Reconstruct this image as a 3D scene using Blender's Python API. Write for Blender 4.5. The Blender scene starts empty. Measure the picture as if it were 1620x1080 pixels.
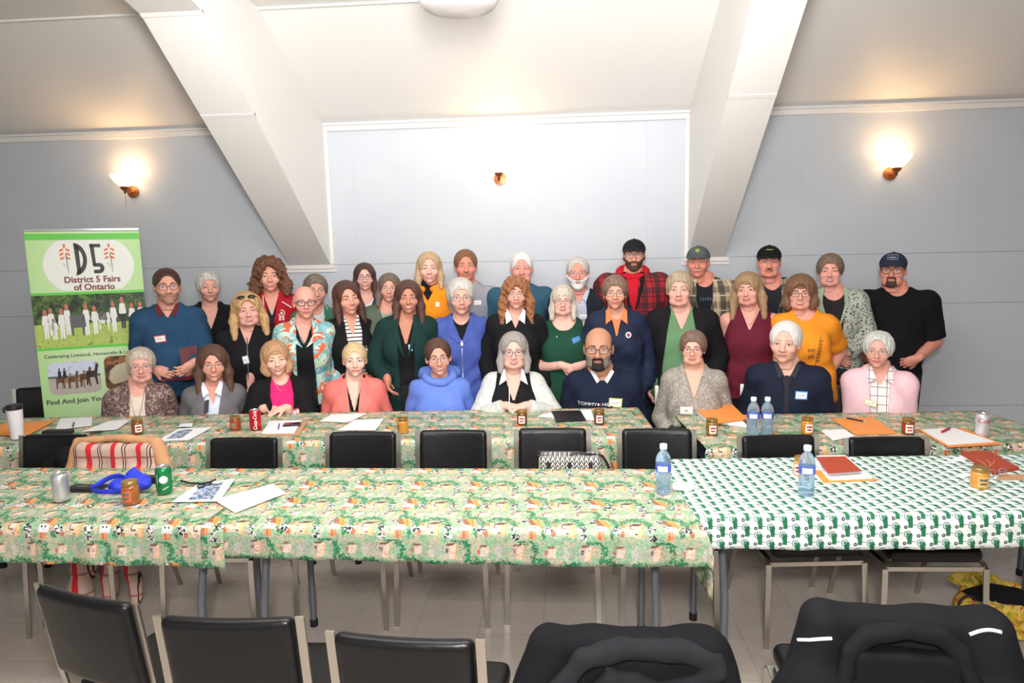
import bpy, bmesh, math, random
import numpy as np
from mathutils import Vector, Matrix

random.seed(7)
C = bpy.context.scene.collection
PI = math.pi
F32 = np.float32

# ------------------------------------------------------------------ camera
FOC = 1080.0                       # focal length in pixels of the 1620x1080 frame
TH, PS, RO, CAMH = math.radians(7.5), math.radians(4.4), math.radians(-1.2), 1.78
RM = Matrix.Rotation(PS, 3, 'Z') @ Matrix.Rotation(PI/2 - TH, 3, 'X') @ Matrix.Rotation(RO, 3, 'Z')
CP = Vector((0, 0, CAMH))
def ray(px, py): return RM @ Vector(((px-810)/FOC, -(py-540)/FOC, -1.0))
def atz(px, py, z): d = ray(px, py); return CP + d*((z-CAMH)/d.z)
def aty(px, py, y): d = ray(px, py); return CP + d*(y/d.y)
cam = bpy.data.cameras.new('camera'); cam.sensor_width = 36; cam.lens = 36*FOC/1620
cam.clip_start = .05
co = bpy.data.objects.new('camera', cam); C.objects.link(co)
co.matrix_world = Matrix.Translation(CP) @ RM.to_4x4()
bpy.context.scene.camera = co
sc = bpy.context.scene
sc.view_settings.view_transform = 'Standard'; sc.view_settings.look = 'None'
sc.view_settings.gamma = 1; sc.view_settings.use_curve_mapping = False
sc.view_settings.exposure = 0.0

# ------------------------------------------------------------------ materials
def lin(c):
    if isinstance(c, str): c = tuple(int(c[i:i+2], 16) for i in (0, 2, 4))
    return tuple(((v/255)/12.92 if v/255 <= .04045 else ((v/255+.055)/1.055)**2.4) for v in c[:3]) + (1,)
_mc = {}
def mat(name, col, rough=.6, metal=0, bump=None, var=0, vscale=20, spec=None, trans=0, emit=None, es=0, stretch=None, sheen=0, coat=0, ior=None, alpha=None):
    key = (name, str(col), rough, metal, str(bump), var, vscale, str(stretch), str(emit), es, trans, coat)
    if key in _mc: return _mc[key]
    m = bpy.data.materials.new(name); m.use_nodes = True
    t = m.node_tree; b = t.nodes['Principled BSDF']
    b.inputs['Base Color'].default_value = lin(col)
    b.inputs['Roughness'].default_value = rough; b.inputs['Metallic'].default_value = metal
    if spec is not None: b.inputs['Specular IOR Level'].default_value = spec
    if trans: b.inputs['Transmission Weight'].default_value = trans
    if ior: b.inputs['IOR'].default_value = ior
    if sheen: b.inputs['Sheen Weight'].default_value = sheen
    if coat: b.inputs['Coat Weight'].default_value = coat
    if emit: b.inputs['Emission Color'].default_value = lin(emit); b.inputs['Emission Strength'].default_value = es
    if alpha is not None: b.inputs['Alpha'].default_value = alpha
    if var or bump:
        tc = t.nodes.new('ShaderNodeTexCoord'); mp = t.nodes.new('ShaderNodeMapping')
        t.links.new(tc.outputs['Object'], mp.inputs['Vector'])
        if stretch: mp.inputs['Scale'].default_value = stretch
        src = mp.outputs['Vector']
    if var:
        n = t.nodes.new('ShaderNodeTexNoise'); n.inputs['Scale'].default_value = vscale; n.inputs['Detail'].default_value = 3
        t.links.new(src, n.inputs['Vector'])
        r = t.nodes.new('ShaderNodeValToRGB'); c = lin(col)
        r.color_ramp.elements[0].position = .3; r.color_ramp.elements[1].position = .7
        r.color_ramp.elements[0].color = tuple(max(0, v*(1-var)) for v in c[:3])+(1,)
        r.color_ramp.elements[1].color = tuple(min(1, v*(1+var)) for v in c[:3])+(1,)
        t.links.new(n.outputs['Fac'], r.inputs['Fac']); t.links.new(r.outputs['Color'], b.inputs['Base Color'])
    if bump:
        n = t.nodes.new('ShaderNodeTexNoise'); n.inputs['Scale'].default_value = bump[0]; n.inputs['Detail'].default_value = 3
        t.links.new(src, n.inputs['Vector'])
        bp = t.nodes.new('ShaderNodeBump'); bp.inputs['Strength'].default_value = bump[1]; bp.inputs['Distance'].default_value = bump[2] if len(bump) > 2 else .01
        t.links.new(n.outputs['Fac'], bp.inputs['Height']); t.links.new(bp.outputs['Normal'], b.inputs['Normal'])
    _mc[key] = m
    return m

class X:
    """a value in a node tree; arithmetic on it adds maths nodes"""
    def __init__(s, t, v): s.t = t; s.v = v
    def _op(s, op, *a):
        n = s.t.nodes.new('ShaderNodeMath'); n.operation = op
        for i, q in enumerate((s,)+a):
            q = q.v if isinstance(q, X) else q
            if isinstance(q, (int, float)): n.inputs[i].default_value = q
            else: s.t.links.new(q, n.inputs[i])
        return X(s.t, n.outputs[0])
    def __add__(s, o): return s._op('ADD', o)
    __radd__ = __add__
    def __sub__(s, o): return s._op('SUBTRACT', o)
    def __rsub__(s, o): return (s*-1)+o
    def __mul__(s, o): return s._op('MULTIPLY', o)
    __rmul__ = __mul__
    def __truediv__(s, o): return s._op('DIVIDE', o)
    def abs(s): return s._op('ABSOLUTE')
    def mn(s, o): return s._op('MINIMUM', o)
    def mx(s, o): return s._op('MAXIMUM', o)
    def lt(s, o): return s._op('LESS_THAN', o)
    def gt(s, o): return s._op('GREATER_THAN', o)
    def fract(s): return s._op('FRACT')
    def floor(s): return s._op('FLOOR')
    def sin(s): return s._op('SINE')
    def sqrt(s): return s._op('SQRT')
class Tree:
    def __init__(s, name, rough=.7, coord='Object'):
        s.m = bpy.data.materials.new(name); s.m.use_nodes = True; s.t = s.m.node_tree
        s.b = s.t.nodes['Principled BSDF']; s.b.inputs['Roughness'].default_value = rough
        tc = s.t.nodes.new('ShaderNodeTexCoord'); s.vec = tc.outputs[coord]
        sp = s.t.nodes.new('ShaderNodeSeparateXYZ'); s.t.links.new(s.vec, sp.inputs[0])
        s.x, s.y, s.z = (X(s.t, sp.outputs[i]) for i in range(3))
    def comb(s, x, y, z=0.0):
        n = s.t.nodes.new('ShaderNodeCombineXYZ')
        for i, q in enumerate((x, y, z)):
            if isinstance(q, X): s.t.links.new(q.v, n.inputs[i])
            else: n.inputs[i].default_value = q
        return n.outputs[0]
    def noise(s, scale, vec=None, detail=2, dist=0):
        n = s.t.nodes.new('ShaderNodeTexNoise'); n.inputs['Scale'].default_value = scale; n.inputs['Detail'].default_value = detail
        n.inputs['Distortion'].default_value = dist
        s.t.links.new(vec or s.vec, n.inputs['Vector']); return X(s.t, n.outputs['Fac'])
    def voro(s, scale, vec=None, out='Distance', feature='F1'):
        n = s.t.nodes.new('ShaderNodeTexVoronoi'); n.feature = feature; n.inputs['Scale'].default_value = scale
        s.t.links.new(vec or s.vec, n.inputs['Vector'])
        return X(s.t, n.outputs[out])
    def col(s, c):
        n = s.t.nodes.new('ShaderNodeRGB'); n.outputs[0].default_value = lin(c); return n.outputs[0]
    def mix(s, a, b, f):
        n = s.t.nodes.new('ShaderNodeMix'); n.data_type = 'RGBA'
        f = f.v if isinstance(f, X) else f
        if isinstance(f, (int, float)): n.inputs['Factor'].default_value = f
        else: s.t.links.new(f, n.inputs['Factor'])
        for k, c in ((6, a), (7, b)):
            if isinstance(c, (tuple, str)): n.inputs[k].default_value = lin(c)
            else: s.t.links.new(c, n.inputs[k])
        return n.outputs[2]
    def out(s, c, bump=None, dist=.002, strength=.5):
        s.t.links.new(c, s.b.inputs['Base Color'])
        if bump is not None:
            bp = s.t.nodes.new('ShaderNodeBump'); bp.inputs['Distance'].default_value = dist; bp.inputs['Strength'].default_value = strength
            s.t.links.new(bump.v, bp.inputs['Height']); s.t.links.new(bp.outputs['Normal'], s.b.inputs['Normal'])
        return s.m

# ------------------------------------------------------------------ mesh helpers
def link(name, me, parent=None, loc=None, rot=None):
    o = bpy.data.objects.new(name, me); C.objects.link(o)
    if parent is not None: o.parent = parent
    if loc is not None: o.location = loc
    if rot is not None: o.rotation_euler = rot
    return o
def npmesh(name, V, Fs, mats, parent=None, smooth=True, midx=None, uv=None, loc=None, rot=None):
    """V (n,3); Fs a list of index arrays (k,3) or (k,4); midx a matching list of slot numbers"""
    me = bpy.data.meshes.new(name)
    V = np.asarray(V, dtype=F32)
    Fs = [np.asarray(f, dtype=np.int32) for f in Fs if len(f)]
    me.vertices.add(len(V)); me.vertices.foreach_set('co', V.ravel())
    loops = np.concatenate([f.ravel() for f in Fs]); tot = np.concatenate([np.full(len(f), f.shape[1], np.int32) for f in Fs])
    st = np.concatenate([[0], np.cumsum(tot)[:-1]]).astype(np.int32)
    me.loops.add(len(loops)); me.loops.foreach_set('vertex_index', loops)
    me.polygons.add(len(tot)); me.polygons.foreach_set('loop_start', st); me.polygons.foreach_set('loop_total', tot)
    if midx is not None:
        me.polygons.foreach_set('material_index', np.concatenate([np.full(len(f), i, np.int32) if np.isscalar(i) else i for f, i in zip(Fs, midx)]))
    me.update(calc_edges=True)
    me.polygons.foreach_set('use_smooth', np.full(len(tot), smooth, dtype=bool))
    if uv is not None:
        l = me.uv_layers.new(name='UVMap'); l.data.foreach_set('uv', np.asarray(uv, F32)[loops].ravel())
    for m in (mats if isinstance(mats, (list, tuple)) else [mats]): me.materials.append(m)
    me.validate()
    return link(name, me, parent, loc, rot)

class MB:
    """collects shapes of one part"""
    def __init__(s): s.V = []; s.F = []; s.M = []; s.n = 0
    def add(s, V, Fc, m=0):
        V = np.asarray(V, dtype=float).reshape(-1, 3); s.V.append(V)
        for f in Fc: s.F.append(tuple(int(i)+s.n for i in f)); s.M.append(m)
        s.n += len(V); return s
    def box(s, c, d, R=None, m=0, bev=0):
        c = np.array(c, float); hx, hy, hz = (v/2 for v in d)
        if bev <= 0:
            v = np.array([(x, y, z) for x in (-hx, hx) for y in (-hy, hy) for z in (-hz, hz)])
            f = [(0,1,3,2), (4,6,7,5), (0,4,5,1), (2,3,7,6), (0,2,6,4), (1,5,7,3)]
        else:
            bm = bmesh.new(); bmesh.ops.create_cube(bm, size=1)
            bmesh.ops.scale(bm, vec=d, verts=bm.verts)
            bmesh.ops.bevel(bm, geom=bm.edges[:], offset=bev, segments=2, profile=.5, affect='EDGES')
            bm.verts.index_update(); v = np.array([q.co[:] for q in bm.verts]); f = [[q.index for q in p.verts] for p in bm.faces]; bm.free()
        if R is not None: v = v @ np.array(R)[:3, :3].T
        return s.add(v+c, f, m)
    def tube(s, pts, r, n=8, m=0, close=False, flat=None):
        """pts polyline; r radius or list; flat=(a,b) gives an elliptic section"""
        P = np.array([tuple(p) for p in pts], float); k = len(P)
        rr = np.full(k, r) if np.isscalar(r) else np.array(r, float)
        T = np.gradient(P, axis=0) if not close else (np.roll(P, -1, 0)-np.roll(P, 1, 0))
        T /= np.linalg.norm(T, axis=1)[:, None]+1e-12
        up = np.array([0, 0, 1.]) if abs(T[0][2]) < .9 else np.array([0, 1., 0])
        A = np.zeros_like(P); a = np.cross(up, T[0]); a /= np.linalg.norm(a)
        for i in range(k):
            a = a-T[i]*a.dot(T[i]); a /= np.linalg.norm(a)+1e-12; A[i] = a
        B = np.cross(T, A); fa, fb = flat or (1, 1)
        th = np.linspace(0, 2*PI, n, endpoint=False)
        V = P[:, None]+rr[:, None, None]*(A[:, None]*np.cos(th)[None, :, None]*fa+B[:, None]*np.sin(th)[None, :, None]*fb)
        fs = []
        for i in range(k if close else k-1):
            for j in range(n):
                i2 = (i+1) % k; j2 = (j+1) % n; fs.append((i*n+j, i*n+j2, i2*n+j2, i2*n+j))
        if not close: fs += [tuple(range(n))[::-1], tuple((k-1)*n+j for j in range(n))]
        return s.add(V.reshape(-1, 3), fs, m)
    def lathe(s, prof, c=(0, 0, 0), n=24, m=0, R=None, sx=1, sy=1):
        """prof [(r,z)...]; m may be a list giving a slot per band"""
        th = np.linspace(0, 2*PI, n, endpoint=False); V = []
        for r, z in prof: V += [(r*math.cos(t)*sx, r*math.sin(t)*sy, z) for t in th]
        V = np.array(V)
        if R is not None: V = V @ np.array(R)[:3, :3].T
        b = s.n; s.V.append(V+np.array(c)); s.n += len(V)
        for i in range(len(prof)-1):
            mm = m[i] if isinstance(m, (list, tuple)) else m
            for j in range(n):
                j2 = (j+1) % n; s.F.append((b+i*n+j, b+i*n+j2, b+(i+1)*n+j2, b+(i+1)*n+j)); s.M.append(mm)
        return s
    def sphere(s, c, r, n=12, m=0, R=None):
        rx, ry, rz = (r, r, r) if np.isscalar(r) else r
        pr = [(math.sin(a), -math.cos(a)) for a in np.linspace(.001, PI-.001, n//2+1)]
        th = np.linspace(0, 2*PI, n, endpoint=False)
        V = np.array([(p*math.cos(t)*rx, p*math.sin(t)*ry, z*rz) for p, z in pr for t in th])
        if R is not None: V = V @ np.array(R)[:3, :3].T
        k = len(pr); fs = [(i*n+j, i*n+(j+1) % n, (i+1)*n+(j+1) % n, (i+1)*n+j) for i in range(k-1) for j in range(n)]
        return s.add(V+np.array(c), fs, m)
    def poly(s, pts, th, M=None, m=0):
        """a flat outline (u,v) given thickness th along w; M maps (u,v,w) to space"""
        n = len(pts); V = [(p[0], p[1], 0) for p in pts]+[(p[0], p[1], th) for p in pts]
        V = np.array(V, float)
        if M is not None: V = V @ np.array(M.to_3x3()).T+np.array(M.translation)
        fs = [tuple(range(n))[::-1], tuple(range(n, 2*n))]+[(i, (i+1) % n, n+(i+1) % n, n+i) for i in range(n)]
        return s.add(V, fs, m)
    def build(s, name, mats, parent=None, smooth=False, loc=None, rot=None, auto=None):
        me = bpy.data.meshes.new(name); V = np.concatenate(s.V)
        me.from_pydata([tuple(v) for v in V], [], s.F)
        for m in (mats if isinstance(mats, (list, tuple)) else [mats]): me.materials.append(m)
        me.polygons.foreach_set('material_index', s.M)
        me.polygons.foreach_set('use_smooth', [bool(smooth)]*len(s.F))
        bm = bmesh.new(); bm.from_mesh(me); bmesh.ops.recalc_face_normals(bm, faces=bm.faces)
        if smooth:
            a = auto or math.radians(40)
            for e in bm.edges:
                if len(e.link_faces) == 2 and e.calc_face_angle(0) > a: e.smooth = False
        bm.to_mesh(me); bm.free()
        me.update()
        return link(name, me, parent, loc, rot)
def tag(o, label=None, cat=None, group=None, kind=None):
    if label: o['label'] = label
    if cat: o['category'] = cat
    if group: o['group'] = group
    if kind: o['kind'] = kind
    return o
def empty(name, loc=(0, 0, 0), rz=0, label=None, cat=None, group=None):
    o = bpy.data.objects.new(name, None); C.objects.link(o); o.location = loc; o.rotation_euler = (0, 0, rz); o.empty_display_size = .1
    return tag(o, label, cat, group)
def copy_tree(o, parent=None):
    c = o.copy(); C.objects.link(c); c.parent = parent
    for ch in list(o.children): copy_tree(ch, c)
    return c
_tx = {}
def text_geo(s, size=1.0, bold=0, sx=1.0, shear=0):
    key = (s, bold, shear)
    if key not in _tx:
        cu = bpy.data.curves.new('lettering', 'FONT'); cu.body = s; cu.align_x = 'CENTER'; cu.align_y = 'CENTER'; cu.size = 1; cu.offset = bold; cu.shear = shear
        cu.resolution_u = 3
        o = bpy.data.objects.new('lettering', cu); C.objects.link(o); bpy.context.view_layer.update()
        dg = bpy.context.evaluated_depsgraph_get(); e = o.evaluated_get(dg); me = e.to_mesh()
        V = np.array([v.co[:] for v in me.vertices]).reshape(-1, 3); Fc = [tuple(p.vertices) for p in me.polygons]
        e.to_mesh_clear(); bpy.data.objects.remove(o); bpy.data.curves.remove(cu)
        _tx[key] = (V, Fc)
    V, Fc = _tx[key]; V = V.copy()*size; V[:, 0] *= sx
    return V, Fc

# ------------------------------------------------------------------ signed fields and surface nets
class Grid:
    def __init__(s, lo, hi, h):
        s.lo = np.array(lo, float); s.h = h
        s.n = np.maximum(4, np.ceil((np.array(hi)-s.lo)/h).astype(int)+1)
        s.ax = [(s.lo[i]+h*np.arange(s.n[i])).astype(F32) for i in range(3)]
        s.D = np.full(tuple(s.n), 1.0, F32)
    def sub(s, lo, hi):
        a = [max(0, int(math.floor((lo[i]-s.lo[i])/s.h))) for i in range(3)]
        b = [min(int(s.n[i]), int(math.ceil((hi[i]-s.lo[i])/s.h))+1) for i in range(3)]
        if any(b[i] <= a[i] for i in range(3)): return None
        sl = tuple(slice(a[i], b[i]) for i in range(3))
        x, y, z = s.ax[0][sl[0]][:, None, None], s.ax[1][sl[1]][None, :, None], s.ax[2][sl[2]][None, None, :]
        return sl, x, y, z
    def xyz(s): return s.ax[0][:, None, None], s.ax[1][None, :, None], s.ax[2][None, None, :]
    def put(s, q, d, k, op='+'):
        sl = q[0]; a = s.D[sl]
        if op == '+':
            if k <= 0: s.D[sl] = np.minimum(a, d)
            else:
                h = np.clip(.5+.5*(d-a)/k, 0, 1); s.D[sl] = d*(1-h)+a*h-k*h*(1-h)
        else:
            d = -d
            if k <= 0: s.D[sl] = np.maximum(a, d)
            else:
                h = np.clip(.5-.5*(d-a)/k, 0, 1); s.D[sl] = d*(1-h)+a*h+k*h*(1-h)
    def ell(s, c, r, k=.0, op='+', R=None, off=0, mg=.03):
        c = np.array(c, float); r = np.array(r, float)+off
        e = r if R is None else np.full(3, r.max())
        m = mg+k
        q = s.sub(c-e-m, c+e+m)
        if q is None: return s
        x, y, z = q[1]-c[0], q[2]-c[1], q[3]-c[2]
        if R is not None:
            R = np.array(R)
            x, y, z = (R[i][0]*x+R[i][1]*y+R[i][2]*z for i in range(3))
        k0 = np.sqrt((x/r[0])**2+(y/r[1])**2+(z/r[2])**2)+1e-6
        k1 = np.sqrt((x/r[0]**2)**2+(y/r[1]**2)**2+(z/r[2]**2)**2)+1e-6
        s.put(q, (k0*(k0-1)/k1).astype(F32), k, op); return s
    def cone(s, a, b, ra, rb, k=0, op='+', off=0, fy=1, cut=None, mg=.03):
        """tapered capsule; fy squeezes it in y; cut=(point,dir) keeps what lies before the plane"""
        a = np.array(a, float); b = np.array(b, float); ra += off; rb += off
        m = mg+k+max(ra, rb)
        q = s.sub(np.minimum(a, b)-m, np.maximum(a, b)+m)
        if q is None: return s
        ab = b-a; L = ab.dot(ab)+1e-9
        px, py, pz = q[1]-a[0], q[2]-a[1], q[3]-a[2]
        t = np.clip((px*ab[0]+py*ab[1]+pz*ab[2])/L, 0, 1)
        d = np.sqrt((px-t*ab[0])**2+((py-t*ab[1])/fy)**2+(pz-t*ab[2])**2)-(ra+(rb-ra)*t)
        if cut is not None:
            c, n = cut; d = np.maximum(d, (q[1]-c[0])*n[0]+(q[2]-c[1])*n[1]+(q[3]-c[2])*n[2])
        s.put(q, d.astype(F32), k, op); return s
    def mesh(s, smooth=0):
        D = s.D; ins = D < 0; n = D.shape
        cnt = np.zeros((n[0]-1, n[1]-1, n[2]-1), np.int8)
        for i in (0, 1):
            for j in (0, 1):
                for k in (0, 1): cnt += ins[i:n[0]-1+i, j:n[1]-1+j, k:n[2]-1+k]
        act = (cnt > 0) & (cnt < 8)
        I = np.argwhere(act)
        if len(I) == 0: return np.zeros((0, 3)), np.zeros((0, 4), int)
        idx = -np.ones(cnt.shape, np.int32); idx[act] = np.arange(len(I))
        S = np.zeros((len(I), 3)); N = np.zeros(len(I))
        cor = [(i, j, k) for i in (0, 1) for j in (0, 1) for k in (0, 1)]
        val = {c: D[I[:, 0]+c[0], I[:, 1]+c[1], I[:, 2]+c[2]] for c in cor}
        for c in cor:
            for a in range(3):
                if c[a] == 0:
                    c2 = tuple(1 if i == a else c[i] for i in range(3)); v1, v2 = val[c], val[c2]
                    m = (v1 < 0) != (v2 < 0); t = np.where(m, v1/(v1-v2+1e-12), 0)
                    P = np.zeros((len(I), 3)); P[:] = c; P[:, a] = t
                    S[m] += P[m]; N[m] += 1
        V = s.lo+s.h*(I+S/N[:, None])
        Q = []
        for a in range(3):
            b, c = (a+1) % 3, (a+2) % 3
            lo = [slice(None)]*3; hi = [slice(None)]*3; lo[a] = slice(0, -1); hi[a] = slice(1, None)
            e1, e2 = ins[tuple(lo)], ins[tuple(hi)]
            E_ = np.argwhere(e1 != e2)
            E_ = E_[(E_[:, b] > 0) & (E_[:, c] > 0) & (E_[:, b] < n[b]-1) & (E_[:, c] < n[c]-1)]
            if not len(E_): continue
            def at(db, dc):
                T = E_.copy(); T[:, b] -= db; T[:, c] -= dc; return idx[T[:, 0], T[:, 1], T[:, 2]]
            q = np.stack([at(1, 1), at(0, 1), at(0, 0), at(1, 0)], 1)
            fl = e1[E_[:, 0], E_[:, 1], E_[:, 2]]
            q[~fl] = q[~fl][:, ::-1]
            Q.append(q)
        Q = np.concatenate(Q)
        Q = Q[(Q >= 0).all(1)]
        for _ in range(smooth):
            A = np.zeros_like(V); W = np.zeros(len(V))
            for i in range(4):
                j = (i+1) % 4
                for d in range(3):
                    A[:, d] += np.bincount(Q[:, i], V[Q[:, j], d], len(V))+np.bincount(Q[:, j], V[Q[:, i], d], len(V))
                W += np.bincount(Q[:, i], minlength=len(V))+np.bincount(Q[:, j], minlength=len(V))
            W[W == 0] = 1; V = .5*V+.5*A/W[:, None]
        return V, Q
def wnoise(x, y, z, f, seed=0):
    a = seed*1.7
    return (np.sin(f*(x*1.0+.6*z)+a+1.8*np.sin(f*.55*y+a*2))*np.sin(f*(.9*z-.5*y)+2*a+1.5*np.sin(f*.5*x+a)))
# ------------------------------------------------------------------ people
def np3(v): return np.array(tuple(v), float)
def rot3(rz=0, rx=0, ry=0):
    return np.array(Matrix.Rotation(rz, 3, 'Z') @ Matrix.Rotation(ry, 3, 'Y') @ Matrix.Rotation(rx, 3, 'X'))
class Front:
    """the foremost surface (least y) of a field, by x and z"""
    def __init__(s, g):
        ins = g.D < 0; f = ins.argmax(1); ok = ins.any(1) & (f > 0)
        fi = np.maximum(f, 1); I, K = np.indices(fi.shape)
        a = g.D[I, fi-1, K]; b = g.D[I, fi, K]
        t = a/(a-b+1e-9); y = g.lo[1]+g.h*(fi-1+t)
        y[~ok] = np.nan; s.y = y; s.g = g
    def __call__(s, x, z):
        g = s.g; u = (x-g.lo[0])/g.h; v = (z-g.lo[2])/g.h
        i = int(min(max(u, 0), s.y.shape[0]-2)); k = int(min(max(v, 0), s.y.shape[1]-2)); a, b = u-i, v-k
        q = [(s.y[i, k], (1-a)*(1-b)), (s.y[i+1, k], a*(1-b)), (s.y[i, k+1], (1-a)*b), (s.y[i+1, k+1], a*b)]
        w = sum(p[1] for p in q if p[0] == p[0])
        return sum(p[0]*p[1] for p in q if p[0] == p[0])/w if w > 1e-6 else float('nan')
def lerp_poly(P, n):
    P = np.array(P, float); L = np.concatenate([[0], np.cumsum(np.linalg.norm(np.diff(P, axis=0), axis=1))]); t = np.linspace(0, L[-1], n)
    return np.stack([np.interp(t, L, P[:, i]) for i in range(P.shape[1])], 1)
def patch(fr, A, B, up, th, mb=None, m=0, n=9, k=5):
    """a thin layer on the front surface fr between outlines A and B (x,z)"""
    mb = mb or MB(); A = lerp_poly(A, n); B = lerp_poly(B, n); V = []; Wv = []
    last = 0
    for i in range(n):
        for j in range(k):
            p = A[i]+(B[i]-A[i])*j/(k-1); y = fr(p[0], p[1])
            if y != y: y = last
            last = y; V.append((p[0], y-up, p[1])); Wv.append((p[0], y-up+th, p[1]))
    fs = []; N = n*k
    for i in range(n-1):
        for j in range(k-1):
            a = i*k+j; fs.append((a, a+1, a+k+1, a+k)); fs.append((N+a, N+a+k, N+a+k+1, N+a+1))
    bd = [i*k for i in range(n)]+[(n-1)*k+j for j in range(1, k)]+[i*k+k-1 for i in range(n-2, -1, -1)]+[j for j in range(k-2, 0, -1)]
    for a, b in zip(bd, bd[1:]+bd[:1]): fs.append((a, b, N+b, N+a))
    return mb.add(V+Wv, fs, m)

def head_field(g, v):
    fa, jw, no = v.get('fat', 0)*.6, v.get('jaw', 1), v.get('nose', 1)
    g.ell((0, .018, .033), (.076, .096, .083))
    g.ell((0, -.015, -.006), ((.0655+.004*fa)*(.5+.5*jw), .073, .083), k=.02)
    g.ell((0, -.022, -.068), ((.049+.012*fa)*jw, .056, .043+.004*fa), k=.025)
    g.ell((0, -.066, -.096), (.022*jw, .018, .016), k=.018)
    for s in (-1, 1):
        g.ell((s*.040, -.058, -.030), (.026+.005*fa, .024, .024), k=.02)
        g.ell((s*.0775, .008, -.008), (.009, .019, .031), k=.005, R=rot3(rz=s*.45))
        g.ell((s*.032, -.098, .000), (.019, .013, .012), k=.010, op='-')
        g.ell((s*.034, -.073, .002), (.0175, .012, .012), k=.004)
        g.ell((s*.040, -.040, -.080), (.018+.010*fa, .03, .024), k=.03) if fa > .3 else None
    g.cone((-.040, -.075, .020), (.040, -.075, .020), .011, .011, k=.012)
    g.cone((0, -.084, .006), (0, -.101, -.033), .0085*no, .0125*no, k=.010)
    for s in (-1, 1): g.ell((s*.0125*no, -.092, -.038), (.0085, .010, .0075), k=.006)
    g.ell((0, -.079, -.063), (.024, .014, .016), k=.012)
    if fa > .45: g.ell((0, -.03, -.125), (.05, .05, .025), k=.03)
def hair_field(g, st, o):
    vol = o.get('vol', 0)
    cutz = None; seed = o.get('seed', 1)
    x, y, z = g.xyz()
    amp, fq = .0022, 1
    if st in ('male', 'pixie'):
        e = .005 if st == 'male' else .010; e += vol*.7
        g.ell((0, .020, .036), (.080+e, .098+e, .085+e))
        if st == 'pixie':
            for s in (-1, 1): g.ell((s*.070, .012, .012), (.013+vol*.7, .034, .040), k=.02)
            g.ell((0, .06, -.03), (.06, .045, .06), k=.03)
        hl = o.get('hairline', .0)
        g.ell((0, -.118, -.024+hl), (.069, .084, .110), op='-', k=.005)
        lowf = -.012 if st == 'male' else -.025
        d = np.maximum(z-lowf, 0)*0+np.maximum(np.maximum(z+0*x-lowf, y-.0-0*x), -1)   # in front of the ears
        g.D = np.maximum(g.D, -(np.maximum(z-lowf, y-.002)+0*x).astype(F32))
        g.D = np.maximum(g.D, (-.075-z+0*x+0*y).astype(F32))
        if st == 'pixie' and o.get('bangs', 1):
            zb_ = .012*(1-o.get('bangs', 1))
            for t in np.linspace(-1, 1, 6): g.cone((t*.020-.018, -.052, .100), (t*.044+.008, -.0775+.016*t*t, .064+zb_-.010*abs(t)), .015, .008, k=.008)
            for s in (-1, 1): g.cone((s*.050, -.055, .062), (s*.067, -.030, .016), .012, .006, k=.01)
        amp = .0025 if st == 'male' else .0045
    elif st == 'bald':
        g.ell((0, .022, .020), (.082, .097, .075)); g.ell((0, -.01, .085), (.085, .125, .072), op='-', k=.005)
        g.ell((0, -.118, -.035), (.075, .095, .12), op='-', k=.004)
        g.D = np.maximum(g.D, -(np.maximum(z+.012, y-.002)+0*x).astype(F32)); g.D = np.maximum(g.D, (-.07-z+0*x+0*y).astype(F32)); amp = .001
    else:
        L = o.get('len', .11); e = .016+vol; wide = o.get('wide', 0)
        g.ell((0, .020, .034), (.080+e, .098+e, .085+e*.9))
        for s in (-1, 1):
            g.cone((s*(.070+wide*.5), .008, .03), (s*(.080+wide), .0, -.07), .026+vol*.5, .030+vol*.5, k=.02)
            if L > .12:
                g.cone((s*(.080+wide), .0, -.07), (s*(.083+wide*1.3), -.035, -L), .029+vol*.5, .018+vol*.5, k=.02)
                g.cone((s*(.06+wide), .04, -.07), (s*(.075+wide*1.3), .035, -L-.0), .035, .026, k=.02)
            else: g.cone((s*(.078+wide), .005, -.06), (s*(.066+wide), -.012, -L), .028+vol*.5, .018, k=.02)
        g.ell((0, .06, -.04-L*.3), (.075+wide*.7, .05+vol*.6, .06+L*.35), k=.03)
        g.ell((o.get('part', 0), -.118, -.036+o.get('hairline', 0)), (.064, .083, .110), op='-', k=.005)
        if not o.get('bangs') and not o.get('curl'): g.cone((.008, -.075, .125), (.004, -.02, .140), .004, .003, op='-', k=.006)
        if L > .1: g.ell((0, -.11, -.14), (.060, .075, .12), op='-', k=.01)
        if o.get('bangs'):
            b = o['bangs']
            for t in np.linspace(-1, 1, 7):
                g.cone((t*.03, -.058, .094), (t*.053, -.0815+.028*t*t, .056-b*.012), .014, .008, k=.008)
        amp = .0035
    if o.get('curl'):
        c = o['curl']; D = g.D
        D += (c*.009*wnoise(x, y, z, 75, seed)+c*.006*wnoise(y, z, x, 140, seed+1)).astype(F32)
    else:
        th = np.arctan2(x, -(y-.03)); r = amp*.35*o.get('rough', 1)
        g.D += (r*np.sin(17*th+4*np.sin(z*17+seed)+seed)+r*.6*np.sin(27*th-4*np.sin(z*26+seed))).astype(F32)*np.ones_like(g.D)
    if o.get('band'): pass

def skin_mat(c): return mat('skin', c, .52, var=.06, vscale=30, spec=.35)
def hair_mat(c, hi=.35): return mat('hair', c, .48, var=hi*.8, vscale=1, stretch=(190, 190, 16), bump=(1.7, .7, .004), spec=.35)

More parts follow.
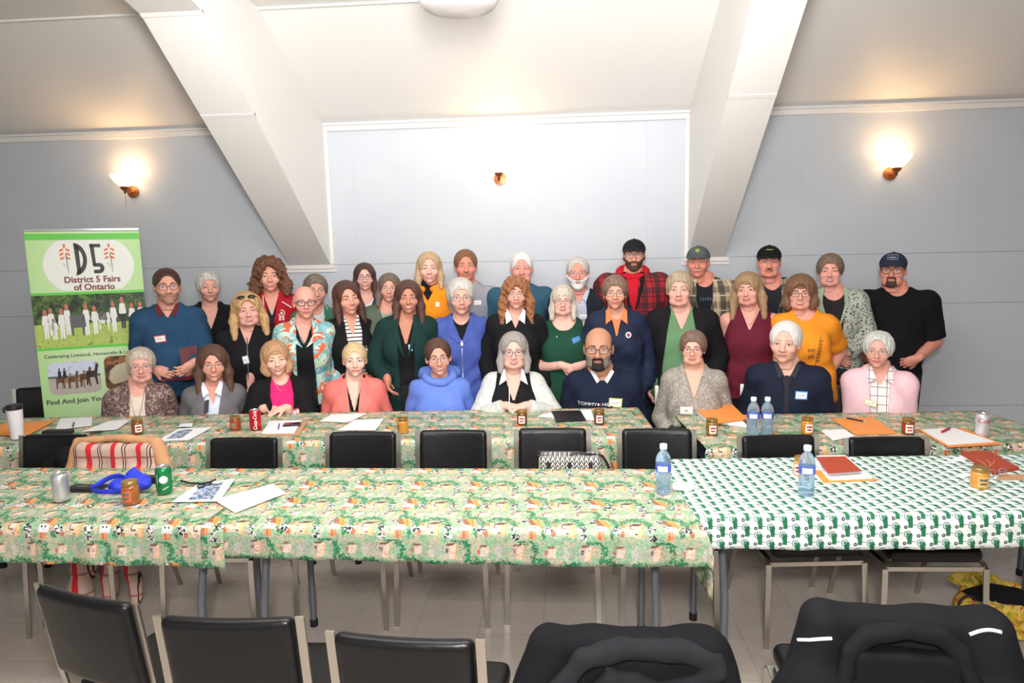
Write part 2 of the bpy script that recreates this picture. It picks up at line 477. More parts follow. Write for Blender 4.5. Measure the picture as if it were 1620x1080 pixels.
def torso_secs(p):
    f, sw, b = p['fat'], p['sw'], p['belly']; s = p['bs']
    if p['sex'] == 'F': ww, wd, hw, hd = .122+.055*f, .092+.05*f, .15+.035*f, .11+.03*f
    else: ww, wd, hw, hd = .145+.05*f, .10+.05*f, .152+.03*f, .11+.03*f
    nk = .050 if p['sex'] == 'F' else .058; nk += .010*f
    S = [(.100, nk, nk, .012), (.055, nk+.006, nk+.003, .012), (.036, sw*.53, .058, .014), (.014, sw*.72, .068, .014), (-.012, sw*.88, .080, .012), (-.042, sw*.98, .091, .010), (-.085, sw*1.03, .100+.02*f, .008),
         (-.15, sw*.98+.012*f, .108+.028*f, .004), (-.24, (sw*.92+ww)/2+.015*f, .104+.035*f, .0), (-.34, ww, wd+b*.5, -b*.5), (-.45, (ww+hw)/2+.006, (wd+hd)/2+.01+b*.45, -b*.45),
         (-.55, hw, hd, -b*.1), (-.64, hw*.95, hd*.95, 0)]
    return S
class Body:
    def __init__(s, p):
        s.p = p
        zs = p['zs']; S = torso_secs(p); z = np.array([q[0]*p['bs']+zs for q in S])[::-1]
        s.z = z; s.a, s.b, s.yc = (np.array([q[i] for q in S])[::-1] for i in (1, 2, 3))
        s.bot = zs-.64*p['bs'] if not p['seated'] else max(.50, zs-.60)
    def cx(s, z): p = s.p; return p['tcx']+(p['hipx']-p['tcx'])*np.clip((p['zs']-z)/.6, 0, 1)
    def cy(s, z): p = s.p; return p['ty']+(z-p['zs'])*(-p['lean'])*-1
    def torso(s, g, off=0, k=.0, top=None, bot=None, xlim=None, loose=0):
        p = s.p; zs = p['zs']; x, y, z = g.xyz(); zz = np.ravel(z)
        a = np.interp(zz, s.z, s.a).astype(F32)+off; b = np.interp(zz, s.z, s.b).astype(F32)+off
        yc = np.interp(zz, s.z, s.yc).astype(F32)+s.cy(zz); xc = s.cx(zz)
        if loose:
            w = np.clip((zs-.15-zz)/.3, 0, 1)*loose; a = a+w; b = b+w*.8
        X_ = (x-xc[None, None, :])/a; Y_ = (y-yc[None, None, :])/b
        q = (np.abs(X_)**2.3+np.abs(Y_)**2.3)**(1/2.3)
        d = (q-1)*np.minimum(a, b)
        d = np.maximum(d, z-(top if top is not None else zs+.10)); d = np.maximum(d, (bot if bot is not None else s.bot)-z)
        if xlim: d = np.maximum(d, np.abs(x-p['tcx'])-xlim)
        g.D = np.minimum(g.D, d.astype(F32))
        if p['bust'] > 0:
            B = p['bust']
            for sg in (-1, 1):
                g.ell((p['tcx']+sg*.070, p['ty']-.068-.028*B, zs-.205), (.062+.012*B, .045+.02*B, .070+.012*B), k=.06, off=off)
    def arm(s, g, sg, off=0, k=.02, upto=None, fore=True, cuff=None, hang=0):
        p = s.p; S_, E_, W_ = p['arms'][sg]; f = p['fat']; m = p['sex'] == 'M'
        r0, r1, r2, r3 = (.053+.012*f+.006*m, .043+.012*f+.005*m, .041+.008*f+.004*m, .027+.003*m)
        g.ell(S_, (.052+.01*f+.006*m,)*3, off=off, k=.03)
        if upto is not None and upto <= 1:
            c = S_+(E_-S_)*upto; n = (E_-S_)/np.linalg.norm(E_-S_)
            g.cone(S_, E_, r0, r1, k=k, off=off+.006, cut=(c, n)); return
        g.cone(S_, E_, r0, r1, k=k, off=off)
        if upto is not None:
            c = E_+(W_-E_)*(upto-1); n = (W_-E_)/np.linalg.norm(W_-E_)
            g.cone(E_, W_, r2, r3+.006, k=.012, off=off, cut=(c, n))
        else: g.cone(E_, W_, r2, r3, k=.012, off=off)
    def legs(s, g, off=0, k=.03):
        p = s.p; f = p['fat']
        for sg in (-1, 1):
            H_, K_, A_ = p['legs'][sg]
            g.cone(H_, K_, .083+.02*f, .056+.008*f, k=k, off=off); g.cone(K_, A_, .056+.006*f, .036, k=.02, off=off)
def hand_prims(g, W, d, n, tw, curl=.35, sc=1.0, spread=.15, fingers=True):
    """W wrist; d towards the fingers; n palm normal; tw +1/-1 puts the thumb at +w/-w"""
    d = d/np.linalg.norm(d); n = n-d*n.dot(d); n /= np.linalg.norm(n); w = np.cross(n, d)*tw
    g.ell(W+d*.046*sc, (.037*sc, .0155*sc, .050*sc), k=.01, R=np.stack([w, n, d]))
    g.cone(W-d*.02, W+d*.025*sc, .024*sc, .026*sc, k=.012)
    if not fingers: return
    Ls = [.044, .049, .046, .036]
    for i in range(4):
        o = 1.5-i; b = W+d*(.084-.006*abs(o-.3))*sc+w*o*.0175*sc
        c1 = curl*(1+.12*i); d1 = d*math.cos(c1)+n*math.sin(c1)+w*o*spread*.4; d1 /= np.linalg.norm(d1)
        c2 = curl*2.1+.1; d2 = d*math.cos(c2)+n*math.sin(c2)+w*o*spread*.3; d2 /= np.linalg.norm(d2)
        m = b+d1*Ls[i]*.95*sc; e = m+d2*Ls[i]*.72*sc
        g.cone(b-d*.012, m, .0092*sc, .0082*sc, k=.003); g.cone(m, e, .0082*sc, .0068*sc, k=.002)
    b = W+d*.028*sc+w*.026*sc; d1 = d*.62+w*.62+n*.35; d1 /= np.linalg.norm(d1); m = b+d1*.038*sc
    d2 = d*.85+w*.25+n*.4; d2 /= np.linalg.norm(d2)
    g.cone(b-d1*.01, m, .0125*sc, .0098*sc, k=.008); g.cone(m, m+d2*.030*sc, .0098*sc, .0078*sc, k=.002)
def ik(S_, W_, l1, l2, pole):
    v = W_-S_; L = np.linalg.norm(v)
    if L > (l1+l2)*.985: W_ = S_+v*((l1+l2)*.985/L); v = W_-S_; L = np.linalg.norm(v)
    u = v/L; a = (l1*l1-l2*l2+L*L)/(2*L); h = math.sqrt(max(0, l1*l1-a*a)); pl = pole-u*pole.dot(u); pl /= np.linalg.norm(pl)+1e-9
    return S_+u*a+pl*h, W_

def person(px, crown, chin, Y, label, sex='F', seated=False, turn=0, tilt=0, nod=0, shx=None, sw=None, fat=.3, bust=None, belly=0, skin=(226, 172, 150), hair=('bob', (120, 90, 70), {}),
           iris=(70, 60, 50), smile=1, glasses=None, beard=None, hat=None, layers=(), legs=(40, 45, 60), hands=None, lean=0, hipx=0, jaw=None, nose=1, group=None, deco=None, body_turn=None, hold=None, lips=None, brow=None, visible_hands=False, clasp=None, shoes=(40, 35, 32), neckh=.0, earr=None):
    P0 = aty(px, crown, Y); P1 = aty(px, chin, Y)
    hh = (P0.z-P1.z)
    hairtop = {'bald': .002, 'male': .008, 'cap': .012}.get(hair[0], .018) if not hat else .016
    s = hh/(.222+hairtop*1.0)
    s = min(max(s, .86), 1.16)
    hz = P1.z+.110*s
    face_cam = -math.atan2(P0.x, Y)
    bt = face_cam*.8+math.radians(body_turn if body_turn is not None else turn*.5)
    root = empty('person', (P0.x, Y, 0), bt, label, 'person', group)
    Rr = rot3(rz=-bt)
    def local(v): return Rr @ (np3(v)-np.array([P0.x, Y, 0]))
    p = dict(sex=sex, fat=fat, seated=seated, belly=belly, lean=lean, bust=(bust if bust is not None else (.6 if sex == 'F' else 0)))
    p['sw'] = sw or (.122 if sex == 'F' else .150)
    hy = -.03
    p['zs'] = zs = hz-.110*s-.058+neckh
    p['bs'] = 1.0
    p['tcx'] = 0.0 if shx is None else local(aty(shx, chin+25, Y))[0]*.65
    p['hipx'] = p['tcx']*.9+hipx; p['ty'] = 0.0
    hip = (.50 if seated else zs-.60)
    am = {}
    l1, l2 = (.27, .235) if sex == 'F' else (.295, .26)
    hs = .92 if sex == 'F' else 1.04
    hd = {}
    for sg in (-1, 1):
        S_ = np.array([p['tcx']+sg*(p['sw']+.002), .012, zs-.064])
        h = (hands or {}).get('L' if sg < 0 else 'R')
        pole = np.array([sg*.6, .5, -1.0])
        if h and 'px' in h:
            W_ = local(aty(h['px'][0], h['px'][1], Y+h.get('dy', -.2)))
            if seated: W_[2] = max(W_[2], .797)
            pole = np.array(h.get('pole', pole))
            if 'pole' in h: pole = np.array([h['pole'][0]*1.0, h['pole'][1], h['pole'][2]])
        elif h and 'w' in h: W_ = np.array([p['tcx']+h['w'][0], h['w'][1], zs+h['w'][2]]); pole = np.array(h.get('pole', pole))
        elif seated: W_ = np.array([p['tcx']+sg*.14, -.155, zs-.40]); pole = np.array([sg*.45, .6, -1.0])
        else: W_ = np.array([p['tcx']+sg*(p['sw']+.045+.03*fat), -.06, zs-(.515 if sex == 'F' else .56)])
        E_, W_ = ik(S_, W_, l1, l2, pole)
        am[sg] = (S_, E_, W_)
        d = np.array(h['d'], float) if h and 'd' in h else (W_-E_)/np.linalg.norm(W_-E_)
        n = np.array(h['n'], float) if h and 'n' in h else np.array([-sg*.9, -.1, 0])
        hd[sg] = (W_, d, n, h.get('tw', -sg) if h else -sg, (h or {}).get('curl', .35), bool(h) or visible_hands)
    p['arms'] = am
    if seated:
        p['legs'] = {sg: (np.array([p['hipx']+sg*.085, -.02, .585]), np.array([p['hipx']+sg*.12, -.42, .555]), np.array([p['hipx']+sg*.12, -.40, .09])) for sg in (-1, 1)}
    else:
        p['legs'] = {sg: (np.array([p['hipx']+sg*.085, .0, hip+.03]), np.array([p['hipx']+sg*.10, -.01, hip*.55]), np.array([p['hipx']+sg*.11, .02, .09])) for sg in (-1, 1)}
    B = Body(p)
    # --- skin: one mesh
    VV, FF, MM = [], [], []; nv = 0
    def addm(V, Q, m):
        nonlocal nv
        V = np.asarray(V, float).reshape(-1, 3)
        byk = {}
        for f in Q: byk.setdefault(len(f), []).append(tuple(f))
        VV.append(V)
        for k_, fs in byk.items():
            a = np.array(fs, np.int64)
            if k_ > 4: a = np.concatenate([np.stack([a[:, 0], a[:, i], a[:, i+1]], 1) for i in range(1, k_-1)])
            FF.append(a+nv); MM.append(m)
        nv += len(V)
    W = p['sw']+.34
    zlo = min(.42 if seated else hip-.05, 9)
    bare = any(L.get('sleeve', 2) < 1.5 for L in layers[-1:]) or not layers
    g = Grid((p['tcx']-W, -.42, zlo), (p['tcx']+W, .24, zs+.11), .013 if bare else .018)
    B.torso(g); [B.arm(g, sg) for sg in (-1, 1)]
    V, Q = g.mesh(1); addm(V, Q, 0)
    g = Grid((-.42+p['hipx'], -.52 if seated else -.14, .05), (.42+p['hipx'], .18, .66 if seated else hip+.14), .03)
    B.legs(g); V, Q = g.mesh(1); addm(V, Q, 0)
    for sg in (-1, 1):
        W_, d, n, tw, cu, vis = hd[sg]
        h_ = .0042 if vis else .0075
        g = Grid(W_-.15, W_+.15, h_)
        E_ = am[sg][1]; f_ = fat; m_ = sex == 'M'
        g.cone(E_, W_, .041+.008*f_+.004*m_, .027+.003*m_)
        hand_prims(g, W_, d, n, tw, cu, hs)
        V, Q = g.mesh(0); addm(V, Q, 0)
    # head in its own frame
    Rh = rot3(rz=math.radians(turn)+face_cam-bt, rx=math.radians(-nod-1.5), ry=math.radians(tilt))
    Hc = np.array([0, hy, hz]); Rh3 = Rh
    piv = np.array([0, .02, -.10])
    def hx(V): return Hc+s*((np.asarray(V, float)-piv) @ Rh3.T+piv)
    g = Grid((-.10, -.13, -.155), (.10, .13, .125), .0046)
    jw = jaw or (.93 if sex == 'F' else 1.08)
    head_field(g, dict(fat=fat, jaw=jw, nose=nose*(1 if sex == 'F' else 1.15)))
    nk = (.050 if sex == 'F' else .060)+.010*fat
    g.cone((0, .022, -.06), (0, .032, -.2), nk, nk+.002, k=.02)
    fr = Front(g)
    V, Q = g.mesh(1); addm(hx(V), Q, 0)
    # neck bridging head and chest
    a = hx([[0, .024, -.08]])[0]; b = np.array([p['tcx'], p['ty']+.022, zs+.02])
    g = Grid(np.minimum(a, b)-.09, np.maximum(a, b)+.09, .009); g.cone(a, b, nk*s, nk*s+.006); V, Q = g.mesh(1); addm(V, Q, 0)
    # face: eyes, lids, brows, mouth
    mb = MB(); hc = brow or hair[1]
    sq = 1.0 if smile < 2 else .82
    for sg in (-1, 1):
        ex = sg*.0325; ey = fr(ex, 0)
        mb.sphere((ex, ey+.0035, 0), (.0138, .0065, .0066*sq), 12, m=1)
        mb.sphere((ex, ey-.0005, 0), (.0060, .0032, .0058*sq), 10, m=2)
        mb.sphere((ex, ey-.0030, 0), (.0026, .0016, .0026), 8, m=3)
        pts = [(ex+t*.0150, fr(ex+t*.0150, .003)-.0026+.002*t*t, .0072*sq*(1-t*t)-.0012) for t in np.linspace(-1, 1, 7)]
        mb.tube(pts, [.0007, .0014, .0017, .0018, .0017, .0015, .0008], 5, m=3)
        pts = [(ex+t*.0140, fr(ex+t*.014, -.006)-.0008, -.0075*sq*(1-t*t)-.0005) for t in np.linspace(-1, 1, 5)]
        mb.tube(pts, .0012, 5, m=0)
        x0, x1 = sg*.013, sg*.050
        A = [(x0, .0235), (sg*.034, .0290), (x1, .0215)]; Bb = [(x0, .0165), (sg*.034, .0235), (x1, .0200)]
        patch(fr, A, Bb, .0022, .004, mb, 4, 7, 3)
    mw = .024+.004*(smile > 0)+.002*(smile > 1); up = .0055 if smile > 0 else .001; zm = -.0630
    xs = np.linspace(-1, 1, 9)
    op = .0075 if smile == 2 else (.0022 if smile == 1.5 else 0.0)
    ln = lambda base, bulge, cup: [(t*mw, zm+base*(1-t*t)+up*t*t+bulge*(1-abs(t))**.5*0+cup*math.exp(-(t/.18)**2)) for t in xs]
    U0 = ln(.0062, 0, -.0014); U1 = ln(.0, 0, 0); L0 = [(a_, z_-op*(1-(a_/mw)**2)) for a_, z_ in U1]; L1 = [(a_, z_-(op+.0075)*(1-(a_/mw)**2)) for a_, z_ in U1]
    patch(fr, U0, U1, .0022, .003, mb, 5, 9, 3)
    if op: patch(fr, U1, L0, .0006, .001, mb, 1, 9, 3)
    else: mb.tube([(a_, fr(a_, z_)-.0018, z_) for a_, z_ in U1], .0009, 5, m=6)
    patch(fr, L0, L1, .0026, .003, mb, 5, 9, 3)
    for sg in (-1, 1): mb.sphere((sg*.007, fr(sg*.006, -.0445)+.0005, -.0445), (.003, .002, .0018), 6, m=6)
    Vf = np.concatenate(mb.V); M_ = np.array(mb.M)
    for mi in range(7):
        fs = [f for f, m in zip(mb.F, mb.M) if m == mi]
        if not fs: continue
        byl = {}
        for f in fs: byl.setdefault(len(f), []).append(f)
        for k_, q in byl.items():
            a_ = np.array(q)
            if k_ > 4: a_ = np.concatenate([np.stack([a_[:, 0], a_[:, i], a_[:, i+1]], 1) for i in range(1, k_-1)])
            FF.append(a_+nv); MM.append(mi)
    VV.append(hx(Vf)); nv += len(Vf)
    sk = skin_mat(skin)
    lp = lips or ((196, 100, 98) if sex == 'F' else (186, 118, 104))
    mats = [sk, mat('eye_white', (236, 230, 226), .25), mat('iris', iris, .15), mat('lash', (45, 32, 28), .6), mat('brow', tuple(int(c*.75+8) for c in hc), .8, var=.3, vscale=200),
            mat('lips', lp, .35), mat('mouth_line', (120, 62, 56), .7)]
    npmesh('body', np.concatenate(VV), FF, mats, root, True, MM)
    # --- hair
    if hair[0] not in ('none',):
        st, hcol, ho = hair[0], hair[1], (hair[2] if len(hair) > 2 else {})
        L = ho.get('len', .11)
        g = Grid((-.17, -.145, -max(L, .11)-.07), (.17, .165, .165), .0058); hair_field(g, st, ho)
        if hat: xx, yy, zz = g.xyz(); g.D = np.maximum(g.D, (zz-.045+0*xx+0*yy).astype(F32))
        V, Q = g.mesh(1)
        if len(Q): npmesh('hair', hx(V), [Q], hair_mat(hcol, ho.get('hi', .35)), root)
    # --- beard
    for beard in ([beard]+([beard[3]] if len(beard) > 3 else []) if beard else []):
        kind, bc = beard[0], beard[1]; o_ = beard[2] if len(beard) > 2 else {}
        g = Grid((-.10, -.14, -.17), (.10, .08, .03), .0046)
        t = o_.get('th', .006)
        fa = fat
        x, y, z = g.xyz()
        if kind in ('full', 'goatee'):
            head_field(g, dict(fat=fat, jaw=jw, nose=1)); g.D -= F32(t*.55); g.ell((0, -.066, -.100), (.024*jw, .018, .016), off=t*.5, k=.02)
            g.D = np.maximum(g.D, (z+.046-.9*np.maximum(np.abs(x)-.036, 0)+0*y).astype(F32))
            if kind == 'goatee': g.D = np.maximum(g.D, (np.abs(x)-.030-.15*np.maximum(0, -z-.06)+0*y+0*z).astype(F32)); g.D = np.maximum(g.D, (y+.045+0*x+0*z).astype(F32))
            else: g.D = np.maximum(g.D, (y-.0+0*x+0*z).astype(F32))
            g.ell((0, -.098, -.0655), (.024, .03, .0105), op='-', k=.004)
            g.ell((0, -.10, -.030), (.030, .03, .018), op='-', k=.004)
        if kind in ('full', 'goatee', 'moustache') and not o_.get('nomo'):
            for sg in (-1, 1):
                ya = fr(0, -.052)-.001; yb = fr(.024, -.060)-.001
                g.cone((sg*.002, ya, -.0515), (sg*.027, yb, -.060), .0062, .0042, k=.003)
        g.D += (.0014*wnoise(x, y, z, 320, 2)).astype(F32)
        V, Q = g.mesh(0)
        if len(Q): npmesh('beard', hx(V), [Q], mat('beard', bc, .8, var=.3, vscale=120, bump=(160, .5, .006)), root)
    # --- glasses
    if glasses:
        gs, gc = glasses[0], glasses[1]; rr = {'thin': .0011, 'mid': .0018, 'thick': .0027}[gs]
        mb = MB(); ml = MB()
        for sg in (-1, 1):
            pts = []
            for a in np.linspace(0, 2*PI, 20, endpoint=False):
                c_, s_ = math.cos(a), math.sin(a); e = .62
                u = .0255*abs(c_)**e*(1 if c_ > 0 else -1); v = .0175*abs(s_)**e*(1 if s_ > 0 else -1)
                pts.append((sg*.0335+u, -.1035+.28*max(0, abs(sg*.0335+u)-.03)**1.0, -.002+v))
            mb.tube(pts, rr, 6, close=True)
            ml.add(pts, [tuple(range(20))])
            mb.tube([(sg*.058, -.094, .006), (sg*.072, -.07, .006), (sg*.0815, .005, .001)], rr*.9, 5)
        mb.tube([(-.009, -.1035, .003), (0, -.108, .006), (.009, -.1035, .003)], rr, 6)
        for k_ in (mb, ml): k_.V = [hx(v) for v in k_.V]
        go = mb.build('glasses', mat('glasses_frame', gc, .35, .6 if gs == 'thin' else 0), root, True)
        lm = mat('lens', (235, 240, 245), .03, alpha=.10, spec=.6); ml.build('lens', lm, go)
    if earr:
        mb = MB()
        for sg in (-1, 1): mb.sphere((sg*.080, -.004, -.043), .0038, 8)
        mb.V = [hx(v) for v in mb.V]; mb.build('earring', mat('earring', earr, .2, .8), root, True)
    # --- hat
    if hat:
        g = Grid((-.13, -.21, 0.0), (.13, .15, .16), .005); x, y, z = g.xyz()
        g.ell((0, .016, .046), (.089, .107, .083)); g.D = np.maximum(g.D, ((.034-.12*y)-z+0*x).astype(F32))
        g.D += (.0006*np.sin(z*500)*0+0*x).astype(F32)
        V, Q = g.mesh(1); ho_ = npmesh('cap', hx(V), [Q], hat['mat'], root)
        fg = Front(g)
        g2 = Grid((-.12, -.21, -.02), (.12, -.02, .12), .0045)
        x, y, z = g2.xyz()
        zz = .052+.22*(y+.09)*1.0-4.5*x*x*.5
        pl = np.maximum(np.abs(z-zz)-.0042, np.sqrt((x/.078)**2+((y+.088)/.075)**2)*.075-.075)
        g2.D = pl.astype(F32); g2.D = np.maximum(g2.D, (y+.07+0*x+0*z).astype(F32))
        V, Q = g2.mesh(1); npmesh('brim', hx(V), [Q], hat.get('brim', hat['mat']), ho_)
        bt_ = MB().sphere((0, .016, .130), (.007, .007, .004), 10); bt_.V = [hx(v) for v in bt_.V]; bt_.build('top_button', hat['mat'], ho_, True)
        if hat.get('art'):
            mb = MB(); hat['art'](mb, fg); mb.V = [hx(v) for v in mb.V]; mb.build('cap_badge', hat['artmat'], ho_)
    # --- clothes
    mo = max([L.get('off', .014) for L in layers]+[.012])
    gf = Grid((p['tcx']-.30, -.32, zs-.72 if not seated else .60), (p['tcx']+.30, .15, zs+.11), .012)
    B.torso(gf, off=mo, loose=max([L.get('loose', 0) for L in layers]+[0]))
    [B.arm(gf, sg, off=mo) for sg in (-1, 1)] if not deco or not deco.get('noarm') else None
    frb = Front(gf)
    surf = lambda x_, z_: frb(x_+p['tcx'], z_+zs)
    surf.__dict__['zs'] = zs
    lay = {}
    for L in layers:
        off = L.get('off', .014); sl = L.get('sleeve', 1.93); hem = L.get('hem', -.62)
        bot = zs+hem if not seated else max(zs+hem, .52)
        lz = zs+hem-.05 if not seated else bot-.03
        if sl > 1 : lz = min(lz, min(am[1][2][2], am[-1][2][2])-.08)
        lz = max(lz, .12)
        g = Grid((p['tcx']-W, -.50, lz), (p['tcx']+W, .26, zs+.13), L.get('h', .0105))
        x, y, z = g.xyz()
        if hem < -.70:
            # skirt of a long coat
            g.cone((p['hipx'], .01, zs-.45), (p['hipx'], .01, zs+hem), .16+.04*fat+off, .19+off, fy=.75)
        B.torso(g, off=off, bot=max(bot, zs-.66) if hem < -.66 else bot, top=zs+L.get('top', .055), xlim=L.get('xlim'), loose=L.get('loose', 0))
        if sl > 0:
            for sg in (-1, 1): B.arm(g, sg, off=off-.002+L.get('armoff', 0), upto=sl, k=.025)
        a_ = L.get('wr', .0045)
        if a_:
            sd = (len(label)*7+int(px)) % 17
            fold = np.sin(34*x+9*np.sin(7*z+sd)+sd)*np.clip((zs-.12-z)/.3, 0, 1)
            rid = np.abs(wnoise(x, y, z*.8, 15, sd))*1.4-.7+.5*(np.abs(wnoise(y, x, z, 27, sd+2))-.4)
            g.D += (a_*1.1*rid+a_*.35*wnoise(y, x, z, 43, 3+sd)+a_*.8*fold).astype(F32)*np.ones_like(g.D)
        nk_ = L.get('neck', ('round', .075, .07)); tx = p['tcx']
        if nk_[0] == 'round':
            r_, dp = nk_[1], nk_[2]
            g.ell((tx, -.02, zs+.075), (r_, .13, .055+dp), op='-', k=.006)
        elif nk_[0] == 'v':
            dp, wd = nk_[1], nk_[2]     # depth below the shoulder line, half width at the neck
            zv = zs-dp; sl_ = wd/(dp+.045)
            d = np.maximum(np.abs(x-tx)-np.maximum(z-zv, -.02)*sl_, y-.03)
            d = np.maximum(d, zv-z)
            g.D = np.maximum(g.D, -d.astype(F32))
        if L.get('open'):
            zz = np.ravel(z); zo = [q[0]+zs for q in L['open']][::-1]; wo = [q[1] for q in L['open']][::-1]; xo = [(q[2] if len(q) > 2 else 0) for q in L['open']][::-1]
            w_ = np.interp(zz, zo, wo); xc_ = np.interp(zz, zo, xo)+B.cx(zz)
            d = np.maximum(np.abs(x-xc_[None, None, :])-w_[None, None, :], y-.0)
            d = np.where(w_[None, None, :] <= 0, 1, d)
            g.D = np.maximum(g.D, -d.astype(F32))
        V, Q = g.mesh(1)
        lay[L['name']] = npmesh(L['name'], V, [Q], L['mat'], root)
    # --- legs
    g = Grid((p['hipx']-.40, -.56 if seated else -.22, .07), (p['hipx']+.40, .22, .70 if seated else zs-.40), .016)
    B.legs(g, off=.016)
    if not seated:
        x, y, z = g.xyz(); B.torso(g, off=.012, top=zs-.44, bot=zs-.64)
    else: g.ell((p['hipx'], .02, .575), (.165+.03*fat, .13, .085), k=.03)
    V, Q = g.mesh(1); npmesh('trousers', V, [Q], legs if not isinstance(legs, tuple) else mat('trouser_cloth', legs, .85, bump=(60, .3)), root)
    for sg in (-1, 1):
        A_ = p['legs'][sg][2]; g = Grid(A_+np.array([-.08, -.22, -.10]), A_+np.array([.08, .10, .06]), .009)
        g.cone(A_+[0, .02, -.05], A_+[0, -.13, -.06], .042, .034, off=0); g.ell(A_+[0, 0, -.01], (.045, .05, .05), k=.02)
        x, y, z = g.xyz(); g.D = np.maximum(g.D, (.004-z+0*x+0*y).astype(F32))
        V, Q = g.mesh(1); npmesh('shoe', V, [Q], mat('shoe_leather', shoes, .5), root)
    info = dict(root=root, p=p, surf=surf, zs=zs, lay=lay, hx=hx, hands=hd, tcx=p['tcx'], frb=frb)
    if deco and deco.get('fn'): deco['fn'](info)
    return info

def on(info, name, items, mats, parent=None):
    """items: (A, B, up, th, slot) outlines relative to the shoulder line"""
    mb = MB(); zs, tx = info['zs'], info['tcx']
    for it in items:
        A, Bq, up, th = it[:4]; m = it[4] if len(it) > 4 else 0
        patch(info['frb'], [(a+tx, b+zs) for a, b in A], [(a+tx, b+zs) for a, b in Bq], up, th, mb, m, it[5] if len(it) > 5 else 9, it[6] if len(it) > 6 else 5)
    return mb.build(name, mats, parent or info['root'], True)
def both(A, B): return [(A, B), ([(-a, b) for a, b in A], [(-a, b) for a, b in B])]
def name_tag(info, x, z, w=.075, h=.05, border=(214, 70, 80), fill=(245, 240, 238), text='', tcol=(70, 70, 90), rot=0, name='name_tag', lab=None):
    def q(cx, cz, w_, h_):
        c_, s_ = math.cos(rot), math.sin(rot); f = lambda u, v: (cx+u*c_-v*s_, cz+u*s_+v*c_)
        return [f(-w_/2, h_/2), f(-w_/2, -h_/2)], [f(w_/2, h_/2), f(w_/2, -h_/2)]
    A, B_ = q(x, z, w, h); A2, B2 = q(x, z, w*.86, h*.74)
    o = on(info, name, [(A, B_, .006, .004, 0, 5, 6), (A2, B2, .0078, .003, 1, 5, 6)], [mat('tag_border', border, .6), mat('tag_paper', fill, .7)])
    if text: put_text(info, text, x, z, h*.42, tcol, .0085, o, rot)
    else: marks(info, x, z, w*.6, h*.22, 5, (120, 120, 135), .0085, seed=int(x*1e4)+int(z*1e4), parent=o)
    if lab: o['label'] = lab
    return o
def put_text(info, s, x, z, size, col, up=.006, parent=None, rot=0, bold=0, sx=1, name='lettering', shear=0):
    V, Fc = text_geo(s, size, bold, sx, shear); c_, s_ = math.cos(rot), math.sin(rot); fr = info['frb']; out = []
    y0 = fr(x+info['tcx'], z+info['zs'])
    for v in V:
        a = x+v[0]*c_-v[1]*s_+info['tcx']; b = z+v[0]*s_+v[1]*c_+info['zs']; y = fr(a, b); out.append((a, (y if y == y else y0)-up, b))
    mb = MB().add(out, Fc); return mb.build(name, mat('print', col, .6), parent or info['root'])

def marks(info, x, z, w, h, n, col, up=.008, name='print_marks', seed=1, parent=None):
    """small worn strokes, for writing too small to read"""
    rd = random.Random(seed); it = []
    for k in range(n):
        a = x-w/2+w*(k+.5)/n; b = z; q = w/n*.32; hh = h/2*rd.uniform(.7, 1.0); s_ = rd.uniform(-.4, .4)*q
        it.append(([(a-q, b+hh), (a-q+s_, b-hh)], [(a-q*.2, b+hh), (a-q*.2+s_, b-hh)], up, .002, 0, 3, 2))
        it.append(([(a-q, b+rd.choice((hh, 0, -hh))*.9+.0012), (a-q, b-.0012)], [(a+q, b+.0012), (a+q, b-.0012)], up, .002, 0, 3, 2))
    return on(info, name, it, mat('print', col, .6), parent)
def raw_marks(mb, fr, x, z, w, h, n, seed=1, up=.002):
    rd = random.Random(seed)
    for k in range(n):
        a = x-w/2+w*(k+.5)/n; q = w/n*.36
        for u0, u1, v0, v1 in ((-q, -q*.3, -h/2, h/2), (-q, q, -h*.1, h*.15), (q*.3, q, -h/2*rd.uniform(.3, 1), h/2*rd.uniform(.3, 1))):
            P_ = [(a+u0, z+v0), (a+u1, z+v0), (a+u1, z+v1), (a+u0, z+v1)]; mb.add([(p, (fr(p, r) if fr(p, r) == fr(p, r) else -.09)-up, r) for p, r in P_], [(0, 1, 2, 3)])
# ------------------------------------------------------------------ cloth materials
def cloth(c, rough=.85, var=.10, vs=6, bs=140, bst=.25, name='cloth'): return mat(name, c, rough, var=var, vscale=vs, bump=(bs, bst, .003), spec=.2)
def plaid(name, base, c1, c2, c3, sc=11.0):
    T = Tree(name, .9); u, w = T.x*sc+T.y*sc*.4, T.z*sc
    b1 = u.fract().lt(.42); b2 = w.fract().lt(.42); l1 = ((u+.22).fract().lt(.07)); l2 = ((w+.22).fract().lt(.07))
    c = T.mix(base, c1, b1*.75); c = T.mix(c, c2, b2*.6); c = T.mix(c, c3, l1.mx(l2)*.8)
    return T.out(c, T.noise(160), .002, .3)
def stripes(name, a, b, sc=30, duty=.3, axis='z'):
    T = Tree(name, .85); q = (T.z if axis == 'z' else T.x)*sc+T.noise(6)*.5
    return T.out(T.mix(a, b, q.fract().lt(duty)))
def blotch(name, cols, scale=9, dist=1.5, rough=.85, fine=40):
    T = Tree(name, rough); c = T.col(cols[0])
    for i, k in enumerate(cols[1:]):
        n = T.noise(scale*(1+.35*i), T.comb(T.x+i*3.1, T.y+i*1.7, T.z-i*2.3), 3, dist)
        c = T.mix(c, k, n.gt(.53+.012*i))
    return T.out(c, T.noise(fine), .003, .3)
def leopard(name, a, b, sc=55):
    T = Tree(name, .85); v = T.voro(sc, T.comb(T.x+T.noise(30)*.03, T.y, T.z+T.noise(25)*.03))
    return T.out(T.mix(a, b, v.lt(.36)), T.noise(90), .002, .3)
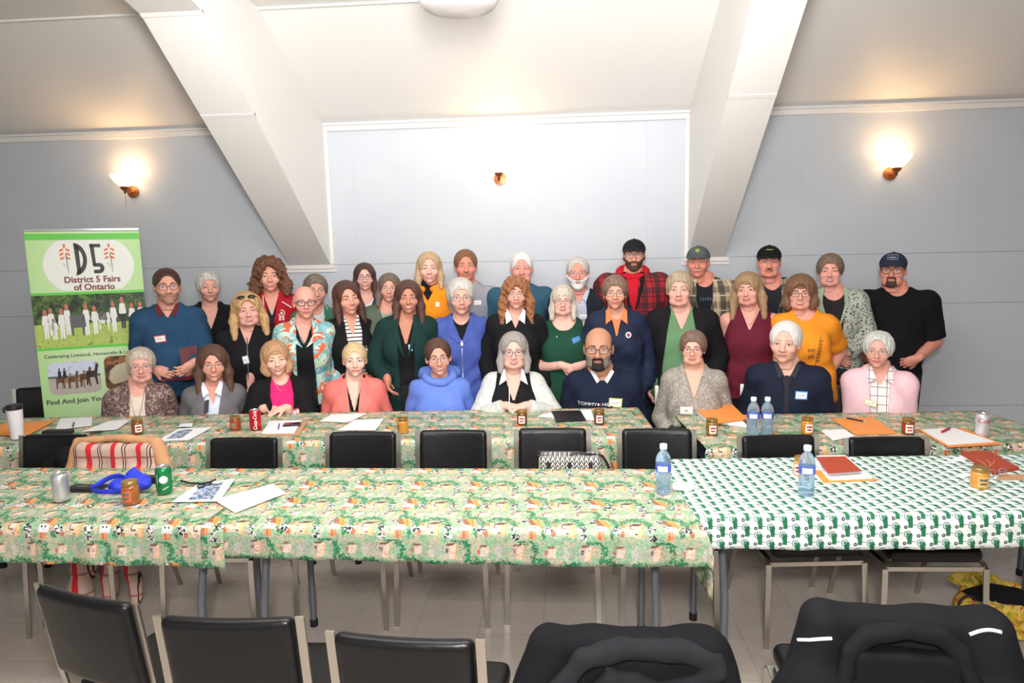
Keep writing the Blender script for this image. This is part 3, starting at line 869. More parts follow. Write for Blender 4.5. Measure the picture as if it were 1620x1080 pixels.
def scrolls(name, a, b, c, sc=60):
    T = Tree(name, .85); n = T.noise(sc, None, 2, 3.0); r = ((n-.5).abs()).lt(.035); n2 = T.noise(sc*.6, T.comb(T.x+5, T.y, T.z), 2, 2.0)
    return T.out(T.mix(T.mix(a, c, n2.gt(.56)), b, r), T.noise(120), .002, .3)
def check(name, a, b, sc=70):
    T = Tree(name, .8); u = (T.x*sc+T.y*sc*.3).fract().lt(.22); w = (T.z*sc).fract().lt(.22)
    return T.out(T.mix(a, b, u.mx(w)))
def knit(c): return mat('knit', c, .95, var=.12, vscale=30, bump=(90, .5, .004), spec=.15)
BLACK = (24, 24, 27); DARKJ = (30, 42, 66)
def lapels(info, m, zb=-.30, w=.075, gap=.035, up=.008, notch=True, name='lapel', nw=.07):
    it = []
    A = [(nw*.80, .052), (gap*.95+.01, -.05), (.012, zb)]; B_ = [(nw+.020, .036), (w+gap*.8, -.085), (.020, zb+.004)]
    if notch: B_ = [(nw+.022, .030), (nw+.035, -.035), (nw+.010, -.052), (w+gap*.9, -.075), (.022, zb+.004)]
    for a, b in both(A, B_): o = on(info, name, [(a, b, up, .010, 0, 15, 5)], m)
    return o
def shirt_collar(info, m, w=.045, up=.010, name='collar', dz=0, drop=.06, gap=.008, nw=.052):
    A = [(nw, .060+dz), (gap+.012, -.012+dz)]; B_ = [(nw+.018, .040+dz), (gap+w, -.012-drop*.55+dz)]
    for a, b in both(A, B_): o = on(info, name, [(a, b, up, .008, 0, 9, 4)], m)
    return o
def placket(info, m, z0, z1, w=.010, up=.004, name='placket', x=0):
    return on(info, name, [([(x-w, z0), (x-w, z1)], [(x+w, z0), (x+w, z1)], up, .003, 0, 15, 3)], m)
def necklace(info, col=(200, 170, 110), dz=-.10, w=.055):
    fr = info['frb']; mb = MB(); pts = []
    for t in np.linspace(-1, 1, 15):
        x = t*w; z = info['zs']+.03+(dz-.03)*(1-abs(t)**1.6); y = fr(x+info['tcx'], z); pts.append((x+info['tcx'], (y if y == y else -.08)+.006, z))
    mb.tube(pts, .0014, 5); return mb.build('necklace', mat('gold', col, .3, .8), info['root'], True)
# ------------------------------------------------------------------ the hall
YW, ZT, ZC, YC = 5.75, 2.83, 3.40, 4.60      # back wall, top of the wall, flat ceiling, where the slope meets it
XL, XR, YB = -7.0, 6.2, -4.0
def struct(name, mb, m, **k): o = mb.build(name, m, **k); o['kind'] = 'structure'; return o
def prism(mb, yz, x0, x1, m=0):
    n = len(yz); V = [(x0, y, z) for y, z in yz]+[(x1, y, z) for y, z in yz]
    return mb.add(V, [tuple(range(n)), tuple(range(n, 2*n))[::-1]]+[(i, n+i, n+(i+1) % n, (i+1) % n) for i in range(n)], m)
def wall_mat():
    T = Tree('wall_paint', .55); n = T.noise(3); c = T.mix((190, 196, 204), (198, 203, 210), n)
    lw = .0035
    seam = ((T.z-1.70).abs()).lt(lw).mx(((T.z-1.295).abs()).lt(lw)).mx(((T.z-.45).abs()).lt(lw))
    vs = (((T.x+.53)/1.22).fract()-.5).abs().gt(.4988)*T.z.lt(2.9)
    c = T.mix(c, (158, 163, 169), seam); c = T.mix(c, (182, 188, 195), vs)
    return T.out(c, T.noise(40), .001, .15)
WM = wall_mat()
WHITE = mat('white_paint', (226, 224, 221), .5, bump=(18, .12, .004))
struct('wall_back', MB().box(((XL+XR)/2, YW+.05, 1.5), (XR-XL, .1, 3.0)), WM)
struct('wall_left', MB().box((XL-.05, (YW+YB)/2, 1.8), (.1, YW-YB+.2, 3.6)), WM)
struct('wall_right', MB().box((XR+.05, (YW+YB)/2, 1.8), (.1, YW-YB+.2, 3.6)), WM)
def floor_mat():
    T = Tree('vinyl_tile', .22); s = 1/.305
    u, v = T.x*s+.37, T.y*s+.2
    e = ((u.fract()-.5).abs()).mx((v.fract()-.5).abs()).gt(.4955)
    cell = X(T.t, T.t.nodes.new('ShaderNodeTexWhiteNoise').outputs['Value']); wn = cell.v.node; wn.noise_dimensions = '2D'
    T.t.links.new(T.comb(u.floor(), v.floor()), wn.inputs['Vector'])
    n = T.noise(9, None, 4)
    c = T.mix((192, 179, 168), (212, 200, 189), n*.7+cell*.4)
    c = T.mix(c, (128, 117, 106), e*.55); c = T.mix(c, (120, 108, 98), T.noise(70, None, 3).gt(.69)*.4)
    c = T.mix(c, (60, 55, 50), T.voro(7, None).lt(.022))
    rr = T.noise(5)*.18+.16; T.t.links.new(rr.v, T.b.inputs['Roughness'])
    return T.out(c, T.noise(30), .001, .06)
struct('floor', MB().box(((XL+XR)/2, (YW+YB)/2, -.05), (XR-XL+.2, YW-YB+.2, .1)), floor_mat())
cm = MB(); prism(cm, [(YW+.1, ZT), (YC, ZC), (YB, ZC), (YB, ZC+.12), (YC, ZC+.12), (YW+.1, ZT+.14)], XL, XR)
struct('ceiling', cm, WHITE)
# casing of the two roof ties that lean out from the wall and run on under the ceiling
def beam(name, x0, x1):
    mb = MB(); prism(mb, [(YW, 1.70), (YW-.02, 1.70), (4.75, 2.455), (4.25, 2.835), (3.86, 3.135), (3.55, 3.20), (1.2, 3.20), (1.2, 3.5), (4.6, 3.5), (YW, 2.9)], x0, x1)
    struct(name, mb, WHITE)
    mb = MB(); mb.box(((x0+x1)/2, YW-.012, 1.685), (x1-x0+.07, .03, .03)); mb.box(((x0+x1)/2, YW-.006, 1.655), (x1-x0+.09, .014, .03))
    for y, z in ((4.44, 2.700), (3.86, 3.140)):   # joint covers across the underside
        mb.box(((x0+x1)/2, y, z-.006), (x1-x0, .025, .012), R=Matrix.Rotation(-.65, 3, 'X'))
    return mb
b1 = beam('beam_left', -2.34, -1.98); b2 = beam('beam_right', 1.02, 1.31)
struct('trim_1', b1, WHITE); struct('trim_2', b2, WHITE)
for i, (a, b) in enumerate(((XL, -2.34), (-1.98, 1.02), (1.31, XR))):
    mb = MB(); mb.box(((a+b)/2, YW-.012, ZT-.005), (b-a, .028, .045), bev=.006); mb.box(((a+b)/2, YW-.02, ZT+.024), (b-a, .05, .014))
    mb.box(((a+b)/2, YC, ZC-.006), (b-a, .03, .014))
    if i == 1:
        mb.box((-1.965, YW-.006, 2.26), (.03, .014, 1.10)); mb.box((1.005, YW-.006, 2.26), (.03, .014, 1.10))
    struct('trim_%d' % (i+3), mb, WHITE)
mb = MB().tube([(3.15, 4.62, 3.385), (4.1, 5.65, 2.87)], .014, 6); struct('trim_6', mb, WHITE)
struct('baseboard_back', MB().box(((XL+XR)/2, YW-.008, .05), (XR-XL, .016, .10)), mat('baseboard', (70, 66, 64), .5))

# wall lamps
copper = mat('copper', (176, 104, 66), .35, .8); pewter = mat('pewter', (90, 84, 80), .35, .8)
glow = mat('frosted_glass_lit', (255, 236, 205), .6, emit=(255, 214, 160), es=6)
def sconce(px, py, label):
    p = aty(px, py, YW-.12); r = empty('wall_lamp', (p.x, YW, p.z), 0, label, 'wall lamp', 'bowl lamps on the back wall')
    MB().lathe([(.0, -.0), (.05, .0), (.052, .012), (.0, .02)], (0, 0, -.03), 20, R=Matrix.Rotation(PI/2, 3, 'X')).build('wall_plate', copper, r, True)
    MB().tube([(0, -.01, -.03), (0, -.07, -.045), (0, -.12, -.02)], .007, 8).build('arm', copper, r, True)
    MB().lathe([(.0, -.034), (.012, -.032), (.030, -.014), (.037, .004), (.030, .004), (0, 0)], (0, -.12, 0), 20).build('cup', copper, r, True)
    MB().lathe([(0, -.058), (.006, -.052), (.008, -.044), (.011, -.036), (0, -.034)], (0, -.12, 0), 12).build('finial', pewter, r, True)
    s = MB().lathe([(.026, .0), (.052, .018), (.078, .045), (.098, .078), (.104, .098), (.101, .098), (.094, .078), (.073, .047), (.048, .022), (.02, .006)], (0, -.12, .002), 28).build('lamp_shade', glow, r, True)
    l = bpy.data.lights.new('bulb_light', 'POINT'); l.energy = 1.9; l.color = (1, .66, .36); l.shadow_soft_size = .03
    lo = bpy.data.objects.new('bulb_light', l); C.objects.link(lo); lo.parent = r; lo.location = (0, -.12, .13)
    return r
s1 = sconce(197, 296, 'glowing bowl wall lamp with a pull chain, above the banner')
MB().tube([(0, -.12, -.056), (0, -.12, -.13)], .0014, 5).build('pull_chain', pewter, s1)
MB().lathe([(.002, -.155), (.009, -.154), (.007, -.14), (.003, -.13)], (0, -.12, 0), 10).build('pull_tassel', mat('tassel', (205, 180, 160), .6), s1, True)
sconce(789, 274, 'glowing bowl wall lamp high between the two sloping beams')
sconce(1419, 266, 'glowing bowl wall lamp on the wall to the right of the right-hand beam')
# ceiling lamp at the top edge
p = aty(725, 0, 3.3); r = empty('ceiling_lamp', (p.x, 3.3, ZC), 0, 'round white drum shade hanging from the ceiling between the beams', 'ceiling lamp')
zb = aty(725, 21, 3.3).z-ZC
MB().tube([(0, 0, 0), (0, 0, zb+.16)], .012, 10).build('rod', pewter, r, True)
MB().lathe([(0, -.03), (.06, -.028), (.065, 0), (0, 0)], n=20).build('canopy', WHITE, r, True)
MB().lathe([(0, zb), (.10, zb+.006), (.165, zb+.028), (.188, zb+.06), (.19, zb+.17), (.03, zb+.19), (0, zb+.19)], n=40).build('lamp_shade', mat('shade', (205, 200, 198), .45), r, True, auto=.8)

# ------------------------------------------------------------------ tables
TZ = .76
def farm_mat(name, du=0.0, dv=0.0):
    T = Tree(name, .42, 'UV'); P, Q = .252, .215
    nz = T.noise(14, None, 2); nz2 = T.noise(70, None, 2); nf = T.noise(190, None, 2)
    U, V = T.x/P+du, T.y/Q+dv
    row = V.floor(); U = U+(row*.06)
    u, v = U.fract(), V.fract()
    def box(cx, cz, w, h, sh=0.0, wob=.0):
        a = (u-cx-(v-cz)*sh).abs()-w; b = (v-cz).abs()-h; return a.mx(b).lt(0)
    def ell(cx, cz, rx, rz, k=0.0):
        a = (u-cx)/rx; b = (v-cz)/rz; d = a*a+b*b
        if k: d = d+(nf-.5)*k
        return d
    cv = T.comb
    c = T.mix((108, 168, 124), (188, 200, 176), nz2*2.3-.6)
    c = T.mix(c, (208, 186, 164), ((T.noise(26, cv(T.x+3, T.y), 2, 1.0)-.47)*7).mx(0).mn(.85))
    c = T.mix(c, (120, 196, 144), ((T.noise(60, cv(T.x*2.2, T.y*.6+7), 3, .6)-.54)*9).mx(0).mn(.8))
    c = T.mix(c, (222, 202, 170), ell(.58, .16, .22, .07, 1.6).lt(1)*.8)
    c = T.mix(c, (176, 176, 172), (ell(.70, .82, .10, .11, 2.2).lt(1)*nf.gt(.47))*.8); c = T.mix(c, (206, 200, 190), ell(.62, .78, .05, .12, 1.4).lt(1)*.7)
    # leafy belts: right of the orange house, over the barn, beside the upper barn
    for cx, cz, rx, rz, hx_, hz_ in ((.24, .36, .21, .30, 1.0, .25), (.70, .34, .22, .27, .35, 1.0), (.98, .80, .15, .20, 1.0, .5), (.02, .80, .17, .22, 1.0, .4)):
        d = ell(cx, cz, rx, rz, 1.6)+(nz2-.5)*2.4; m = d.lt(1.38)*d.gt(.58)*((u-cx)*hx_+(v-cz)*hz_-.02).gt(0)
        c = T.mix(c, (62, 166, 108), m*T.noise(120, cv(T.x, T.y+3), 2).gt(.42)); c = T.mix(c, (20, 100, 68), m*nf.gt(.49))
    # orange-roofed house with a white gable
    c = T.mix(c, (236, 228, 226), box(.205, .24, .085, .09, .1)); c = T.mix(c, (238, 150, 100), box(.19, .09, .055, .06)); c = T.mix(c, (190, 90, 70), box(.175, .09, .010, .06))
    c = T.mix(c, (240, 170, 92), box(.255, .43, .060, .15, -.30)); c = T.mix(c, (236, 142, 74), box(.285, .40, .018, .15, -.2)); c = T.mix(c, (156, 104, 78), box(.170, .46, .040, .13, -.30)); c = T.mix(c, (200, 80, 60), box(.215, .42, .012, .07, -.4))
    for q in (.165, .225): c = T.mix(c, (50, 40, 44), box(q, .245, .012, .016))
    # barn with a brown roof, orange tree beside it
    c = T.mix(c, (232, 206, 182), box(.685, .24, .090, .14)); c = T.mix(c, (244, 196, 146), box(.765, .22, .035, .15, .1)); c = T.mix(c, (238, 168, 104), box(.800, .22, .010, .15))
    c = T.mix(c, (112, 76, 62), box(.715, .385, .070, .050, .75)); c = T.mix(c, (150, 116, 96), box(.625, .30, .012, .10)); c = T.mix(c, (90, 66, 58), box(.665, .20, .030, .012)); c = T.mix(c, (90, 66, 58), box(.700, .12, .022, .010))
    c = T.mix(c, (236, 138, 92), ell(.525, .34, .030, .075, 1.2).lt(1)); c = T.mix(c, (196, 112, 80), ell(.50, .12, .035, .045, 1.2).lt(1))
    # upper barn, peach gable and grey side
    for sx in (0, 1):
        c = T.mix(c, (200, 184, 170), box(.865-sx, .80, .045, .12)); c = T.mix(c, (242, 206, 186), box(.945-sx, .80, .045, .13, .15)); c = T.mix(c, (240, 176, 112), box(.992-sx, .80, .010, .12, .1)); c = T.mix(c, (126, 88, 74), box(.905-sx, .925, .055, .020, .9)); c = T.mix(c, (70, 52, 50), box(.860-sx, .82, .022, .040)*nf.gt(.47))
    c = T.mix(c, (240, 212, 196), box(.42, .80, .055, .08, .2)); c = T.mix(c, (150, 104, 88), box(.40, .90, .05, .020, .8)); c = T.mix(c, (212, 104, 96), ell(.33, .80, .018, .05, 1.0).lt(1))
    # black and white cattle
    for cx, cz, rx, rz in ((.075, .50, .050, .095), (.43, .20, .075, .085), (.93, .22, .065, .085), (.94, .06, .06, .05), (.12, .32, .03, .03)):
        m = ell(cx, cz, rx, rz, .9).lt(1); c = T.mix(c, (238, 240, 238), m); c = T.mix(c, (34, 33, 35), m*T.noise(85, cv(T.x, T.y*1.3), 1, .8).gt(.49))
    c = T.mix(c, (214, 168, 146), (T.noise(48, cv(T.x+9, T.y*1.4), 2, 1.0)).gt(.635)*.8); c = T.mix(c, (62, 68, 60), (T.noise(75, cv(T.x*.7+2, T.y*1.3), 2, 2.4)-.5).abs().lt(.022)*.8)
    T.b.inputs['Specular IOR Level'].default_value = .3
    return T.out(c, T.noise(8), .004, .2)
def tractor_mat():
    T = Tree('tractor_print', .45, 'UV'); P, Q = .094, .0625
    U0, V0 = T.x/P, T.y/Q
    c = T.mix((226, 240, 232), (236, 240, 244), T.noise(5))
    nf = T.noise(420, None, 2)
    for oy, ox in ((0, 0), (.5, .5)):
        u = ((U0+ox).fract()-.5)*(P*.80); v = ((V0+oy).fract()-.5)*(Q*.84)
        def ring(cx, cz, r0, r1): d = ((u-cx)*(u-cx)+(v-cz)*(v-cz)).sqrt(); return d.lt(r1)*d.gt(r0)
        def box(cx, cz, w, h): return ((u-cx).abs()-w).mx((v-cz).abs()-h).lt(0)
        g1 = box(.003, .006, .0075, .0095).mx(box(.004, -.011, .0065, .0085))
        c = T.mix(c, (52, 138, 96), g1); c = T.mix(c, (22, 78, 52), g1*nf.gt(.52))
        c = T.mix(c, (38, 84, 66), ring(-.003, .013, .0085, .0108)); c = T.mix(c, (70, 150, 110), ring(-.003, .013, .0025, .0055))
        c = T.mix(c, (44, 54, 52), ring(-.0095, -.0175, .0018, .0055)); c = T.mix(c, (40, 44, 46), box(.0155, -.0105, .0055, .0010)); c = T.mix(c, (70, 90, 84), box(.0115, .008, .003, .0009))
    T.b.inputs['Specular IOR Level'].default_value = .3
    return T.out(c, T.noise(7), .004, .2)
FARM = [farm_mat('farm_print', .13, .22), farm_mat('farm_print_offset', .40, .30)]; TRAC = tractor_mat()
def cloth_on(name, W, D, fr_, bk, lf, rt, m, label, loc, rz, seed=0, wave=.006, step=.02, thick=.002, hemwave=.01, zt=TZ, group=None):
    """tablecloth; local x along the table, y across (0 = near edge), hanging fr_/bk/lf/rt over the edges"""
    us = np.arange(-lf, W+rt+1e-6, step); vs = np.arange(-fr_, D+bk+1e-6, step*.8)
    U, V = np.meshgrid(us, vs, indexing='ij')
    R_ = .02
    def bend(t, L):   # position along the flat part and distance hung
        lo = np.minimum(t, 0); hi = np.maximum(t-L, 0); return np.clip(t, 0, L), -lo, hi
    x, xl, xh = bend(U, W); y, yl, yh = bend(V, D)
    ex, ey = xl+xh, yl+yh
    drop = (ex**5+ey**5+1e-12)**.2
    out = np.clip(drop/.03, 0, 1)*.012
    wv = wave*np.clip(drop/.12, 0, 1)
    dy = wv*(np.sin(U*19+seed+1.5*np.sin(U*7+seed))+.6*np.sin(U*41+2*seed))+out; dx = wv*(np.sin(V*22+seed))+out
    both_ = np.clip(np.minimum(ex, ey)/.08, 0, 1)
    X_ = x-np.where(xl > 0, dx, 0)+np.where(xh > 0, dx, 0)+np.where(xh > 0, 1, -1)*both_*.02
    Y_ = y-np.where(yl > 0, dy, 0)+np.where(yh > 0, dy, 0)-np.where(yl > 0, 1, -1)*both_*.02
    Z_ = zt-np.where(drop > R_*.6, drop-R_*.25, drop**2/(R_*2.2))
    Z_ = Z_+np.clip(1-drop/.02, 0, 1)*.0012*(np.sin(U*6+seed)*np.sin(V*9))
    Z_ = Z_+np.where((ey > .03), hemwave*np.sin(U*2.4+seed*1.3)*np.clip(ey/.2, 0, 1), 0)
    n1, n2 = U.shape; I = np.arange(n1*n2).reshape(n1, n2)
    F_ = np.stack([I[:-1, :-1], I[1:, :-1], I[1:, 1:], I[:-1, 1:]], -1).reshape(-1, 4)
    o = npmesh(name, np.stack([X_, Y_, Z_], -1).reshape(-1, 3), [F_], m, None, True, uv=np.stack([U, V], -1).reshape(-1, 2), loc=loc, rot=(0, 0, rz))
    md = o.modifiers.new('thickness', 'SOLIDIFY'); md.thickness = thick; md.offset = 1
    return tag(o, label, 'tablecloth', group)
ply = mat('table_laminate', (128, 98, 72), .5, var=.15, vscale=5); steel = mat('grey_tube', (120, 124, 132), .3, .55); rub = mat('rubber', (22, 22, 24), .8)
def make_table(D=.70):
    r = empty('folding_table'); mb = MB().box((.915, D/2, TZ-.027), (1.81, D-.01, .03), bev=.006); mb.build('tabletop', ply, r)
    MB().box((.915, .012, TZ-.05), (1.80, .018, .03)).box((.915, D-.012, TZ-.05), (1.80, .018, .03)).build('apron', mat('apron', (90, 70, 52), .6), r)
    for sx, s in ((.13, 1), (1.70, -1)):
        for y0, k in ((.10, 1), (D-.10, -1)):
            l = MB().tube([(sx, y0+k*.07, TZ-.04), (sx, y0+k*.068, TZ-.14), (sx, y0+k*.03, TZ-.26), (sx, y0, TZ-.38), (sx, y0, .03)], .0155, 12).build('leg', steel, r, True)
            MB().tube([(sx, y0, .035), (sx, y0, .0)], .019, 12).build('leg_cap', rub, l, True)
        MB().tube([(sx, .16, TZ-.20), (sx, D-.16, TZ-.20)], .010, 8).build('crossbar', steel, r, True)
        MB().tube([(sx, D/2, TZ-.20), (sx+s*.40, D/2, TZ-.045)], .009, 8).build('brace', steel, r, True)
    return r
t0 = make_table()
def table(x, y, rz, label, first=[True]):
    o = t0 if first[0] else copy_tree(t0); first[0] = False
    o.location = (x, y, 0); o.rotation_euler.z = rz; return tag(o, label, 'folding table', 'folding tables under the cloths')
rA = .0; rB = math.radians(3.1); rC = math.radians(3.2); rD = math.radians(3.6)
table(-1.355, 2.425, rA, 'grey-legged folding table under the front farm-print cloth, beside the tractor cloth')
table(-3.19, 2.425, rA, 'grey-legged folding table at the left end of the front row of tables')
table(.51, 2.545, rB, 'grey-legged folding table under the white tractor-print cloth')
def onl(x, y, rz, d): return x+math.cos(rz)*d, y+math.sin(rz)*d
bx, by = .50, 3.69
for k, lb in ((1, 'folding table under farm-print cloth in front of the woman in the white cardigan'), (2, 'folding table under farm-print cloth in front of the woman in the pink top'), (3, 'folding table at the left end of the back row, near the banner')):
    x, y = onl(bx, by, rC, -1.835*k); table(x, y, rC, lb)
table(.74, 3.46, rD, 'folding table under farm-print cloth in front of the white-haired pair at the right')
hz = lambda px, py, Y: aty(px, py, Y).z
dF = TZ-hz(700, 897, 2.41)
cloth_on('tablecloth', 1.90, .70, dF-.015, .10, 0.0, .26, FARM[0], 'farm-print tablecloth draped on the front row, its right edge meeting the tractor cloth', (-1.40, 2.42, 0), rA, 1)
cloth_on('tablecloth', 1.95, .70, dF+.015, .10, .2, 0.0, FARM[1], 'farm-print tablecloth on the left half of the front row, under the blue bag', (-3.25, 2.42, -.004), rA, 4)
dR = TZ-hz(1350, 869, 2.57)
cloth_on('tablecloth', 1.86, .71, dR, .10, .01, .2, TRAC, 'white tablecloth printed with small green tractors on the front table', (.495, 2.54, .0055), rB, 2, .005)
cloth_on('tablecloth', 2.80, .70, .25, .06, 0.0, .015, FARM[0], 'farm-print tablecloth on the back row behind the empty black chairs', (*onl(bx, by, rC, -2.79), 0), rC, 3)
cloth_on('tablecloth', 2.75, .70, .25, .06, .1, 0.0, FARM[1], 'farm-print tablecloth at the left end of the back row, below the banner', (*onl(bx, by, rC, -5.50), -.004), rC, 6)
cloth_on('tablecloth', 1.86, .70, .25, .08, .01, .14, FARM[1], 'farm-print tablecloth on the back table at the far right, under the pale cola can', (.725, 3.455, .0), rD, 8)

# ------------------------------------------------------------------ chairs
vinyl = mat('black_vinyl', (16, 16, 18), .33, bump=(14, .22, .006), spec=.32); chrome = mat('chrome', (186, 182, 174), .22, .95); chairgrey = mat('seat_shell', (34, 34, 36), .6)
def flatbar(pts, w=.024, t=.007):
    mb = MB(); P_ = [np.array(p, float) for p in pts]; V = []; n = len(P_)
    for i, p in enumerate(P_):
        tg = P_[min(i+1, n-1)]-P_[max(i-1, 0)]; tg /= np.linalg.norm(tg); nn = np.array([1., 0, 0]); b = np.cross(tg, nn); b /= np.linalg.norm(b)
        V += [p+nn*w/2*a+b*t/2*c for a, c in ((-1, -1), (1, -1), (1, 1), (-1, 1))]
    fs = [(0, 1, 2, 3), tuple((n-1)*4+i for i in (3, 2, 1, 0))]
    for i in range(n-1): fs += [(i*4+j, i*4+(j+1) % 4, i*4+4+(j+1) % 4, i*4+4+j) for j in range(4)]
    return mb.add(V, fs)
def make_chair(h=.84, w=.412):
    r = empty('banquet_chair')
    g = Grid((-.24, -.04, .40), (.24, .46, .50), .011)
    x, y, z = g.xyz()
    q = np.maximum(np.maximum(np.abs(x)-(w/2-.035), np.abs(y-.215)-.175), np.abs(z-.445)-.006)
    qx, qy, qz = np.maximum(np.abs(x)-(w/2-.035), 0), np.maximum(np.abs(y-.215)-.175, 0), np.maximum(np.abs(z-.445)-.006, 0)
    g.D = (np.sqrt(qx**2+qy**2+qz**2)-.028+0*x).astype(F32); V, Q = g.mesh(1); npmesh('seat', V, [Q], vinyl, r)
    # padded back, slightly bowed
    g = Grid((-.24, -.12, .50), (.24, .05, h+.03), .008); x, y, z = g.xyz()
    yb = -.012-(z-.46)*.15+.018*(1-(x/.2)**2)*-1
    qx, qy, qz = np.maximum(np.abs(x)-(w/2-.045), 0), np.maximum(np.abs(y-yb)-.002, 0), np.maximum(np.abs(z-(h+.545)/2)-((h-.545)/2-.022), 0)
    g.D = (np.sqrt(qx**2+qy**2+qz**2)-.020).astype(F32); V, Q = g.mesh(1); npmesh('backrest', V, [Q], vinyl, r)
    for s in (-1, 1):
        yt = -.012-(h-.46)*.15
        flatbar([(s*(w/2-.012), yt, h-.004), (s*(w/2-.012), -.03, .56), (s*(w/2-.004), .0, .43), (s*(w/2+.006), -.05, .22), (s*(w/2+.014), -.12, .0)]).build('leg', chrome, r)
        flatbar([(s*(w/2+.002), .06, .40), (s*(w/2+.002), .38, .405), (s*(w/2+.006), .405, .385), (s*(w/2+.010), .415, .20), (s*(w/2+.014), .425, .0)]).build('leg', chrome, r)
    MB().box((0, -.02, .395), (w, .006, .022)).build('rear_rail', chrome, r); MB().box((0, .402, .385), (w, .006, .020)).build('front_rail', chrome, r)
    return r
ch0 = make_chair()
def chair(x, y, rz, label, group='black vinyl chairs', first=[True]):
    o = ch0 if first[0] else copy_tree(ch0); first[0] = False
    o.location = (x, y, 0); o.rotation_euler.z = rz; return tag(o, label, 'chair', group)
def chair_px(xl, xr, yt, label, rz=0.0, group='black vinyl chairs'):
    a, b = atz(xl, yt, .84), atz(xr, yt, .84); m = (a+b)/2
    if group == G1: return chair(m.x, m.y-.068, PI+rz, label, group)
    return chair(m.x, m.y+.062, rz, label, group)
G1 = 'empty black chairs between the two rows of tables'
cL = chair_px(30, 146, 687, 'black chair with a black garment over it, at the left beside the plaid-lined coat', .03, G1)
cP = chair_px(138, 250, 694, 'black chair under the tan plaid-lined coat', .0, G1)
chair_px(327, 446, 692, 'empty black chair to the right of the plaid-lined coat', .02, G1)
chair_px(513, 635, 683, 'empty black chair in front of the woman in the coral coat', 0.0, G1)
chair_px(655, 779, 680, 'empty black chair in front of the woman in the blue hoodie', 0.0, G1)
cB = chair_px(812, 936, 677, 'black chair with the patterned handbag standing on its seat', 0.0, G1)
chair_px(977, 1101, 678, 'empty black chair between the handbag and the tractor cloth', 0.0, G1)
chair_px(1166, 1299, 688, 'empty black chair behind the tractor cloth, nearer the middle', .08, G1)
chair_px(1333, 1473, 691, 'empty black chair behind the tractor cloth, nearer the right end', .03, G1)
G2 = 'black chairs in the nearest row'
chair_px(65, 225, 935, 'nearest-row black chair turned at an angle, at the far left', -.28, G2)
chair_px(243, 481, 970, 'nearest-row black chair standing square between two other chairs', .02, G2)
chair_px(515, 771, 1000, 'nearest-row black chair directly left of the black fleece jacket', -.06, G2)
cC1 = chair_px(868, 1120, 1012, 'nearest-row black chair covered by the black fleece jacket', .03, G2)
cC2 = chair_px(1300, 1560, 975, 'nearest-row black chair covered by the black jacket with white piping', -.06, G2)
x_ = atz(22, 640, .62); chair(-3.92, 4.74, PI+.3, 'empty dark chair behind the back table beside the banner', 'chairs behind the back row')
# ------------------------------------------------------------------ the group
SK = (226, 170, 150); SKP = (234, 186, 168); SKR = (218, 148, 126)
GS, GM, GB = 'people seated at the back table', 'people standing in the middle row', 'people standing in the back row'
K = dict
def row(kw, g): kw['group'] = g; return kw
black = cloth(BLACK); tee_white = cloth((226, 226, 226))
# ---- seated, left to right
def d(i):
    m = blotch('brown_print', [(126, 104, 98), (70, 54, 54), (170, 150, 140), (104, 70, 72)], 26, 1.4)
    necklace(i, (150, 120, 90), -.17, .05)
M_BR = blotch('brown_print', [(126, 104, 98), (70, 54, 54), (170, 150, 140), (104, 70, 72)], 26, 1.4)
person(221, 549, 602, 4.42, 'person seated at the left end, short white hair, glasses, brown patterned jacket over cream top', seated=True, skin=(230, 172, 156), fat=.6, smile=1.5, turn=-2,
    hair=('pixie', (196, 182, 166), K(vol=.006, bangs=1, hairline=.012)), glasses=('thin', (150, 90, 90)), shx=217, sw=.128, brow=(190, 170, 150),
    layers=[K(name='top', mat=cloth((224, 212, 196)), off=.012, sleeve=0, hem=-.55), K(name='jacket', mat=M_BR, off=.030, neck=('v', .10, .06), hem=-.55, open=[(.06, .05), (-.10, .045), (-.35, .06), (-.6, .075)])],
    deco=K(fn=d), legs=(60, 50, 50), group=GS)
def d(i):
    m = cloth((112, 108, 112)); lapels(i, m, -.28, .07, .045, .010); shirt_collar(i, cloth((222, 228, 240)), .050, .020, 'shirt_collar', .0, .05, .006)
    on(i, 'neck_scarf', [([(-.045, -.06), (-.052, -.13)], [(-.018, -.055), (-.025, -.13)], .022, .01, 0, 5, 3)], mat('scarf', (30, 30, 44), .6))
person(335, 545, 600, 4.44, 'seated person with long brown hair and glasses in a grey blazer over a white shirt', seated=True, smile=2, turn=0, skin=(226, 160, 140),
    hair=('long', (92, 66, 54), K(len=.22, vol=.004, wide=.012, hairline=.016, part=-.01)), glasses=('thin', (170, 110, 90)), shx=337,
    layers=[K(name='shirt', mat=cloth((214, 222, 238)), off=.012, sleeve=0, neck=('v', .10, .05), hem=-.5), K(name='blazer', mat=cloth((112, 108, 112)), off=.026, neck=('v', .27, .10), hem=-.5)], deco=K(fn=d), group=GS)
def d(i): name_tag(i, .075, -.165, .045, .058, (226, 70, 100), (236, 226, 230)); lapels(i, black, -.34, .05, .075, .008, False); necklace(i, (214, 190, 150), -.045, .05)
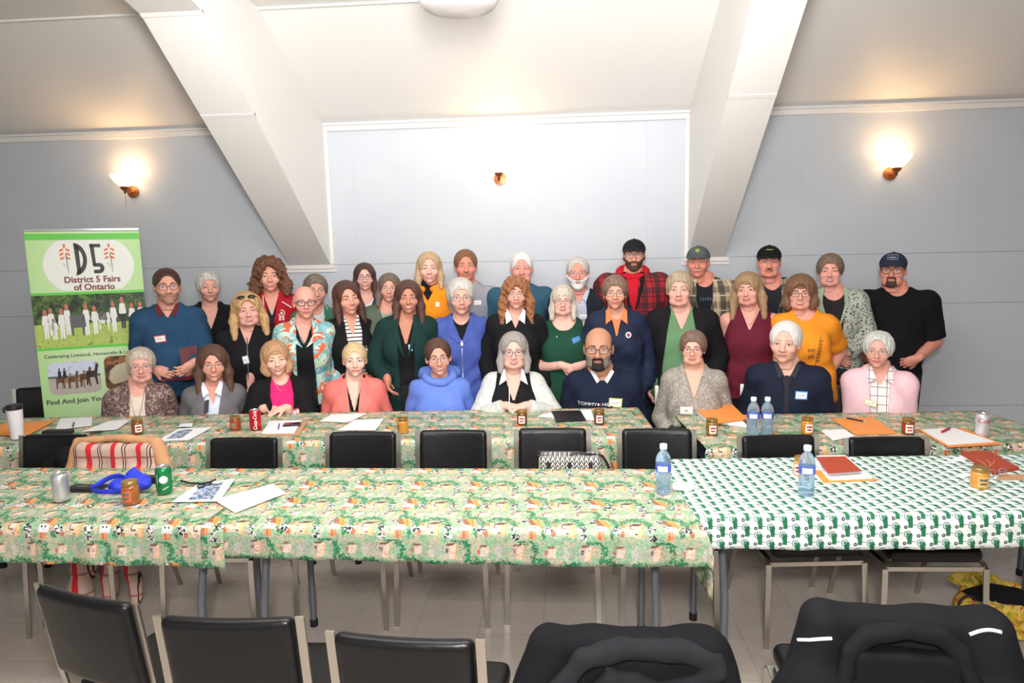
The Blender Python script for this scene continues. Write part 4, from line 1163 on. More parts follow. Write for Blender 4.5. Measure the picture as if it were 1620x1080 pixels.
person(436, 538, 591, 4.46, 'seated person with a ginger-blonde bob, black jacket over a bright pink top, hands clasped', seated=True, smile=2, turn=4, nod=0, tilt=-5, skin=(236, 188, 166), shx=447, body_turn=6,
    hair=('bob', (190, 146, 108), K(len=.10, bangs=1.2, vol=.002, hairline=.004)), earr=(190, 160, 120),
    layers=[K(name='top', mat=cloth((236, 44, 116)), off=.014, sleeve=0, neck=('round', .06, .04), hem=-.5), K(name='jacket', mat=black, off=.028, neck=('v', .10, .07), hem=-.5, open=[(.06, .06), (-.08, .075), (-.25, .09), (-.5, .08)])],
    hands=K(L=K(px=(420, 652), dy=-.22, d=(1, -.35, -.06), n=(0, .25, -1), curl=.5, pole=(-.6, .5, -.8)), R=K(px=(452, 650), dy=-.22, d=(-1, -.30, -.06), n=(0, .25, -1), curl=.5, pole=(.7, .5, -.8))), deco=K(fn=d), group=GS)
CORAL = cloth((240, 124, 116), .8)
def d(i): lapels(i, CORAL, -.27, .105, .032, .012, True, nw=.062); necklace(i, (210, 180, 150), -.13, .04)
person(560, 540, 592, 4.50, 'seated person with pulled-back blonde hair in a coral coat', seated=True, smile=0, turn=0, skin=(236, 192, 174), shx=560,
    hair=('pixie', (214, 184, 140), K(vol=-.004, bangs=0, hairline=-.004, rough=.3)), lips=(206, 120, 116), brow=(150, 120, 90),
    layers=[K(name='top', mat=black, off=.010, sleeve=0, neck=('v', .17, .06), hem=-.5), K(name='coat', mat=CORAL, off=.027, neck=('v', .27, .075), hem=-.5, wr=.005)], deco=K(fn=d), group=GS)
BLUEH = cloth((104, 132, 214), .9)
def d(i):
    p = i['p']; zs = i['zs']
    g = Grid((-.17+i['tcx'], -.22, zs-.12), (.17+i['tcx'], .16, zs+.13), .009); P_ = []
    for a in np.linspace(-PI*.5, PI*1.5, 16): P_.append((i['tcx']+.088*math.cos(a), .005+.085*math.sin(a), zs+.040+.035*math.sin(a)))
    for a, b in zip(P_, P_[1:]): g.cone(a, b, .030, .030, k=.01)
    g.cone((-.10+i['tcx'], .10, zs+.04), (.10+i['tcx'], .10, zs+.04), .05, .05, k=.03)
    x, y, z = g.xyz(); g.D += (.005*wnoise(x, y, z, 38, 2)).astype(F32); V, Q = g.mesh(1); npmesh('hood', V, [Q], BLUEH, i['root'])
    marks(i, .075, -.225, .05, .022, 3, (226, 230, 240), .010, seed=3); on(i, 'emblem', [([(.040, -.205), (.075, -.175)], [(.043, -.208), (.076, -.181)], .009, .002, 0, 4, 2), ([(.075, -.175), (.112, -.205)], [(.076, -.181), (.108, -.208)], .009, .002, 0, 4, 2), ([(.045, -.258), (.108, -.258)], [(.045, -.262), (.108, -.262)], .009, .002, 0, 4, 2)], mat('print', (226, 230, 240), .6))
person(694, 536, 590, 4.52, 'seated person with short brown hair and glasses in a light blue hoodie', seated=True, smile=2, turn=2, tilt=-4, skin=(222, 160, 138), shx=695, nose=1.1,
    hair=('male', (84, 60, 48), K(vol=.008, hairline=.006)), glasses=('thin', (90, 80, 80)),
    layers=[K(name='hoodie', mat=BLUEH, off=.030, neck=('round', .075, .06), hem=-.5, wr=.007)], deco=K(fn=d), group=GS)
def d(i):
    shirt_collar(i, cloth((226, 228, 226)), .060, .018, 'collar', .0, .06, .035, .055); on(i, 'drawcord', [([(-.030, -.06), (-.028, -.24)], [(-.024, -.06), (-.022, -.24)], .016, .004, 0, 9, 2)], mat('cord', (226, 226, 220), .7))
    marks(i, .100, -.172, .045, .012, 5, (180, 180, 180), .012, seed=4); on(i, 'crest', [([(.082, -.150), (.100, -.138)], [(.084, -.156), (.100, -.146)], .011, .002, 0, 4, 2), ([(.100, -.138), (.118, -.150)], [(.100, -.146), (.116, -.156)], .011, .002, 0, 4, 2), ([(.085, -.195), (.100, -.215)], [(.115, -.195), (.101, -.216)], .011, .002, 1, 4, 3)], [mat('print', (190, 190, 190), .6), mat('print', (220, 90, 100), .6)])
person(812, 524, 580, 4.52, 'seated person with a grey bob and glasses, black vest over white cardigan, hands folded', seated=True, smile=2, fat=.75, turn=0, skin=(232, 182, 166), shx=812, sw=.128,
    hair=('bob', (158, 152, 146), K(len=.13, vol=.000, hairline=.018, wide=.004)), glasses=('mid', (90, 66, 72)), neckh=.0,
    layers=[K(name='shirt', mat=black, off=.010, sleeve=0, neck=('v', .16, .07), hem=-.5), K(name='cardigan', mat=knit((206, 208, 204)), off=.018, hem=-.5, open=[(.06, .06), (-.1, .05), (-.3, .05), (-.5, .06)], neck=('v', .1, .07), armoff=.002), K(name='vest', mat=black, sleeve=0, off=.028, xlim=.128, neck=('v', .20, .075), hem=-.5, open=[(.06, .05), (-.18, .02), (-.5, .008)])],
    hands=K(L=K(px=(800, 650), dy=-.23, d=(1, -.30, -.04), n=(0, .25, -1), curl=.55, pole=(-.9, .4, -.6)), R=K(px=(833, 650), dy=-.23, d=(-1, -.30, -.04), n=(0, .25, -1), curl=.55, pole=(.9, .4, -.6))), deco=K(fn=d), group=GS)
def d(i):
    shirt_collar(i, cloth((206, 208, 214)), .030, .014, 'shirt_collar', -.004, .03, .004, .060); put_text(i, 'TOMMY', -.098, -.165, .030, (222, 222, 226), .008, sx=1.2); put_text(i, 'HIL', .024, -.165, .030, (222, 222, 226), .008, sx=1.2)
    put_text(i, 'EST. 1985', -.005, -.190, .014, (200, 200, 206), .008); on(i, 'flag_emblem', [([(-.030, -.158), (-.030, -.172)], [(-.020, -.158), (-.020, -.172)], .008, .002, 0, 3, 2), ([(-.020, -.158), (-.020, -.172)], [(-.010, -.158), (-.010, -.172)], .008, .002, 1, 3, 2)], [mat('print', (230, 230, 232), .6), mat('print', (206, 40, 60), .6)])
    name_tag(i, .085, -.155, .085, .056, (224, 228, 120), (232, 232, 226), rot=-.12)
person(947, 518, 580, 4.52, 'bald seated person with glasses and a full dark beard in a navy sweater', sex='M', seated=True, smile=1, fat=.6, skin=(198, 142, 114), shx=956, sw=.165, jaw=1.12, turn=-3,
    hair=('bald', (60, 50, 48), K()), beard=('full', (128, 116, 108), K(th=.002, nomo=1), ('goatee', (34, 28, 28), K(th=.011))), glasses=('mid', (30, 28, 30)), brow=(40, 34, 34),
    layers=[K(name='sweater', mat=cloth((26, 33, 54)), off=.024, neck=('round', .070, .055), hem=-.5, wr=.007)], deco=K(fn=d), group=GS)
def d(i): name_tag(i, -.045, -.215, .075, .046, (236, 232, 224), (240, 236, 228), 'BE', (60, 60, 150)); on(i, 'gold_badge', [([(.055, -.205), (.055, -.225)], [(.115, -.213), (.115, -.233)], .010, .004, 0, 3, 3)], mat('gold', (206, 176, 110), .35, .5))
person(1097, 522, 574, 4.38, 'seated person with short brown hair and round glasses in a grey scroll-patterned blouse', seated=True, smile=1.5, fat=.55, skin=(228, 172, 150), shx=1099, turn=-3,
    hair=('pixie', (120, 96, 84), K(vol=.008, bangs=1, hairline=.008)), glasses=('mid', (150, 90, 90)), brow=(110, 90, 80),
    layers=[K(name='blouse', mat=scrolls('scroll_blouse', (168, 160, 150), (84, 78, 76), (196, 190, 180)), off=.020, neck=('v', .15, .065), hem=-.55, loose=.02)], deco=K(fn=d), group=GS)
def d(i): name_tag(i, .085, -.135, .070, .050, (90, 150, 220), (226, 236, 246), rot=-.06); shirt_collar(i, cloth((52, 52, 62)), .036, .016, 'shirt_collar', .0, .05, .010, .060); placket(i, cloth((44, 44, 54)), -.02, -.42, .014, .006)
person(1243, 510, 570, 4.40, 'seated person with thick white hair in a dark navy zip sweater, name sticker on chest', sex='M', seated=True, smile=0, fat=.45, skin=(230, 176, 158), shx=1248, sw=.158, turn=-8, tilt=2,
    hair=('male', (226, 224, 220), K(vol=.012, hairline=.010)), brow=(200, 196, 190),
    layers=[K(name='shirt', mat=cloth((52, 52, 62)), off=.010, sleeve=0, neck=('v', .06, .05), hem=-.5), K(name='sweater', mat=cloth((28, 34, 52)), off=.026, neck=('v', .13, .06), hem=-.5, wr=.006)], deco=K(fn=d), group=GS)
PINK = cloth((238, 196, 204), .9); CHK = Tree('window_check', .8); CHK_ = CHK.out(CHK.mix((232, 226, 226), (116, 104, 112), ((CHK.x*20).fract().lt(.08)).mx((CHK.z*20).fract().lt(.08))))
def d(i): shirt_collar(i, CHK_, .062, .016, 'shirt_collar', .004, .05, .010, .052); name_tag(i, -.050, -.150, .070, .034, (210, 190, 130), (238, 232, 214), rot=-.25, name='gold_badge')
person(1391, 524, 578, 4.40, 'seated person at the right end, spiky white hair, glasses, pale pink cardigan over checked shirt', seated=True, smile=0, fat=.5, skin=(226, 168, 150), shx=1393, turn=-4, sw=.126,
    hair=('pixie', (206, 204, 200), K(vol=.008, bangs=0, hairline=.012, rough=2)), glasses=('thin', (150, 140, 140)), brow=(170, 165, 160),
    layers=[K(name='shirt', mat=CHK_, off=.012, sleeve=0, neck=('v', .06, .05), hem=-.5), K(name='cardigan', mat=PINK, off=.030, hem=-.5, open=[(.06, .06), (-.1, .05), (-.3, .045), (-.5, .05)], neck=('v', .1, .07), wr=.006)],
    hands=K(L=K(w=(.06, -.22, -.34), pole=(-.8, .3, -.6)), R=K(w=(-.06, -.24, -.33), pole=(.8, .3, -.6))), deco=K(fn=d), group=GS)
# ---- middle row
TEAL = cloth((42, 74, 104), .9)
def d(i): shirt_collar(i, plaid('collar_plaid', (150, 30, 40), (30, 30, 34), (40, 30, 34), (20, 20, 20), 60), .040, .014, 'shirt_collar', .0, .04, .012, .062); name_tag(i, -.055, -.185, .075, .050, (222, 80, 96), (240, 234, 232), rot=.1)
person(262, 425, 479, 4.74, 'standing person with dark hair, glasses and trimmed beard in a blue sweater, beside the banner', sex='M', smile=1, fat=.5, skin=(222, 160, 138), shx=266, sw=.160, belly=.02, turn=4,
    hair=('male', (70, 46, 38), K(vol=.002, hairline=.008)), glasses=('mid', (40, 34, 50)), beard=('full', (168, 128, 110), K(th=.002)), brow=(70, 50, 42),
    layers=[K(name='sweater', mat=TEAL, off=.024, hem=-.60, neck=('v', .05, .055), wr=.006)], legs=(26, 26, 30),
    hands=K(L=K(px=(243, 584), dy=-.20, d=(1, -.35, -.30), n=(.3, .8, -.3), curl=.5, pole=(-.45, .8, -.8)), R=K(px=(306, 574), dy=-.22, d=(-.8, -.3, -.55), n=(-.3, .7, .2), curl=.6, pole=(.45, .8, -.8))), deco=K(fn=d), group=GM)
def d(i):
    on(i, 'zip', [([(-.004, -.02), (-.004, -.30)], [(.004, -.02), (.004, -.30)], .006, .003, 0, 12, 2)], mat('zip', (90, 90, 90), .4, .5)); name_tag(i, -.012, -.175, .040, .055, (200, 208, 220), (226, 232, 240), rot=.2)
    on(i, 'yellow_badge', [([(.085, -.22), (.085, -.255)], [(.11, -.22), (.11, -.255)], .008, .003, 0, 3, 3)], mat('print', (190, 200, 40), .6))
i_ = person(391, 462, 514, 4.88, 'standing person with wavy blonde hair and sunglasses on the head in a black zip jacket', smile=2, fat=.75, skin=(232, 170, 156), shx=391, sw=.150, bust=.9, turn=2, tilt=-3,
    hair=('long', (196, 158, 110), K(len=.19, vol=.008, wide=.022, hairline=.012, curl=.35, hi=.5)), brow=(130, 100, 76), legs=(50, 50, 58),
    layers=[K(name='jacket', mat=black, off=.026, neck=('v', .09, .05), hem=-.62, wr=.006, loose=.02)],
    hands=K(R=K(px=(396, 598), dy=-.18, d=(.1, -.2, -1), n=(-.5, .8, 0), curl=.5, pole=(.9, .6, -.3))), deco=K(fn=d), group=GM)
def shades(i):
    mb = MB()
    for s in (-1, 1): mb.sphere((s*.034, -.074, .098), (.028, .010, .016), 12, R=rot3(rx=-.7))
    mb.tube([(-.06, -.06, .10), (-.085, .0, .075)], .003, 5).tube([(.06, -.06, .10), (.085, .0, .075)], .003, 5)
    mb.V = [i['hx'](v) for v in mb.V]; mb.build('sunglasses', mat('dark_lens', (40, 26, 22), .15), i['root'], True)
shades(i_)
TROP = blotch('tropical_print', [(140, 196, 198), (196, 220, 186), (120, 176, 186), (226, 110, 66), (206, 226, 214)], 8, 1.2)
def d(i): lapels(i, TROP, -.14, .055, .060, .010, True, nw=.068); necklace(i, (200, 200, 200), -.12, .05)
person(481, 453, 502, 4.80, 'standing person with a shaved head and dark glasses in a turquoise and orange patterned jacket', smile=0, fat=.5, skin=(230, 164, 148), shx=480, sw=.134,
    hair=('bald', (214, 190, 176), K()), glasses=('thick', (40, 36, 44)), brow=(190, 150, 130), turn=4,
    layers=[K(name='top', mat=black, off=.010, sleeve=0, neck=('v', .12, .07), hem=-.62), K(name='jacket', mat=TROP, off=.026, hem=-.56, neck=('v', .12, .08), open=[(.06, .05), (-.12, .055), (-.3, .06), (-.6, .07)])], legs=(30, 30, 32), deco=K(fn=d), group=GM)
STR = stripes('breton_stripes', (232, 230, 226), (24, 30, 46), 38, .30)
def d(i):
    lapels(i, black, -.36, .05, .060, .008, False)
    W_ = i['hands'][1][0]; MB().tube([tuple(W_+np.array([.032*math.cos(t), .026*math.sin(t), .012+.004*math.sin(t)])) for t in np.linspace(0, 2*PI, 16, endpoint=False)], .007, 6, close=True).sphere(tuple(W_+np.array([.01, -.032, .012])), (.018, .006, .018), 12).build('wristwatch', mat('black_strap', (18, 18, 20), .3), i['root'], True)
person(549, 443, 496, 4.98, 'standing person with long dark brown hair in a black blazer over a navy-striped top', smile=2, fat=.35, skin=(222, 158, 134), shx=555, sw=.134, turn=16, tilt=-6, bust=.8, body_turn=14,
    hair=('long', (82, 52, 42), K(len=.24, vol=.0, hairline=.020, part=-.012, wide=.004)), brow=(66, 44, 38),
    layers=[K(name='top', mat=STR, off=.014, sleeve=0, neck=('v', .10, .045), hem=-.62), K(name='blazer', mat=black, off=.028, hem=-.62, neck=('v', .12, .07), open=[(.06, .05), (-.10, .06, .01), (-.3, .085, .02), (-.6, .09, .02)], armoff=-.004)], legs=(26, 26, 30),
    hands=K(R=K(px=(589, 572), dy=-.16, d=(.1, -.3, -1), n=(-.8, .3, 0), curl=.5, pole=(.9, .6, -.3))), deco=K(fn=d), group=GM)
GRN = knit((30, 56, 54))
def d(i): name_tag(i, .032, -.175, .026, .048, (120, 160, 220), (220, 230, 246), rot=.1); lapels(i, GRN, -.24, .050, .045, .010, False)
person(645, 443, 494, 4.84, 'standing person with long dark hair in a long dark green coat over black', smile=2, fat=.45, skin=(196, 132, 108), shx=640, sw=.138, turn=0, bust=.7,
    hair=('long', (84, 54, 46), K(len=.20, vol=.004, hairline=.018, wide=.010)), brow=(60, 40, 34), earr=(200, 190, 170),
    layers=[K(name='dress', mat=black, off=.010, sleeve=0, neck=('v', .17, .065), hem=-.62), K(name='coat', mat=GRN, off=.028, hem=-1.0, neck=('v', .15, .08), open=[(.06, .05), (-.15, .055), (-.4, .05), (-.7, .05), (-1.1, .06)], wr=.006)], legs=(22, 22, 24),
    hands=K(L=K(px=(613, 600), dy=-.24, d=(.1, -.1, -1), n=(.9, -.1, 0), curl=.6, pole=(-.6, .7, -.3))), deco=K(fn=d), group=GM)
PERI = cloth((74, 92, 168), .7)
def d(i):
    lapels(i, PERI, -.14, .05, .050, .016, False, 'collar', .072); on(i, 'zip', [([(-.004, -.12), (-.004, -.55)], [(.004, -.12), (.004, -.55)], .006, .003, 0, 12, 2)], mat('zip', (130, 140, 180), .4, .5)); on(i, 'zip_pull', [([(-.008, -.135), (-.008, -.155)], [(.008, -.135), (.008, -.155)], .014, .005, 0, 3, 3)], mat('white_button', (230, 230, 230), .4))
    on(i, 'flap', [([(-.115, -.125), (-.115, -.14)], [(-.035, -.125), (-.035, -.14)], .008, .004, 0, 3, 5), ([(.035, -.125), (.035, -.14)], [(.115, -.125), (.115, -.14)], .008, .004, 0, 3, 5)], PERI)
person(728, 440, 496, 4.96, 'standing person with short silver hair and glasses in a periwinkle blue jacket', smile=1.5, fat=.4, skin=(226, 168, 150), shx=730, sw=.140, turn=3,
    hair=('pixie', (198, 194, 186), K(vol=.010, bangs=1, hairline=.008)), glasses=('thin', (90, 70, 76)), brow=(160, 150, 140), bust=.5,
    layers=[K(name='top', mat=black, off=.010, sleeve=0, neck=('round', .065, .045), hem=-.5), K(name='jacket', mat=PERI, off=.034, hem=-.66, neck=('v', .13, .07), loose=.035, wr=.008)], legs=(40, 44, 60), deco=K(fn=d), group=GM)
def d(i): shirt_collar(i, cloth((228, 226, 220)), .055, .016, 'shirt_collar', .0, .06, .010, .055); name_tag(i, .0, -.120, .060, .032, (70, 110, 180), (90, 130, 196))
person(816, 438, 487, 4.84, 'standing person with long curly auburn hair and glasses, black cardigan over a white collar', smile=1, fat=.4, skin=(226, 166, 148), shx=815, sw=.132,
    hair=('long', (150, 98, 64), K(len=.24, vol=.010, wide=.024, curl=1, bangs=1.0, hi=.45)), glasses=('thin', (120, 80, 70)), brow=(130, 90, 66),
    layers=[K(name='cardigan', mat=black, off=.022, neck=('v', .08, .055), hem=-.6)], legs=(30, 30, 34), deco=K(fn=d), group=GM)
GRN2 = cloth((30, 72, 54))
def d(i): name_tag(i, .085, -.110, .058, .036, (60, 120, 190), (80, 140, 200), rot=.35); on(i, 'pin', [([(-.055, -.085), (-.055, -.092)], [(-.048, -.085), (-.048, -.092)], .012, .006, 0, 3, 3)], alu_)
alu_ = mat('pin_metal', (220, 220, 220), .3, .8)
person(890, 450, 497, 4.94, 'standing person with an ash-blonde bob and glasses in a dark green sleeveless top, hands clasped', smile=1.5, fat=.75, skin=(234, 182, 166), shx=893, sw=.145, bust=.9,
    hair=('bob', (196, 188, 172), K(len=.14, vol=.0, bangs=.8, hairline=.006, wide=.004)), glasses=('mid', (150, 60, 80)), brow=(150, 130, 110),
    layers=[K(name='sleeveless_top', mat=GRN2, off=.016, sleeve=0, xlim=.148, neck=('round', .095, .10), hem=-.62, loose=.03)], legs=(70, 88, 128),
    hands=K(L=K(px=(890, 578), dy=-.20, d=(1, -.2, -.45), n=(.2, 1, 0), curl=.45, pole=(-.9, .4, -.5)), R=K(px=(921, 577), dy=-.19, d=(-1, -.2, -.35), n=(-.2, 1, 0), curl=.45, pole=(.9, .4, -.5))), deco=K(fn=d), group=GM)
NAVY = cloth((34, 42, 66), .75)
def d(i):
    shirt_collar(i, cloth((240, 132, 82)), .060, .020, 'collar', .006, .07, .014, .055); on(i, 'placket', [([(-.030, -.01), (-.004, -.12)], [(.030, -.01), (.004, -.12)], .010, .003, 0, 6, 4)], cloth((240, 132, 82)))
    zs = i['zs']; on(i, 'round_crest', [([(.080+.020*math.cos(t), -.115+.020*math.sin(t)) for t in np.linspace(PI/2, PI*1.5, 9)], [(.080+.020*math.cos(t), -.115+.020*math.sin(t)) for t in np.linspace(PI/2, -PI/2, 9)], .009, .003, 0, 9, 4), ([(.080+.012*math.cos(t), -.115+.012*math.sin(t)) for t in np.linspace(PI/2, PI*1.5, 9)], [(.080+.012*math.cos(t), -.115+.012*math.sin(t)) for t in np.linspace(PI/2, -PI/2, 9)], .011, .002, 1, 9, 4)], [mat('print', (214, 214, 220), .6), mat('print', (170, 50, 60), .6)])
person(973, 435, 487, 4.86, 'standing person with brown and grey hair and glasses, navy jacket with an orange collar', smile=1, fat=.35, skin=(222, 160, 138), shx=976, sw=.132,
    hair=('pixie', (126, 104, 88), K(vol=.006, bangs=1.2, hairline=.002, hi=.55)), glasses=('thin', (90, 80, 80)), earr=(220, 190, 120),
    layers=[K(name='jacket', mat=NAVY, off=.034, neck=('v', .11, .055), hem=-.64, loose=.03, wr=.008)], legs=(30, 34, 50), deco=K(fn=d), group=GM)
SAGE = cloth((104, 142, 104))
def d(i): name_tag(i, .085, -.140, .072, .046, (226, 90, 104), (240, 236, 236), rot=-.08); on(i, 'hanging_glasses', [([(.030, -.13), (.026, -.20)], [(.036, -.13), (.032, -.20)], .012, .003, 0, 4, 2), ([(.040, -.13), (.050, -.19)], [(.046, -.13), (.054, -.19)], .012, .003, 0, 4, 2)], mat('glasses_frame', (200, 204, 200), .3, .5))
person(1075, 428, 483, 4.90, 'standing person with short sandy-grey hair in a sage green top under a black cardigan', smile=1.5, fat=.75, skin=(232, 172, 156), shx=1080, sw=.158, bust=.8, belly=.02,
    hair=('pixie', (176, 158, 132), K(vol=.002, bangs=1, hairline=.006)), brow=(170, 140, 110), turn=-2,
    layers=[K(name='top', mat=SAGE, off=.014, sleeve=0, neck=('v', .11, .065), hem=-.62, loose=.02), K(name='cardigan', mat=black, off=.032, hem=-.66, neck=('v', .1, .08), open=[(.06, .065), (-.1, .095), (-.3, .12), (-.6, .13)], armoff=.004)], legs=(44, 62, 92), deco=K(fn=d), group=GM)
MAR = cloth((104, 32, 50))
def d(i): necklace(i, (210, 190, 150), -.075, .045)
person(1186, 430, 482, 4.98, 'standing person with long light brown hair in a maroon sleeveless blouse', smile=1.5, fat=.6, skin=(230, 166, 150), shx=1188, sw=.150, bust=.9, turn=-8, tilt=-4,
    hair=('long', (160, 130, 96), K(len=.20, vol=.004, wide=.020, bangs=.9, hi=.45, part=-.01)), brow=(120, 90, 70),
    layers=[K(name='blouse', mat=MAR, off=.016, sleeve=0, xlim=.155, neck=('v', .12, .07), hem=-.60, loose=.03)], legs=(28, 30, 40), deco=K(fn=d), group=GM)
ORT = cloth((244, 152, 44))
def d(i):
    put_text(i, 'on', .034, -.205, .045, (70, 44, 30), .008, shear=.3); put_text(i, 'sh', .036, -.250, .045, (70, 44, 30), .008, shear=.3)
    it = []
    for k in range(7):
        for s in (-1, 1): x0, z0 = .080+.003*k, -.285+.022*k; it.append(([(x0, z0), (x0+s*.010, z0+.016)], [(x0+.003*s, z0-.002), (x0+s*.013, z0+.012)], .008, .002, 0, 4, 2))
    it.append(([(.060, -.335), (.086, -.20), (.096, -.11)], [(.063, -.336), (.089, -.20), (.098, -.11)], .008, .002, 0, 10, 2)); on(i, 'wheat_print', it, mat('print', (70, 44, 30), .6))
person(1267, 435, 488, 4.86, 'standing person with a brown bob and glasses in an orange T-shirt printed with wheat', smile=2, fat=.6, skin=(228, 164, 146), shx=1276, sw=.140, bust=.7, turn=0,
    hair=('bob', (124, 90, 66), K(len=.10, vol=.012, bangs=1.6, wide=.010, hi=.5)), glasses=('mid', (110, 50, 60)),
    layers=[K(name='t_shirt', mat=ORT, off=.020, sleeve=.80, neck=('round', .072, .05), hem=-.62, loose=.04, wr=.006)], legs=(40, 44, 60),
    hands=K(R=K(px=(1311, 592), dy=-.06, d=(.1, -.1, -1), n=(-.9, -.2, 0), curl=.35, pole=(.5, .8, -.2))), deco=K(fn=d), group=GM)
# ---- back row
def d(i): lapels(i, black, -.20, .035, .055, .010, False)
person(328, 428, 476, 5.30, 'back-row person with short white hair in a black jacket, behind the blue sweater', smile=0, fat=.35, skin=(226, 168, 148), shx=334, sw=.132, turn=6,
    hair=('pixie', (206, 202, 194), K(vol=.002, bangs=1, hairline=.012)), brow=(170, 160, 150),
    layers=[K(name='top', mat=cloth((34, 30, 34)), off=.010, sleeve=0, neck=('v', .16, .075), hem=-.5), K(name='jacket', mat=black, off=.028, neck=('v', .20, .075), hem=-.6)], deco=K(fn=d), group=GB)
REDJ = cloth((178, 24, 40), .6)
def d(i):
    lapels(i, REDJ, -.18, .03, .050, .014, False, 'collar'); on(i, 'white_piping', [([(-.062, .03), (-.052, -.17)], [(-.056, .03), (-.046, -.17)], .017, .003, 0, 9, 2), ([(.070, -.012), (.150, -.070)], [(.070, -.020), (.150, -.078)], .012, .003, 0, 6, 2)], mat('piping', (230, 230, 230), .5))
    pts = lambda r, a0, a1: [(.075+r*math.cos(t), -.110+r*math.sin(t)) for t in np.linspace(a0, a1, 10)]
    on(i, 'rosette_badge', [(pts(.026, PI/2, PI*1.5), pts(.019, PI/2, PI*1.5), .010, .003, 0, 10, 2), (pts(.026, PI/2, -PI/2), pts(.019, PI/2, -PI/2), .010, .003, 0, 10, 2), (pts(.010, PI/2, PI*1.5), pts(.010, PI/2, -PI/2), .010, .003, 0, 10, 3), ([(.058, -.132), (.054, -.165)], [(.072, -.136), (.070, -.165)], .010, .003, 0, 4, 2), ([(.080, -.136), (.080, -.165)], [(.092, -.132), (.096, -.165)], .010, .003, 0, 4, 2)], mat('badge', (226, 196, 190), .5))
person(425, 409, 460, 5.28, 'back-row person with big curly brown hair in a red jacket with a rosette badge', smile=2, fat=.3, skin=(230, 164, 144), shx=432, sw=.150, turn=0,
    hair=('long', (112, 74, 54), K(len=.13, vol=.020, wide=.030, curl=1.3, hairline=.016, hi=.45)), brow=(90, 64, 50),
    layers=[K(name='top', mat=cloth((40, 42, 60)), off=.010, sleeve=0, neck=('v', .14, .06), hem=-.5), K(name='jacket', mat=REDJ, off=.034, neck=('v', .16, .06), hem=-.6, open=[(.06, .04), (-.1, .03), (-.25, .006), (-.6, .0)])], deco=K(fn=d), group=GB)
def d(i): shirt_collar(i, cloth((40, 130, 110)), .04, .022, 'collar', .0, .06, .045, .06)
person(498, 433, 482, 5.26, 'back-row person with short brown-grey hair and glasses, peeking over the shaved head', smile=0, fat=.3, skin=(222, 160, 140), shx=502, sw=.126, turn=4,
    hair=('pixie', (118, 104, 90), K(vol=.004, bangs=1, hairline=.008, hi=.5)), glasses=('thin', (120, 100, 100)),
    layers=[K(name='top', mat=tee_white, off=.012, sleeve=0, hem=-.5, neck=('round', .065, .05)), K(name='cardigan', mat=cloth((80, 120, 96)), off=.028, neck=('v', .2, .09), hem=-.6)], deco=K(fn=d), group=GB)
person(576, 415, 458, 5.38, 'back-row person with long straight dark hair and glasses, white top under a navy cardigan', smile=2, fat=.4, skin=(232, 176, 160), shx=578, sw=.130, earr=(210, 200, 190),
    hair=('long', (74, 50, 46), K(len=.23, vol=-.002, hairline=.018, wide=.002)), glasses=('mid', (60, 44, 50)),
    layers=[K(name='top', mat=tee_white, off=.012, sleeve=0, neck=('round', .085, .10), hem=-.5), K(name='cardigan', mat=cloth((40, 64, 96)), off=.024, neck=('v', .2, .09), hem=-.6)], group=GB)
person(614, 432, 476, 5.14, 'back-row person with shoulder-length brown-grey hair and glasses in an olive cardigan', smile=1.5, fat=.35, skin=(222, 160, 142), shx=612, sw=.130, turn=-2, tilt=3,
    hair=('long', (112, 96, 84), K(len=.15, vol=.002, hairline=.014, wide=.006, hi=.5)), glasses=('thin', (130, 110, 100)),
    layers=[K(name='top', mat=cloth((150, 160, 156)), off=.012, sleeve=0, hem=-.5), K(name='cardigan', mat=cloth((92, 104, 86)), off=.026, neck=('v', .16, .07), hem=-.6)], group=GB)
def d(i):
    zs = i['zs']; g = Grid((-.17, -.2, zs-.10), (.17, .18, zs+.13), .010); P_ = []
    for a in np.linspace(-PI*.35, PI*1.35, 14): P_.append((i['tcx']+.092*math.cos(a), .01+.082*math.sin(a), zs+.035+.03*math.sin(a)))
    for a, b in zip(P_, P_[1:]): g.cone(a, b, .028, .028, k=.01)
    V, Q = g.mesh(1); npmesh('hood', V, [Q], ORH, i['root']); name_tag(i, .075, -.105, .030, .034, (230, 226, 220), (240, 240, 240))
ORH = cloth((246, 150, 36), .9)
person(678, 398, 447, 5.36, 'back-row person with long blonde hair in an orange hoodie over a black turtleneck', smile=2, fat=.25, skin=(236, 180, 164), shx=676, sw=.134, earr=(220, 200, 170),
    hair=('long', (190, 160, 124), K(len=.15, vol=.0, hairline=.022, wide=.004, hi=.45)), brow=(130, 104, 84),
    layers=[K(name='turtleneck', mat=black, off=.012, sleeve=0, top=.095, neck=('none',), hem=-.5), K(name='hoodie', mat=ORH, off=.030, neck=('v', .08, .07), hem=-.62, wr=.006)], deco=K(fn=d), group=GB)
def d(i): shirt_collar(i, cloth((150, 152, 160)), .045, .014, 'collar', .0, .05, .012, .064); name_tag(i, .075, -.110, .060, .034, (230, 226, 224), (240, 238, 236)); placket(i, cloth((140, 142, 150)), -.03, -.40, .012, .004)
person(736, 396, 444, 5.40, 'back-row person with swept brown hair, moustache and a grey button shirt', sex='M', smile=1, fat=.3, skin=(216, 138, 116), shx=741, sw=.166, turn=2,
    hair=('male', (124, 86, 60), K(vol=.008, hairline=.010)), beard=('moustache', (150, 116, 96)), brow=(110, 80, 60),
    layers=[K(name='shirt', mat=cloth((150, 152, 160)), off=.018, neck=('v', .07, .055), hem=-.62)], deco=K(fn=d), group=GB)
